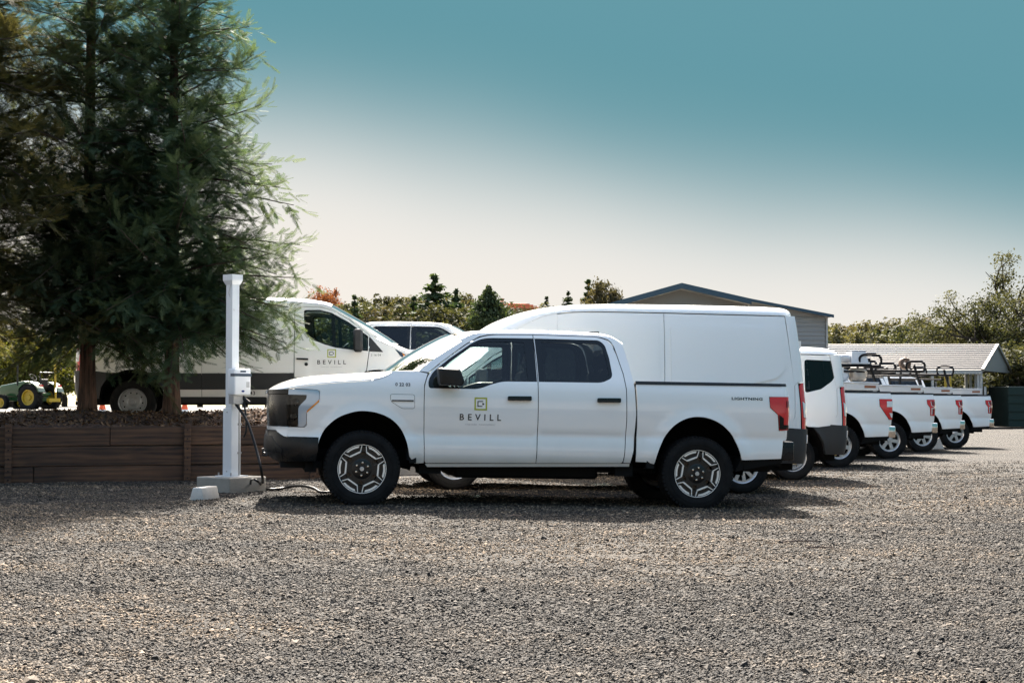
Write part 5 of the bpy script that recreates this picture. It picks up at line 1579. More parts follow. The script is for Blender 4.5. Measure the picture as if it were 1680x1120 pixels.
def spray_template(pairs=8, L=1.0, needle=.42, w=.075):
    tris = []
    for i in range(pairs):
        t = (i + .6) / pairs
        ln = needle * (1 - .45 * t) * (.75 if i == 0 else 1)
        for sgn in (-1, 1):
            a = R(52 - 16 * t)
            bx, by = t * L, 0
            d = np.array([math.cos(a), sgn * math.sin(a), -.10])
            nn = np.array([-d[1], d[0], 0]); nn /= np.linalg.norm(nn)
            b0 = np.array([bx, 0, 0]); m_ = b0 + d * ln * .45
            tris.append((b0 - nn * w * .3, m_ + nn * w * .62, b0 + d * ln)); tris.append((b0 + nn * w * .3, b0 + d * ln, m_ - nn * w * .62)) if False else None
            tris[-1] = (b0 - nn * w * .5, b0 + nn * w * .5 + d * ln * .25, b0 + d * ln) if tris[-1] is not None else tris[-2]
            if tris[-1] is None: tris.pop()
    tris = [t for t in tris if t is not None]
    tris.append((np.array([.0, -.012, 0]), np.array([0, .012, 0]), np.array([L * 1.12, 0, -.04])))
    return np.array(tris)          # (k, 3, 3)

SPRAY = spray_template()
def unit(a):
    return a / (np.linalg.norm(a, axis=-1, keepdims=True) + 1e-12)

def redwood(name, label, x, y, z, H, r0, Lmax, seed, mat, hmin=.75, nbr=120, reach=None, lean=(0, 0), top_dense=7.4):
    g = np.random.default_rng(seed)
    t = thing(name, label, "tree", (x, y, z), group="redwoods on the mulch bed")
    obj("trunk", trunk_mesh("trunk", H, r0, M_BARK, seed, lean=lean), t)
    O = []; AX = []; UP = []; SCL = []; TN = []
    bmb = MB()
    hs = hmin + (H - hmin - .3) * np.sort(g.random(nbr) ** 1.15)
    for bi, h in enumerate(hs):
        far = h > top_dense
        if far and g.random() < .6: continue
        a = bi * 2.399 + g.normal(0, .35)
        f = (h - hmin) / (H - hmin)
        L = Lmax * (1 - f) ** 1.12 * g.uniform(.72, 1.14) * (1.0 if f > .14 else .70 + 2.1 * f)
        if reach is not None: L *= reach(a, h)
        L = max(L, .35)
        rise = g.uniform(.05, .60) + .30 * f; droop = g.uniform(.25, .85) * (1 - .6 * f)
        ca, sa = math.cos(a), math.sin(a)
        T = np.linspace(0, 1, 9)
        base = np.array([lean[0] * h, lean[1] * h, h])
        wob = g.normal(0, .05, 2)
        path = np.stack([base[0] + ca * L * T - sa * L * wob[0] * np.sin(3 * T), base[1] + sa * L * T + ca * L * wob[0] * np.sin(3 * T), base[2] + L * (rise * T - droop * T ** 2 + .14 * T ** 4)], -1)
        bmb.tube(path, [.006 + .020 * (L / 2) * (1 - q) for q in T], 5, cap=False)
        step = .105 if not far else .2
        nt_ = max(4, int(L * .92 / step))
        for k in range(nt_ + 1):
            tt = .12 + .88 * k / nt_
            i = min(int(tt * 8), 7); q = tt * 8 - i
            p = path[i] * (1 - q) + path[i + 1] * q
            ax = unit(path[min(i + 1, 8)] - path[i])
            sd = unit(np.array([-ax[1], ax[0], 0]))
            for s in ((1, -1) if k < nt_ else (0,)):
                tl_ = (.22 + .42 * (1 - tt)) * min(1, L / 1.3) * g.uniform(.6, 1.25) if s else .30
                tw = unit(ax * g.uniform(.35, .9) + sd * s * g.uniform(.25, 1.0) + np.array([0, 0, g.uniform(-.75, .85)]))
                ns = max(1, int(tl_ / (.050 if not far else .13)))
                for j in range(ns + 1):
                    u = (j + .3) / (ns + .3)
                    o = p + tw * tl_ * u + np.array([0, 0, -.12 * u * u * tl_])
                    ss = 1 if j % 2 else -1
                    d2 = unit(tw + np.cross(tw, [0, 0, 1]) * ss * g.uniform(.3, .9) * (1 if j < ns else .1) + np.array([0, 0, g.uniform(-.35, .40)]) + g.normal(0, .16, 3))
                    O.append(o); AX.append(d2)
                    UP.append(unit(np.array([g.normal(0, .35), g.normal(0, .35), 1.0])))
                    SCL.append(g.uniform(.12, .215)); TN.append(np.clip(.10 + .55 * tt * tt + g.normal(0, .16), 0, 1))  # tone climbs towards the branch tips: lit tips put into the needle colour
    O = np.array(O); AX = np.array(AX); UP = np.array(UP); SCL = np.array(SCL); TN = np.array(TN)
    Y = unit(np.cross(UP, AX)); Z = np.cross(AX, Y)
    k = SPRAY.shape[0]
    tp = SPRAY.reshape(-1, 3)
    V = (O[:, None, :] + SCL[:, None, None] * (tp[None, :, 0:1] * AX[:, None, :] + tp[None, :, 1:2] * Y[:, None, :] + tp[None, :, 2:3] * Z[:, None, :]))
    N = len(O)
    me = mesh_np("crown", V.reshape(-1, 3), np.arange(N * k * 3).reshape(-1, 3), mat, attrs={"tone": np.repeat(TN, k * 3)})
    obj("crown", me, t)
    bmb.obj("branches", M_TWIG, t, True)
    pass
    return N * k

DT = 23.4
def reachA(a, h):
    return 1.0
p2 = at(281, 676, DT); p1 = at(143, 676, DT); p3 = at(-75, 676, 22.6)
_n = 0
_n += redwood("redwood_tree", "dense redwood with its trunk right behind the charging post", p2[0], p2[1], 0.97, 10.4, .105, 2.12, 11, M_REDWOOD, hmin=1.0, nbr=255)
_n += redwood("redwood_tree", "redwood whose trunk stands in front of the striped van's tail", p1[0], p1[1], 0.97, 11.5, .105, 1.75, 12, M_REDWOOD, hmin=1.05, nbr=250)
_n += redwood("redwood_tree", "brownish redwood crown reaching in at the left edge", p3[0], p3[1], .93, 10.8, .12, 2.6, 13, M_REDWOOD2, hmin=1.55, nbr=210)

# ================================================================== charging station
CH = np.array([(381 - 840) / FPX * 19.45, 19.45]); CHZ = float(gz(*CH))
M_POSTW = simple("galvanised_white_post", (0.62, 0.65, 0.68), 0.35, metal=.15, var=.06, scale=5)
M_CONC = simple("concrete", (0.27, 0.25, 0.215), 0.9, var=.3, scale=7, bump=.3, bscale=60)
M_CHBOX = simple("charger_white", (0.72, 0.73, 0.74), 0.35, var=.03)
M_CHBAND = simple("charger_band", (0.05, 0.07, 0.10), 0.25)
M_BLUEOVAL = simple("emblem_blue", (0.01, 0.03, 0.18), 0.25, coat=.5)
chg = thing("charging_station", "white charging post with a wall box on a concrete block left of the front pickup", "charging station", (CH[0], CH[1], CHZ), (0, 0, R(-38)))
mb = MB(); mb.box(-.30, .30, -.30, .30, -.15, .175, bev=.012); mb.obj("concrete_base", M_CONC, chg)
mb = MB(); mb.box(-.14, .14, -.14, .14, .175, .187); mb.obj("base_plate", M_POSTW, chg)
mb = MB(); mb.box(-.078, .078, -.078, .078, .187, 1.01, bev=.006); mb.obj("lower_post", M_POSTW, chg)
mb = MB(); mb.box(-.058, .058, -.058, .058, 1.01, 2.56, bev=.005); mb.obj("upper_post", M_POSTW, chg)
mb = MB(); mb.add([(-.062, -.062, 2.52), (.062, -.062, 2.52), (.062, .062, 2.52), (-.062, .062, 2.52), (-.085, -.085, 2.575), (.085, -.085, 2.575), (.085, .085, 2.575), (-.085, .085, 2.575), (-.085, -.085, 2.645), (.085, -.085, 2.645), (.085, .085, 2.645), (-.085, .085, 2.645)],
       [(0, 1, 5, 4), (1, 2, 6, 5), (2, 3, 7, 6), (3, 0, 4, 7), (4, 5, 9, 8), (5, 6, 10, 9), (6, 7, 11, 10), (7, 4, 8, 11), (8, 9, 10, 11)])
mb.obj("post_cap", M_POSTW, chg)
mb = MB(); mb.box(-.105, -.086, -.07, .07, 2.57, 2.64); mb.obj("cap_end", M_TRIM, chg)
mb = MB(); mb.tube([(.03, -.062, 2.52), (.0, -.064, 2.42), (.062, -.03, 2.2)], .004, 5); mb.obj("earth_wire", M_DECGREY, chg)
for z in (.24, .96):
    mb = MB(); mb.lathe([(0, -.084), (.008, -.084), (.010, -.078)], n=8, M=Matrix.Translation((0, 0, z))); mb.obj("bolt", M_STEEL, chg)
for sx in (-1, 1):
    mb = MB(); mb.tube([(sx * .11, -.11, .187), (sx * .11, -.11, .225)], .01, 6); mb.obj("anchor_bolt", M_STEEL, chg)
un = bev_mesh(MB().box(.062, .195, -.135, .135, 1.165, 1.49), "charger_unit", M_CHBOX, .022)
cu_ = obj("charger_unit", un, chg)
mb = MB(); mb.box(.12, .1985, -.137, .137, 1.395, 1.430); mb.obj("unit_band", M_CHBAND, cu_)
mb = MB(); mb.lathe([(0, -.002), (.024, -.002), (.026, 0)], n=18, M=Matrix.Translation((.1965, 0, 1.215)) @ Matrix.Rotation(R(90), 4, 'Z') @ Matrix.Scale(.5, 4, (0, 0, 1))); mb.obj("emblem", M_BLUEOVAL, cu_)
mb = MB(); mb.tube([(.075, .05, .19), (.075, .05, 1.06)], .014, 8); mb.obj("conduit", M_STEEL, chg)
for z in (.45, .80):
    mb = MB(); mb.box(.070, .094, .025, .075, z, z + .025); mb.obj("conduit_clip", M_STEEL, chg)
mb = MB(); mb.box(.1955, .1975, -.045, .045, 1.445, 1.468); mb.obj("status_window", M_CHBAND, cu_)
mb = MB(); mb.box(.1955, .1972, .055, .105, 1.26, 1.33); mb.obj("rating_label", M_DECGREY, cu_)
mb = MB(); mb.box(.062, .15, -.11, .06, 1.06, 1.16); mb.obj("cable_holster", M_STEEL, chg)
mb = MB(); mb.tube([(.13, .05, 1.15), (.17, .07, 1.10), (.23, .075, 1.075)], [.022, .028, .02], 8); mb.obj("connector_dock", M_TRIM, chg)

def world_of(o_loc, rz, p):
    c, s = math.cos(rz), math.sin(rz)
    return (o_loc[0] + c * p[0] - s * p[1], o_loc[1] + s * p[0] + c * p[1], o_loc[2] + p[2])
def gpt(px, py, lift=.022):
    """a spot on the lot seen at that place"""
    D = 18.0
    for _ in range(8):
        q = at(px, py, D); zt = float(ground_z(q[0], q[1])) + lift
        d = at(px, py, 1.0) - np.array([0, 0, CAM_Z])
        D = (zt - CAM_Z) / d[2]
    q = at(px, py, D); return (q[0], q[1], zt)
cst = world_of((CH[0], CH[1], CHZ), R(-38), (.12, -.05, 1.06))
w1 = at(405, 690, 19.25); w2 = at(420, 735, 19.1); w3 = at(430, 778, 19.0)
loop = [gpt(431, 797), gpt(425, 795, .05), at(414, 786, 18.9), at(411, 789, 18.85), gpt(414, 801, .03)]
cable_pts = [cst, tuple(w1), tuple(w2), tuple(w3), gpt(432, 799), gpt(440, 802), gpt(452, 802), gpt(466, 800, .03), gpt(482, 797, .06), gpt(500, 797, .07), gpt(515, 801, .05), gpt(527, 807), gpt(545, 806), gpt(580, 801)]
mb = MB(); mb.tube(spline(cable_pts, 6), .017, 8)
thing("charging_cable", "black charging cable running along the gravel from the post to the pickup", "cable", me=mb.mesh("charging_cable", M_TUBE, True))
mb = MB(); mb.tube(spline([gpt(440, 801), gpt(432, 798), at(424, 790, 18.9), at(416, 785.5, 18.9), at(411.5, 789, 18.9), gpt(413, 799), gpt(420, 803)], 6), .013, 8)
thing("cable_loop", "small black loop of slack cable standing on the gravel against the concrete block", "cable", me=mb.mesh("cable_loop", M_TUBE, True))
c2 = world_of((CH[0], CH[1], CHZ), R(-38), (.16, .05, 1.08))
mb = MB(); mb.tube(spline([c2, tuple(at(403, 680, 19.3)), tuple(at(404, 705, 19.25)), tuple(at(400, 717, 19.25))], 6), .012, 8)
thing("charger_lead", "short dark lead hanging from the charger box beside the post", "cable", me=mb.mesh("charger_lead", M_TUBE, True))

# concrete wheel stop
ws = gpt(322, 820, 0.0)
mb = MB(); mb.add([(x, y, z) for y, k in ((0, 1), (.42, 1)) for x, z in ((-.095, -.04), (.10, -.04), (.055, .135), (-.045, .135))], [(0, 1, 2, 3), (7, 6, 5, 4), (0, 4, 5, 1), (1, 5, 6, 2), (2, 6, 7, 3), (3, 7, 4, 0)])
M_CONCL = simple("pale_concrete", (0.56, 0.53, 0.48), 0.9, var=.3, scale=9, bump=.4, bscale=50)
thing("wheel_stop", "pale concrete wheel stop lying on the gravel in front of the charging post", "wheel stop", ws, (0, 0, R(-14)), me=bev_mesh(mb, "wheel_stop", M_CONCL, .012))

# ================================================================== tractor and small things in the upper yard
M_GREEN = simple("tractor_green", (0.012, 0.065, 0.02), 0.3, coat=.5, var=.1)
M_YELLOW = simple("implement_yellow", (0.40, 0.27, 0.015), 0.4, var=.1)
M_ORANGE = simple("safety_orange", (0.75, 0.10, 0.02), 0.5)
tq = at(58, 668, 68.0)
tr = thing("tractor", "green compact tractor with yellow wheels in the sunlit yard at the far left", "tractor", (tq[0], tq[1], .80), (0, 0, R(-24)))
mb = MB(); mb.add([(-1.75, y, z) for y in (-.26, .26) for z in (.62, 1.10)] + [(-.35, y, z) for y in (-.32, .32) for z in (.60, 1.30)], [(0, 1, 3, 2), (4, 6, 7, 5), (0, 4, 5, 1), (2, 3, 7, 6), (0, 2, 6, 4), (1, 5, 7, 3)])
obj("hood", bev_mesh(mb, "hood", M_GREEN, .06), tr)
mb = MB(); mb.box(-1.79, -1.72, -.22, .22, .66, 1.04); mb.obj("grille", M_TRIM, tr)
mb = MB(); mb.box(-1.5, .55, -.22, .22, .42, .66, bev=.03); mb.box(-.4, .6, -.3, .3, .66, .80, bev=.03); mb.obj("chassis", M_GREEN, tr)
for sd in (-1, 1):
    mb = MB(); pts = [(.25 + .66 * math.cos(a), .60 + .66 * math.sin(a)) for a in np.linspace(R(150), R(20), 10)] + [(.25 + .60 * math.cos(a), .60 + .60 * math.sin(a)) for a in np.linspace(R(20), R(150), 10)]
    mb.prism(pts, min(sd * .40, sd * .80), max(sd * .40, sd * .80)); mb.obj("rear_fender", M_GREEN, tr)
    mb = MB(); mb.box(.78, .84, min(sd * .5, sd * .66), max(sd * .5, sd * .66), 1.05, 1.12); mb.obj("rear_lamp", M_RED, tr)
    for (u, rr, w, yy) in ((.25, .58, .36, .62), (-1.35, .36, .24, .55)):
        e = bpy.data.objects.new("wheel", None); COL.objects.link(e); e.parent = tr; e.location = (u, sd * yy, rr); e.rotation_euler = (0, 0, 0 if sd < 0 else math.pi)
        mb = MB(); h = w / 2
        mb.lathe([(rr * .56, -h * .8), (rr * .75, -h), (rr * .93, -h * .9), (rr * .95, 0), (rr * .93, h * .9), (rr * .75, h), (rr * .56, h * .8)], n=32)
        for i in range(18):
            for s2 in (-1, 1):
                a0 = 2 * math.pi * (i + .5 * (s2 > 0)) / 18
                V = []
                for (a, y) in ((a0, 0.02 * s2), (a0 + .09, 0.02 * s2), (a0 + .26, s2 * h * .96), (a0 + .17, s2 * h * .96)):
                    for r_ in (rr * .92, rr * 1.0): V.append((r_ * math.cos(a), y, r_ * math.sin(a)))
                mb.add(V, [(1, 3, 5, 7), (0, 1, 7, 6), (2, 4, 5, 3), (0, 2, 3, 1), (4, 6, 7, 5)])
        mb.obj("tyre", M_TYRE, e)
        mb = MB(); mb.lathe([(rr * .57, -h * .85), (rr * .52, -h * .8), (rr * .50, -h * .35), (rr * .20, -h * .25), (rr * .16, -h * .55), (0, -h * .55)], n=28); mb.obj("rim", M_YELLOW, e, True)
mb = MB(); mb.box(.0, .45, -.22, .22, .92, 1.02, bev=.03); mb.box(.40, .50, -.22, .22, 1.0, 1.38, bev=.03); mb.obj("seat", M_TRIM, tr)
mb = MB(); mb.tube([(-.35, 0, 1.25), (-.15, 0, 1.45)], .02, 6); mb.lathe([(.17 + .014 * math.cos(t), .014 * math.sin(t)) for t in np.linspace(0, 6.283, 7)[:-1]], n=18, M=Matrix.Translation((-.14, 0, 1.46)) @ Matrix.Rotation(R(50), 4, 'Y') @ Matrix.Rotation(R(90), 4, 'X'), closed=True); mb.obj("steering_wheel", M_TRIM, tr)
mb = MB(); mb.tube([(-.72, -.30, 1.1), (-.72, -.30, 2.05)], .035, 8); mb.obj("exhaust", M_TRIM, tr)
mb = MB(); mb.tube([(.62, -.45, .8), (.62, -.45, 1.65), (.62, .45, 1.65), (.62, .45, .8)], .03, 6); mb.obj("roll_bar", M_TRIM, tr)
mb = MB(); mb.box(.90, 1.05, -.35, .35, .40, .55); mb.tube([(1.0, .1, .5), (.95, .1, 2.0)], .045, 6); mb.tube([(1.0, .1, 1.0), (1.25, -.2, .8)], .04, 6); mb.obj("rear_implement", M_YELLOW, tr)

cone0 = None
for (px, D, lab) in ((168, 44.0, "small orange and white cone in the yard between the redwood trunks, left one"), (303, 44.0, "small orange and white cone in the yard just right of the right redwood trunk")):
    q = at(px, 668, D)
    t = thing("traffic_cone", lab, "cone", (q[0], q[1], TERR_Z), group="cones in the yard")
    mb = MB(); mb.box(-.17, .17, -.17, .17, 0, .03, bev=.008); mb.lathe([(.13, .03), (.10, .16)], n=16, M=Matrix.Rotation(R(90), 4, 'X')); mb.obj("base", M_LAMPW, t)
    mb = MB(); mb.lathe([(.10, .16), (.05, .34), (.03, .36), (0, .36)], n=16, M=Matrix.Rotation(R(90), 4, 'X')); mb.obj("tip", M_ORANGE, t)

# ================================================================== broadleaf and conifer trees of the background
def leaf_cloud(g, lobes, n, size, wexp=.7, jitter=.25):
    """Leaf faces through the volume of a set of lobes; returns verts, faces, tone."""
    lobes = np.array(lobes, float)           # x y z rx ry rz tone
    w = (lobes[:, 3] * lobes[:, 4] * lobes[:, 5]) ** wexp; w /= w.sum()
    li = g.choice(len(lobes), n, p=w)
    d = unit(g.normal(0, 1, (n, 3))); rad = g.random(n) ** .38
    # ragged surface: the shell swells and shrinks in patches
    sw = 1 + .16 * np.sin(d[:, 0] * 5 + li * 1.7) + .14 * np.sin(d[:, 1] * 6 + li * 2.3) + .14 * np.sin(d[:, 2] * 5.3 + li) + g.normal(0, .06, n)
    P = lobes[li, :3] + d * (rad * sw)[:, None] * lobes[li, 3:6]
    nn = unit(d * .5 + g.normal(0, .7, (n, 3)) + np.array([0, 0, .35]))
    tx = unit(np.cross(nn, g.normal(0, 1, (n, 3)))); ty = np.cross(nn, tx)
    s = size * g.uniform(.6, 1.35, n)[:, None]
    V = np.stack([P - tx * s, P - ty * s * .55 + tx * s * .1, P + tx * s * 1.05, P + ty * s * .55], 1)
    tone = np.clip(lobes[li, 6] + g.normal(0, jitter, n), 0, 1)
    return V.reshape(-1, 3), np.arange(4 * n).reshape(-1, 4), np.repeat(tone, 4)

def limb_mesh(g, H, r0, spread, nl=7, name="trunk", mat=None):
    mb = MB()
    th = H * g.uniform(.28, .4)
    pts = [(0, 0, -.3), (g.normal(0, .03 * H), g.normal(0, .03 * H), th * .5), (g.normal(0, .04 * H), g.normal(0, .04 * H), th)]
    mb.tube(pts, [r0 * 1.3, r0, r0 * .8], 8)
    top = np.array(pts[-1])
    for k in range(nl):
        a = k * 2.4 + g.normal(0, .3); e = g.uniform(.5, 1.2)
        L = H * g.uniform(.35, .55)
        d = np.array([math.cos(a) * spread, math.sin(a) * spread, e])
        mid = top + d * L * .5 + np.array([0, 0, .05 * H]); end = top + d * L * g.uniform(.8, 1.0)
        mb.tube([top, mid, end], [r0 * .5, r0 * .3, r0 * .1], 6)
        for j in range(2):
            e2 = mid + np.array([g.normal(0, .2), g.normal(0, .2), g.uniform(.1, .3)]) * H * .6
            mb.tube([mid, (mid + e2) / 2 + np.array([0, 0, .02 * H]), e2], [r0 * .25, r0 * .16, r0 * .06], 5)
    return mb.mesh(name, mat or M_TWIG, True)

M_OAK = foliage_mat("oak_leaves", (0.032, 0.040, 0.020), (0.105, 0.105, 0.052), .26)
M_OLIVEL = foliage_mat("olive_leaves", (0.045, 0.047, 0.026), (0.125, 0.112, 0.060), .26)
M_YELLOWL = foliage_mat("yellow_green_leaves", (0.030, 0.038, 0.010), (0.13, 0.125, 0.028), .40)
M_ORANGEL = foliage_mat("autumn_leaves", (0.13, 0.038, 0.014), (0.27, 0.10, 0.042), .3)
M_PINE = foliage_mat("pine_needles", (0.022, 0.040, 0.022), (0.075, 0.105, 0.045), .25)

TP = {}
def tree_proto(kind, seed):
    if (kind, seed) in TP: return TP[(kind, seed)]
    g = np.random.default_rng(100 + seed)
    if kind in ('oak', 'olive', 'yellow', 'orange'):
        lobes = []
        nl = 9 if kind != 'orange' else 7
        for i in range(nl):
            a = i * 2.4 + g.normal(0, .3); rr = .30 * math.sqrt((i + .5) / nl)
            hh = .60 + .22 * (1 - (rr / .3) ** 1.5) + g.normal(0, .06)
            r = g.uniform(.15, .24)
            lobes.append((rr * math.cos(a) * 1.3, rr * math.sin(a) * 1.3, hh, r * 1.15, r * 1.15, r * .8, g.uniform(.15, .75)))
        for i in range(6):
            a = g.uniform(0, 6.28)
            lobes.append((.34 * math.cos(a), .34 * math.sin(a), g.uniform(.30, .5), .15, .15, .13, g.uniform(.1, .6)))
        for i in range(5):
            a = g.uniform(0, 6.28); lobes.append((.2 * math.cos(a), .2 * math.sin(a), g.uniform(.85, 1.0), .07, .07, .08, g.uniform(.3, .8)))
        V, F, T = leaf_cloud(g, lobes, 7500 if kind != 'orange' else 9000, .023 if kind != 'orange' else .017)
        mat = {'oak': M_OAK, 'olive': M_OLIVEL, 'yellow': M_YELLOWL, 'orange': M_ORANGEL}[kind]
        cr = mesh_np("crown", V, F, mat, attrs={"tone": T})
        tk = limb_mesh(g, 1.0, .035, .55)
    else:
        # layered conifer
        P = []; T = []
        lobes = []
        n = 13 if kind != 'thin' else 15
        wid = {'fir': .27, 'thin': .075, 'pine': .24}[kind]
        for i in range(n):
            f = i / (n - 1)
            if kind == 'pine':
                z = .66 + .34 * f; R0 = wid * max(.1, 1 - abs(f - .3) ** 1.6 * 1.6) * g.uniform(.7, 1.1)
            else:
                z = .10 + .88 * f; R0 = wid * (1 - f) ** .8 * g.uniform(.75, 1.2) + .012
            for k in range(7 if kind != 'thin' else 4):
                a = k * 2 * math.pi / 7 + i * .9 + g.normal(0, .25); rr = R0 * g.uniform(.35, .95)
                lobes.append((rr * math.cos(a) * .7, rr * math.sin(a) * .7, z - .10 * rr + g.normal(0, .01), R0 * .5 + .008, R0 * .5 + .008, .018 + .12 * R0, g.uniform(.1, .8)))
        V, F, T = leaf_cloud(g, lobes, 5200 if kind != 'thin' else 2200, .017, wexp=.34)
        cr = mesh_np("crown", V, F, M_PINE, attrs={"tone": T})
        mb = MB(); mb.tube([(0, 0, -.05), (.004, 0, .5), (0, .004, 1.0)], [.018, .011, .003], 7); tk = mb.mesh("trunk", M_TWIG, True)
    TP[(kind, seed)] = (cr, tk)
    return TP[(kind, seed)]

def put_tree(kind, seed, px, ytop, D, ybot, label, group=None, wide=1.0, rz=None, zbase=None):
    """A tree whose crown top shows at (px, ytop); foot at height zbase or at ybot."""
    top = at(px, ytop, D)
    zb = zbase if zbase is not None else at(px, ybot, D)[2]
    H = top[2] - zb
    cr, tk = tree_proto(kind, seed)
    nm = {'oak': 'oak_tree', 'olive': 'bushy_tree', 'yellow': 'leafy_tree', 'orange': 'autumn_tree', 'fir': 'fir_tree', 'thin': 'slender_conifer', 'pine': 'pine_tree'}[kind]
    t = thing(nm, label, "tree", (top[0], D, zb), (0, 0, rz if rz is not None else random.uniform(0, 6.28)), group)
    t.scale = (H * wide, H * wide, H)
    obj("crown", cr, t); obj("trunk", tk, t)
    return t

# hillside behind the yard
def hill_z(x, y):
    x = np.asarray(x, float); y = np.asarray(y, float)
    r = np.clip((y - 95) / 75, 0, 1); r = r * r * (3 - 2 * r)
    left = 4.6 * np.exp(-((x + 8) / 34) ** 2) + 2.6 * np.exp(-((x + 55) / 45) ** 2)
    return r * (left + 2.2 + .5 * np.sin(x * .07) + .4 * np.sin(y * .05 + x * .03)) + np.clip((y - 170) / 400, 0, 1) * 2 - .25
hx = np.linspace(-220, 260, 80); hy = np.concatenate([np.linspace(93, 200, 40), np.linspace(210, 900, 16)])
HX, HY = np.meshgrid(hx, hy)
M_HILL = simple("dry_grass_slope", (0.16, 0.14, 0.06), 0.95, var=.4, scale=.15)
obj("hillside", mesh_np("hillside", np.stack([HX, HY, hill_z(HX, HY)], -1).reshape(-1, 3), grid_faces(len(hx), len(hy)), M_HILL, smooth=True), kind="structure")

tg_ = random.Random(5)
G_L = "trees on the hillside behind the front pickup"
left_line = [(470, 500), (492, 498), (505, 505), (575, 505), (592, 498), (612, 492), (632, 494), (650, 491), (668, 489), (684, 494), (737, 487), (752, 489), (768, 491), (786, 497), (812, 506), (838, 512), (860, 515), (885, 512), (905, 508), (690, 505), (724, 503), (640, 508), (600, 512), (775, 508), (560, 512), (500, 512), (528, 510), (545, 513)]
for i, (px, yt) in enumerate(left_line):
    D = 128 + 9 * ((i * 37) % 7) * (1 if i < 19 else .2)
    if i >= 19: D = 118 + (i - 19) * 2
    kind = ('oak', 'olive', 'oak', 'olive', 'oak')[i % 5]
    x = at(px, yt, D)[0]
    put_tree(kind, i % 4, px, yt, D, 0, ("dark green rounded tree" if kind == "oak" else "paler olive bushy tree") + " in the hillside thicket behind the front pickup", G_L, wide=tg_.uniform(.95, 1.3), zbase=float(hill_z(x, D)))
G_R = "trees beyond the carport"
right_line = [(1352, 536), (1368, 540), (1385, 537), (1408, 532), (1428, 537), (1445, 533), (1462, 541), (1482, 536), (1506, 527), (1524, 538), (1546, 537), (1566, 533), (1588, 545), (1420, 550), (1475, 553), (1530, 552), (1575, 556), (1375, 552), (1610, 548), (1640, 545), (1670, 548), (1330, 545), (1300, 545), (1270, 548)]
for i, (px, yt) in enumerate(right_line):
    D = 120 + 8 * ((i * 29) % 6)
    if 13 <= i <= 17: D = 106 + i
    kind = ('olive', 'oak', 'olive', 'olive', 'oak')[i % 5]
    x = at(px, yt, D)[0]
    put_tree(kind, (i + 1) % 4, px, yt, D, 0, ("dark green rounded tree" if kind == "oak" else "paler olive bushy tree") + " in the thicket beyond the carport roof", G_R, wide=tg_.uniform(1.0, 1.35), zbase=float(hill_z(x, D)))
put_tree('orange', 0, 537, 474, 142, 0, "orange autumn tree rising behind the striped van's roof", wide=.62, zbase=5.2)
put_tree('fir', 0, 713, 453, 122, 0, "tall dark fir on the hillside, taller than its neighbours", wide=1.7, zbase=float(hill_z(-6, 122)))
put_tree('thin', 0, 582, 483, 118, 0, "slender dark conifer right of the orange tree", wide=1.25, zbase=float(hill_z(-11, 118)))
put_tree('fir', 1, 679, 487, 126, 0, "small dark conifer left of the tall fir", wide=1.2, zbase=float(hill_z(-7, 126)))
put_tree('fir', 2, 748, 476, 130, 0, "dark conifer right of the tall fir", wide=1.4, zbase=float(hill_z(-4, 130)))
put_tree('pine', 0, 802, 475, 116, 0, "lone bare-stemmed pine left of the terracotta roof", wide=.85, zbase=float(hill_z(-1, 116)) - 1.0)
put_tree('thin', 1, 896, 486, 140, 0, "thin conifer sprig right of the terracotta roof", wide=1.4, zbase=float(hill_z(3, 140)))
put_tree('fir', 3, 932, 480, 140, 0, "small fir above the tall van's roof", wide=1.2, zbase=float(hill_z(5, 140)))
put_tree('thin', 2, 964, 460, 138, 0, "tall thin conifer just left of the shed gable", wide=1.5, zbase=float(hill_z(6, 138)))
put_tree('olive', 2, 990, 470, 134, 0, "sparse light green tree against the shed's left eave", wide=.6, zbase=float(hill_z(7, 134)))
put_tree('fir', 1, 1352, 530, 95, 0, "dark conifer against the shed's right wall", wide=.75, zbase=.0)
for i, (px, yt, D, k) in enumerate(((20, 540, 88, 'yellow'), (62, 548, 84, 'yellow'), (105, 556, 92, 'yellow'), (-30, 530, 90, 'oak'), (150, 560, 96, 'oak'), (200, 562, 100, 'yellow'), (260, 560, 102, 'oak'), (330, 556, 104, 'olive'), (400, 552, 106, 'olive'), (445, 535, 108, 'oak'))):
    put_tree(k, i % 4, px, yt, D, 0, "sunlit yellow-green tree behind the tractor" if k == 'yellow' else "darker green tree at the back of the upper yard, seen through the redwoods", "trees behind the upper yard", wide=1.15, zbase=.7)

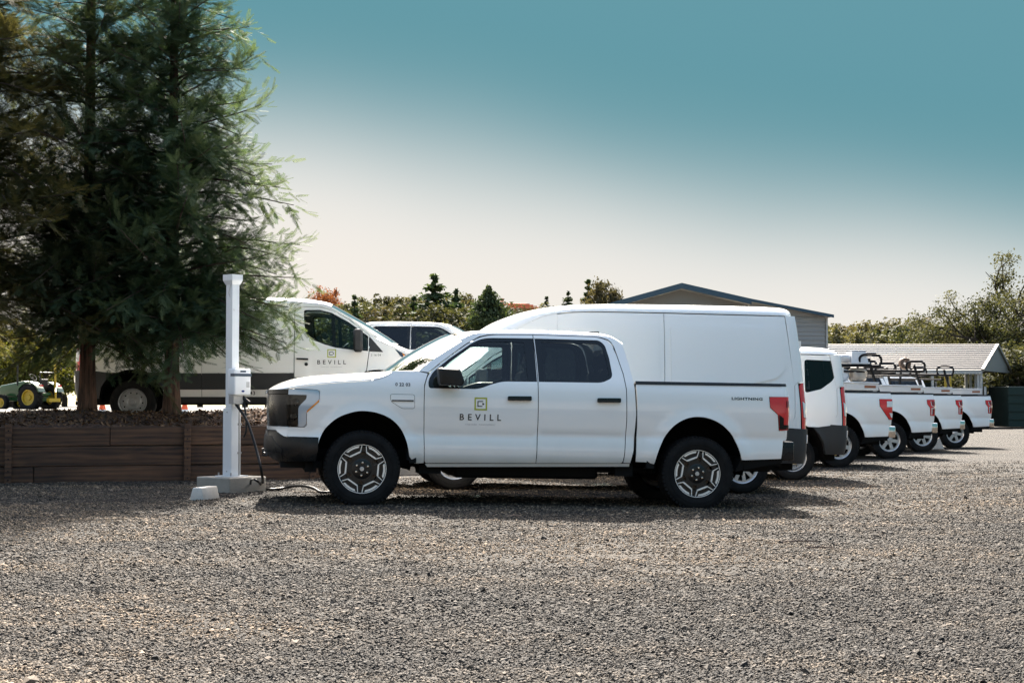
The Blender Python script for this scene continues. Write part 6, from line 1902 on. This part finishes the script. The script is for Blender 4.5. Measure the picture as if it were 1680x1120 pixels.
# oak at the right edge
def right_tree():
    g = np.random.default_rng(31)
    base = np.array([at(1695, 690, 93)[0], 93, -.05])
    t = thing("oak_tree", "big spreading tree with bare twigs at the right edge", "tree", base)
    t.scale = (1.72, 1.72, 1.62)
    mb = MB(); ends = []
    def grow(p, d, L, r, lev):
        pts = [p]; q = p.copy(); dd = d.copy()
        for i in range(4):
            dd = unit(dd + g.normal(0, .18, 3) + np.array([0, 0, .05 if lev < 2 else -.03])); q = q + dd * L / 4; pts.append(q.copy())
        mb.tube(pts, [r, r * .85, r * .7, r * .58, r * .45], 7 if lev < 2 else 4, cap=False)
        if lev >= 3:
            ends.append((pts[2], dd)); ends.append((pts[-1], dd)); return
        for k in range((5, 4, 3)[lev]):
            j = g.integers(1, 5) if lev else g.integers(2, 5)
            a = g.uniform(0, 6.28); side = unit(np.cross(dd, [math.cos(a), math.sin(a), .3]))
            grow(pts[j], unit(dd * .75 + side * g.uniform(.6, 1.0)), L * g.uniform(.55, .8), r * .5, lev + 1)
        grow(pts[-1], dd, L * .7, r * .45, lev + 1)
    for k, (a, e) in enumerate(((2.6, .55), (3.3, .8), (1.9, .7), (.4, .7), (4.5, .7), (3.0, .3), (5.6, .8))):
        grow(np.array([0, 0, 1.2 + .12 * k]), unit(np.array([math.cos(a), math.sin(a), e])), 2.3, .15, 1)
    mb.tube([(0, 0, -.3), (.05, 0, .8), (0, .05, 2.0)], [.38, .28, .22], 10)
    obj("trunk", mb.mesh("trunk", M_TWIG, True), t)
    lob = []
    for (p, d) in ends:
        h = p[2]
        dens = 1 if h < 4.4 else (.85 if h < 5.4 else .5)
        if g.random() < dens:
            lob.append((*p, .42, .42, .32, g.uniform(.1, .8)))
    V, F, T = leaf_cloud(g, lob, 42000, .045)
    obj("crown", mesh_np("crown", V, F, M_OAK, attrs={"tone": T}), t)
right_tree()
for i, (px, yt, D) in enumerate(((1640, 575, 88), (1690, 560, 84), (1660, 600, 86), (1720, 540, 90))):
    put_tree('oak', i, px, yt, D, 0, "dark tree mass behind the carport's gable at the right edge", "trees behind the carport gable", wide=1.2, zbase=0)

# ================================================================== house roof on the hill
M_TERRA = simple("terracotta_tiles", (0.40, 0.13, 0.055), 0.85, var=.25, scale=1.5)
M_STUCCO = simple("stucco", (0.55, 0.45, 0.35), 0.9, var=.1, scale=1)
hq = at(846, 507, 150)
ho = thing("hill_house", "house with a low terracotta roof half hidden in the hillside trees", "house", (hq[0], 150, hq[2] - 3.0), (0, 0, R(6)))
mb = MB(); mb.box(-1.9, 2.0, -2, 2, 0, 2.9); mb.obj("wall", M_STUCCO, ho)
mb = MB(); mb.add([(-2.3, -2.4, 2.9), (2.4, -2.4, 2.9), (2.4, 2.4, 2.9), (-2.3, 2.4, 2.9), (-1.0, 0, 3.55), (1.0, 0, 3.55)], [(0, 1, 5, 4), (1, 2, 5), (2, 3, 4, 5), (3, 0, 4), (0, 3, 2, 1)])
rf = mb.obj("roof", M_TERRA, ho)
for r_ in range(5):
    f = r_ / 5
    mb = MB(); y = -2.4 + 2.4 * f; z = 2.9 + .65 * f
    x0 = -2.3 + 1.3 * f; x1 = 2.4 - 1.4 * f
    mb.tube([(x0, y, z + .03), (x1, y, z + .03)], .05, 6); mb.obj("tile_course", M_TERRA, rf)
mb = MB(); mb.box(-1.45, -1.15, -.2, .1, 3.2, 4.0); mb.obj("chimney", M_STUCCO, rf)
for x in (-1.0, .6):
    mb = MB(); mb.box(x, x + .8, -2.03, -1.98, 1.2, 2.2); mb.obj("window", M_BLACKGLOSS, ho)

# ================================================================== metal shed with open gable
def metal_mat(name, col, rough=.45, metal=.35):
    return simple(name, col, rough, metal=metal, var=.12, scale=1.2)
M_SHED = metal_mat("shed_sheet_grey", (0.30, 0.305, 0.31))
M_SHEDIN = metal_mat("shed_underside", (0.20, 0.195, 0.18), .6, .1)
M_BLUETR = simple("blue_trim", (0.025, 0.065, 0.10), 0.45)
M_FRAME = simple("galvanised_frame", (0.45, 0.45, 0.44), 0.5, metal=.4)
def ribbed(x0, x1, y, z0, z1, n, amp, along='z'):
    """vertical sheet in the xz plane with horizontal ribs (trapezoid profile)"""
    V = []; F = []
    zs = []
    for i in range(n):
        a = z0 + (z1 - z0) * i / n; h = (z1 - z0) / n
        zs += [(a, 0), (a + h * .55, 0), (a + h * .65, -amp), (a + h * .9, -amp)]
    zs.append((z1, 0))
    for z, d in zs: V += [(x0, y + d, z), (x1, y + d, z)]
    for i in range(len(zs) - 1): F.append((2 * i, 2 * i + 1, 2 * i + 3, 2 * i + 2))
    return V, F
DS = 74.0
k = DS / FPX
def SX(px): return (px - 840) * k
def SZ(py): return CAM_Z + (662 - py) * k
sh = thing("metal_shed", "large metal shed with blue-trimmed open gable and lean-to behind the tall van", "shed", (0, 0, 0))
xr, xl, xg, xe = SX(1118), SX(1005), SX(1232), SX(1356)
zr, zl, zg, ze_ = SZ(466), SZ(497), SZ(492), SZ(516)
L_ = 16.0
def slab(x0, z0, x1, z1, y0, y1, t):
    return [(x0, y0, z0), (x1, y0, z1), (x1, y1, z1), (x0, y1, z0), (x0, y0, z0 - t), (x1, y0, z1 - t), (x1, y1, z1 - t), (x0, y1, z0 - t)], [(0, 1, 2, 3), (7, 6, 5, 4), (0, 4, 5, 1), (1, 5, 6, 2), (2, 6, 7, 3), (3, 7, 4, 0)]
for (a, b, nm) in (((xl - .2, zl - .06), (xr, zr), "roof_sheet"), ((xr, zr), (xg, zg), "roof_sheet"), ((xg + .0, zg + .02), (xe + .25, ze_ - .05), "lean_to_roof")):
    mb = MB(); V, F = slab(a[0], a[1], b[0], b[1], DS - .3, DS + L_, .06); mb.add(V, F); mb.obj(nm, M_SHED, sh)
for (a, b) in (((xl - .25, zl - .08), (xr, zr)), ((xr, zr), (xg, zg)), ((xg, zg), (xe + .3, ze_ - .06))):
    mb = MB(); V, F = slab(a[0], a[1] + .04, b[0], b[1] + .04, DS - .36, DS - .30, .26 if b[0] < xe else .14); mb.add(V, F); mb.obj("fascia", M_BLUETR, sh)
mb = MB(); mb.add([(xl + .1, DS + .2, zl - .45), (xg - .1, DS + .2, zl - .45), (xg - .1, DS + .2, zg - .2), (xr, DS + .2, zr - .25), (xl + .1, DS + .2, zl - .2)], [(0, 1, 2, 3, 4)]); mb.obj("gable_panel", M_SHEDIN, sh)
mb = MB(); V, F = ribbed(xg, xe, DS + .1, -.1, ze_ - .1, 26, .03); mb.add(V, F); mb.obj("side_wall", M_SHED, sh)
mb = MB(); V, F = [(xg, DS + .14, ze_ - .1), (xe, DS + .14, ze_ - .1), (xg, DS + .14, zg - .1)], [(0, 1, 2)]; mb.add(V, F); mb.obj("wall_gusset", M_SHED, sh)
mb = MB(); mb.box(xe, xe + .08, DS, DS + .1, -.1, ze_ - .1); mb.obj("corner_trim", M_FRAME, sh)
mb = MB(); mb.box(xe - .02, xe + .02, DS + .1, DS + L_, -.1, ze_ - .12); mb.obj("end_wall", M_SHED, sh)
for x in (xl + .1, xg - .1):
    mb = MB(); mb.box(x - .08, x + .08, DS + .2, DS + .36, -.1, zl - .2); mb.obj("column", M_BLUETR, sh)
for i, yy in enumerate((DS + 4, DS + 8, DS + 12)):
    mb = MB(); mb.tube([(xl, yy, zl - .55), (xr, yy, zr - .5), (xg, yy, zl - .55)], .08, 6); mb.obj("truss", M_FRAME, sh)
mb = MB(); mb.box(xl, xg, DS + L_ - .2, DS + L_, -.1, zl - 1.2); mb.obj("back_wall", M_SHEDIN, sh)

# ================================================================== carport, fence and yard gear at the right
DC = 76.0
kc = DC / FPX
CX = lambda px: (px - 840) * kc
CZ_ = lambda py: CAM_Z + (662 - py) * kc
M_ROOFW = metal_mat("carport_sheet_pale", (0.072, 0.070, 0.067), .45, .25)
cpt = thing("carport", "low carport with a pale ribbed metal roof beyond the work pickups", "carport", (0, 0, 0))
x0, x1 = CX(1335), CX(1612); x1r = (1637 - 840) * (DC + 3.6) / FPX
ze2, zr2 = CZ_(607), CAM_Z + (662 - 566) * (DC + 3.6) / FPX
# front roof slope, laid as ribbed sheets running along the ridge
NR = 13
for i in range(NR):
    f0, f1 = i / NR, (i + 1) / NR
    mb = MB()
    V = []
    for (f, d) in ((f0, .0), (f0 + (f1 - f0) * .62, .0), (f0 + (f1 - f0) * .72, .05), (f1, .05), (f1, 0)):
        yy = DC + 3.6 * f; zz = ze2 + (zr2 - ze2) * f
        xa = x0; xb = x1 + (x1r - x1) * f
        V += [(xa, yy, zz + d), (xb, yy, zz + d)]
    mb.add(V, [(2 * j, 2 * j + 1, 2 * j + 3, 2 * j + 2) for j in range(4)])
    mb.obj("roof_sheet", M_ROOFW, cpt)
mb = MB(); mb.add([(x0, DC + 3.6, zr2), (x1r, DC + 3.6, zr2), (x1r + (x1r - x1), DC + 7.2, ze2), (x0, DC + 7.2, ze2)], [(0, 1, 2, 3)]); mb.obj("rear_roof_slope", M_ROOFW, cpt)
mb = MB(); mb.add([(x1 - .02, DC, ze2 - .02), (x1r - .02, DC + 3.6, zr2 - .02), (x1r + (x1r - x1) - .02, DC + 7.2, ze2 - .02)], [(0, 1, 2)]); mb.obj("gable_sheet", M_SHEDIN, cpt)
for (a, b) in (((x1, DC, ze2), (x1r, DC + 3.6, zr2)), ((x1r, DC + 3.6, zr2), (2 * x1r - x1, DC + 7.2, ze2))):
    mb = MB(); mb.tube([a, b], .10, 4); mb.obj("gable_trim", M_SHEDIN, cpt)
mb = MB(); mb.box(x0, x1, DC + .02, DC + .12, ze2 - .18, ze2 - .02); mb.obj("eave_beam", M_FRAME, cpt)
for px in (1350, 1400, 1450, 1500, 1531, 1560, 1606, 1611):
    mb = MB(); mb.box(CX(px) - .06, CX(px) + .06, DC + .1, DC + .22, -.1, ze2 - .15); mb.obj("post", M_FRAME, cpt)
for px, dd in ((1625, 2.4), (1640, 4.8), (1655, 7.1)):
    mb = MB(); xx = CX(px); mb.box(xx - .06, xx + .06, DC + dd, DC + dd + .12, -.1, ze2 - .05); mb.obj("post", M_FRAME, cpt)
M_SCREEN = simple("dark_green_screen", (0.010, 0.028, 0.022), 0.7, var=.3, scale=3)
fe = thing("screen_fence", "dark green screened fence behind the carport posts", "fence", (0, 0, 0))
fx = [CX(p) for p in (1330, 1385, 1440, 1495, 1550, 1605)]
for a, b in zip(fx[:-1], fx[1:]):
    mb = MB(); mb.box(a + .03, b - .03, DC + 7.6, DC + 7.64, -.05, CZ_(624)); mb.obj("screen_panel", M_SCREEN, fe)
for a in fx:
    mb = MB(); mb.tube([(a, DC + 7.6, -.1), (a, DC + 7.6, CZ_(622))], .05, 6); mb.obj("fence_post", M_FRAME, fe)
sl_ = thing("slatted_screen", "dark blue-green slatted screen under the carport's gable end", "screen", (0, 0, 0))
sx0, sx1 = CX(1612), CX(1664)
for i in range(14):
    f = i / 13
    mb = MB(); xx = sx0 + (sx1 - sx0) * f; yy = DC - .4 + 5.0 * f
    mb.box(xx - .05, xx + .05, yy, yy + .05, -.05, CZ_(634)); mb.obj("slat", M_SCREEN if i % 4 else M_FRAME, sl_)
mb = MB(); mb.tube([(sx0, DC - .36, CZ_(645)), (sx1, DC + 4.64, CZ_(645))], .06, 4); mb.obj("top_rail", M_SCREEN, sl_)
dk = thing("storage_container", "dark green storage container in the shade at the right edge", "container", (CX(1690), DC + 1.0, 0), (0, 0, R(4)))
mb = MB(); mb.box(-1.0, 3.2, -.6, 2.0, 0, 1.95, bev=.03); mb.obj("body", M_SCREEN, dk)
for z in (.35, .75, 1.15, 1.55):
    mb = MB(); mb.box(-1.0, 3.2, -.64, -.60, z, z + .07); mb.obj("rib", M_SCREEN, dk)
yg = thing("white_pallet_tank", "white tank in a cage behind the ladder racks", "tank", ((1538 - 840) / FPX * 70, 70, 0))
mb = MB(); mb.box(-.55, .55, -.5, .5, .15, 1.55, bev=.06); mb.obj("tank", M_LAMPW, yg)
for x in (-.5, -.25, 0, .25, .5):
    mb = MB(); mb.tube([(x, -.54, .1), (x, -.54, 1.6)], .02, 5); mb.obj("cage_bar", M_FRAME, yg)
for z in (.5, .9, 1.3):
    mb = MB(); mb.tube([(-.56, -.55, z), (.56, -.55, z)], .02, 5); mb.obj("cage_bar", M_FRAME, yg)
mb = MB(); mb.box(-.6, .6, -.55, .55, 0, .15); mb.obj("pallet", M_WOOD, yg)
for (px, lab) in ((1507, "yellow machine frame seen left of the middle ladder rack"), (1556, "yellow machine frame seen just left of the right ladder rack")):
    yf = thing("machine_frame", lab, "machine", ((px - 840) / FPX * 66, 66, 0), group="yellow machine frames")
    for x in (-.16, .16):
        mb = MB(); mb.tube([(x, 0, 0), (x * .8, 0, 1.2), (x * .6, .1, 2.3)], .045, 6); mb.obj("upright", M_YELLOW, yf)
    mb = MB(); mb.box(-.2, .2, -.05, .05, 1.1, 1.25); mb.obj("cross_beam", M_YELLOW, yf)
    mb = MB(); mb.box(-.45, .5, -.3, .6, .0, .5, bev=.05); mb.obj("engine_block", M_TRIM, yf)

# loads on the racks of the first work pickup
def veh_pt(o, p):
    bpy.context.view_layer.update()
    return o.matrix_world @ Vector(p)
tA = [o for o in bpy.data.objects if o.get("label", "").startswith("white work pickup with wedge")][0]
tB = [o for o in bpy.data.objects if o.get("label", "").startswith("white work pickup with stepped")][0]
M_CANVAS = simple("canvas_grey", (0.38, 0.34, 0.29), 0.95, var=.4, scale=6, bump=.8, bscale=9)
M_PLASTICW = simple("pale_plastic", (0.58, 0.60, 0.62), 0.45, var=.08, scale=8)
def lumpy(name, mat, a, b, c, seed, amp=.16):
    g = np.random.default_rng(seed); ph = g.uniform(0, 6.28, 8)
    V = []; F = []; n, m = 28, 16
    for i in range(m + 1):
        t = math.pi * i / m
        for j in range(n):
            p = 2 * math.pi * j / n
            x, y, z = math.sin(t) * math.cos(p), math.sin(t) * math.sin(p), math.cos(t)
            x, y, z = [np.sign(q) * abs(q) ** .6 for q in (x, y, z)]
            r = 1 + amp * (math.sin(4 * p + ph[0] + 3 * z) * .5 + math.sin(7 * p - 5 * z + ph[1]) * .35 + math.sin(6 * z + 3 * p + ph[2]) * .4)
            V.append((a * x * r, b * y * r, c * z * (1 + .3 * (r - 1))))
    for i in range(m):
        for j in range(n): F.append((i * n + j, i * n + (j + 1) % n, (i + 1) * n + (j + 1) % n, (i + 1) * n + j))
    return mesh_np(name, V, F, mat, smooth=True)
rzA = tA.rotation_euler.z
w = veh_pt(tA, (4.16, -.62, 1.72)); thing("canvas_bundle", "crumpled grey canvas bundle on the first work pickup's tool box", "bundle", w, (0, 0, rzA), me=lumpy("canvas_bundle", M_CANVAS, .15, .18, .13, 1))
w = veh_pt(tA, (3.80, -.62, 1.71)); thing("wrapped_roll", "white wrapped bundle left of the grey canvas bundle", "bundle", w, (0, 0, rzA), me=lumpy("wrapped_roll", M_PLASTICW, .18, .16, .12, 2, .08))
w = veh_pt(tA, (3.86, -.60, 2.02)); thing("wrapped_package", "pale wrapped package lying on the first ladder rack, left of the tub", "package", w, (0, 0, rzA), me=lumpy("wrapped_package", M_PLASTICW, .15, .18, .09, 4, .08))
mb = MB(); mb.add([(sx * .17 * q, sy * .2 * q, z) for (q, z) in ((1, 0), (.78, .24)) for sx, sy in ((-1, -1), (1, -1), (1, 1), (-1, 1))], [(0, 1, 5, 4), (1, 2, 6, 5), (2, 3, 7, 6), (3, 0, 4, 7), (4, 5, 6, 7), (0, 3, 2, 1)])
mb.box(-.19, .19, -.22, .22, 0, .03)
w = veh_pt(tA, (4.14, -.62, 1.925)); thing("plastic_tub", "upturned pale plastic tub on the first ladder rack", "tub", w, (0, 0, rzA), me=mb.mesh("plastic_tub", M_PLASTICW))
M_HOSE = simple("hose_brown", (0.13, 0.085, 0.06), 0.7, var=.3, scale=20)
mb = MB(); mb.lathe([(.05, -.06), (.12, -.06), (.135, -.03), (.135, .03), (.12, .06), (.05, .06)], n=24, closed=True)
w = veh_pt(tB, (4.16, -.66, 2.06)); thing("hose_reel", "round brown hose reel on the second ladder rack", "reel", w, (0, 0, rzA), me=mb.mesh("hose_reel", M_HOSE, True))
mb = MB(); mb.add([(-.16, -.1, 0), (.16, -.1, 0), (.03, -.1, .30), (-.16, .1, 0), (.16, .1, 0), (.03, .1, .30)], [(0, 1, 2), (5, 4, 3), (0, 3, 4, 1), (1, 4, 5, 2), (2, 5, 3, 0)])
q = gpt(1537, 736, 0)
thing("wheel_chock", "pale wedge chock on the gravel between the second and third work pickups", "chock", q, (0, 0, R(9)), me=mb.mesh("wheel_chock", M_CONCL))

# ================================================================== loose gravel in front
def gravel_stones():
    g = np.random.default_rng(77)
    N = 620000
    # more, smaller stones near the camera; fewer, larger ones farther out
    D = 5.6 + (33.0 - 5.6) * g.random(N) ** 1.75
    X = (g.random(N) * 2 - 1) * (D * .40 + .6)
    keep = ~((X < -1.0) & (D > 20.2 + .33 * (X + 9.6))) & (g.random(N) < np.clip((34 - D) / 10, 0, 1))
    X, D = X[keep], D[keep]
    # clumps and wheel lanes: fewer stones on the worn sandy patches
    def fbm(x, y):
        v = 0
        for (a, kx, ky, p, q) in ((1, .55, 1.0, .3, 1.1), (.8, 1.3, 2.1, 2.1, .4), (.6, 2.9, 4.1, 4.0, 2.2), (.45, 6.1, 8.3, 1.2, 5.1), (.3, 12.7, 15.1, 3.3, .9)):
            v = v + a * np.sin(x * kx + p + 1.6 * np.sin(y * ky * .63 + q)) * np.sin(y * ky + q + 1.4 * np.sin(x * kx * .71 + p))
        return v
    lane = np.sin((D - .158 * X) * 2.4 + .6 * np.sin(X * .35)) * np.clip((17 - D) / 4, 0, 1)
    cl = fbm(X, D) * .55 + .30 * lane
    keep = g.random(len(X)) < np.clip(.86 - .55 * cl, .14, 1)
    X, D, cl = X[keep], D[keep], cl[keep]
    n = len(X)
    Z = ground_z(X, D)
    me = bpy.data.meshes.new("gravel_stones")
    me.vertices.add(n); me.vertices.foreach_set("co", np.stack([X, D, Z + .001], -1).astype(np.float32).ravel())
    a = me.attributes.new("size", 'FLOAT', 'POINT')
    a.data.foreach_set("value", (np.exp(g.normal(math.log(.0070), .38, n)) * (1 + .35 * np.clip((D - 8) / 10, 0, 1))).astype(np.float32))
    pt = me.attributes.new("patch", 'FLOAT', 'POINT')
    pt.data.foreach_set("value", np.clip(.5 + .40 * fbm(X * .8 + 3.1, D * .8 + 7.7) + .30 * cl, 0, 1).astype(np.float32))
    r = me.attributes.new("turn", 'FLOAT_VECTOR', 'POINT')
    r.data.foreach_set("vector", np.stack([g.normal(0, .5, n), g.normal(0, .5, n), g.uniform(0, 6.28, n)], -1).astype(np.float32).ravel())
    me.update()
    o = obj("gravel_stones", me, kind="stuff")
    # stone material
    m, nt, b = newmat("gravel_stone")
    oi = nt.nodes.new("ShaderNodeObjectInfo")
    rp = nt.nodes.new("ShaderNodeValToRGB"); cr = rp.color_ramp
    cr.elements[0].position = 0; cr.elements[0].color = (0.0112, 0.0102, 0.0094, 1)
    cr.elements[1].position = 1; cr.elements[1].color = (0.1686, 0.1418, 0.1134, 1)
    e = cr.elements.new(.45); e.color = (0.0427, 0.0360, 0.0289, 1)
    e = cr.elements.new(.8); e.color = (0.0885, 0.0725, 0.0549, 1)
    nt.links.new(oi.outputs["Random"], rp.inputs["Fac"]); 
    pa = nt.nodes.new("ShaderNodeAttribute"); pa.attribute_type = 'INSTANCER'; pa.attribute_name = "patch"
    pr = nt.nodes.new("ShaderNodeValToRGB"); pr.color_ramp.elements[0].color = (0.50, 0.50, 0.51, 1); pr.color_ramp.elements[1].color = (1.75, 1.52, 1.25, 1)
    e2 = pr.color_ramp.elements.new(.5); e2.color = (1.05, 0.99, 0.92, 1)
    nt.links.new(pa.outputs["Fac"], pr.inputs["Fac"])
    pm = nt.nodes.new("ShaderNodeMix"); pm.data_type = 'RGBA'; pm.blend_type = 'MULTIPLY'; pm.inputs["Factor"].default_value = 1
    nt.links.new(rp.outputs["Color"], pm.inputs["A"]); nt.links.new(pr.outputs["Color"], pm.inputs["B"]); nt.links.new(pm.outputs["Result"], b.inputs["Base Color"])
    b.inputs["Roughness"].default_value = .85; b.inputs["Specular IOR Level"].default_value = .3
    # node tree
    ng = bpy.data.node_groups.new("scatter_stones", 'GeometryNodeTree')
    ng.interface.new_socket("Geometry", in_out='INPUT', socket_type='NodeSocketGeometry')
    ng.interface.new_socket("Geometry", in_out='OUTPUT', socket_type='NodeSocketGeometry')
    nd = ng.nodes; lk = ng.links
    gi = nd.new("NodeGroupInput"); go = nd.new("NodeGroupOutput")
    m2p = nd.new("GeometryNodeMeshToPoints"); lk.new(gi.outputs[0], m2p.inputs["Mesh"])
    j = nd.new("GeometryNodeGeometryToInstance")
    for s in range(4):
        ico = nd.new("GeometryNodeMeshIcoSphere"); ico.inputs["Radius"].default_value = 1.0; ico.inputs["Subdivisions"].default_value = 1
        tr_ = nd.new("GeometryNodeTransform"); tr_.inputs["Scale"].default_value = ((1.15, .85, .62), (1.0, .75, .8), (1.35, .9, .55), (.95, .9, .7))[s]
        nz = nd.new("ShaderNodeTexNoise"); nz.inputs["Scale"].default_value = 1.3
        nz.noise_dimensions = '4D'; nz.inputs["W"].default_value = s * 5.3
        sb = nd.new("ShaderNodeVectorMath"); sb.operation = 'SUBTRACT'; sb.inputs[1].default_value = (.5, .5, .5)
        ms = nd.new("ShaderNodeVectorMath"); ms.operation = 'SCALE'; ms.inputs["Scale"].default_value = 1.4
        sp = nd.new("GeometryNodeSetPosition")
        lk.new(nz.outputs["Color"], sb.inputs[0]); lk.new(sb.outputs[0], ms.inputs[0]); lk.new(ms.outputs[0], sp.inputs["Offset"])
        lk.new(ico.outputs["Mesh"], sp.inputs["Geometry"]); lk.new(sp.outputs[0], tr_.inputs["Geometry"]); 
        sm_ = nd.new("GeometryNodeSetMaterial"); sm_.inputs["Material"].default_value = m
        lk.new(tr_.outputs[0], sm_.inputs["Geometry"]); lk.new(sm_.outputs[0], j.inputs[0])
    iop = nd.new("GeometryNodeInstanceOnPoints"); iop.inputs["Pick Instance"].default_value = True
    lk.new(m2p.outputs[0], iop.inputs["Points"]); lk.new(j.outputs[0], iop.inputs["Instance"])
    an = nd.new("GeometryNodeInputNamedAttribute"); an.data_type = 'FLOAT'; an.inputs["Name"].default_value = "size"
    at_ = nd.new("GeometryNodeInputNamedAttribute"); at_.data_type = 'FLOAT_VECTOR'; at_.inputs["Name"].default_value = "turn"
    lk.new(an.outputs["Attribute"], iop.inputs["Scale"]); lk.new(at_.outputs["Attribute"], iop.inputs["Rotation"])
    lk.new(iop.outputs[0], go.inputs[0])
    md = o.modifiers.new("scatter", 'NODES'); md.node_group = ng
gravel_stones()

# fallen sticks on the gravel
for (px, py, ln, a, lab) in ((1312, 888, .32, 8, "thin brown stick on the gravel below the pickup's tail, upper one"), (1345, 898, .22, -4, "thin brown stick on the gravel below the pickup's tail, lower one"), (845, 846, .16, -25, "small pale twig lying in the front pickup's shadow")):
    q = gpt(px, py, .014)
    mb = MB(); mb.tube([(-ln / 2, 0, 0), (0, .01, .006), (ln / 2, -.008, .002)], [.006, .007, .004], 6)
    thing("twig", lab, "twig", q, (0, 0, R(a)), me=mb.mesh("twig", M_HOSE, True))
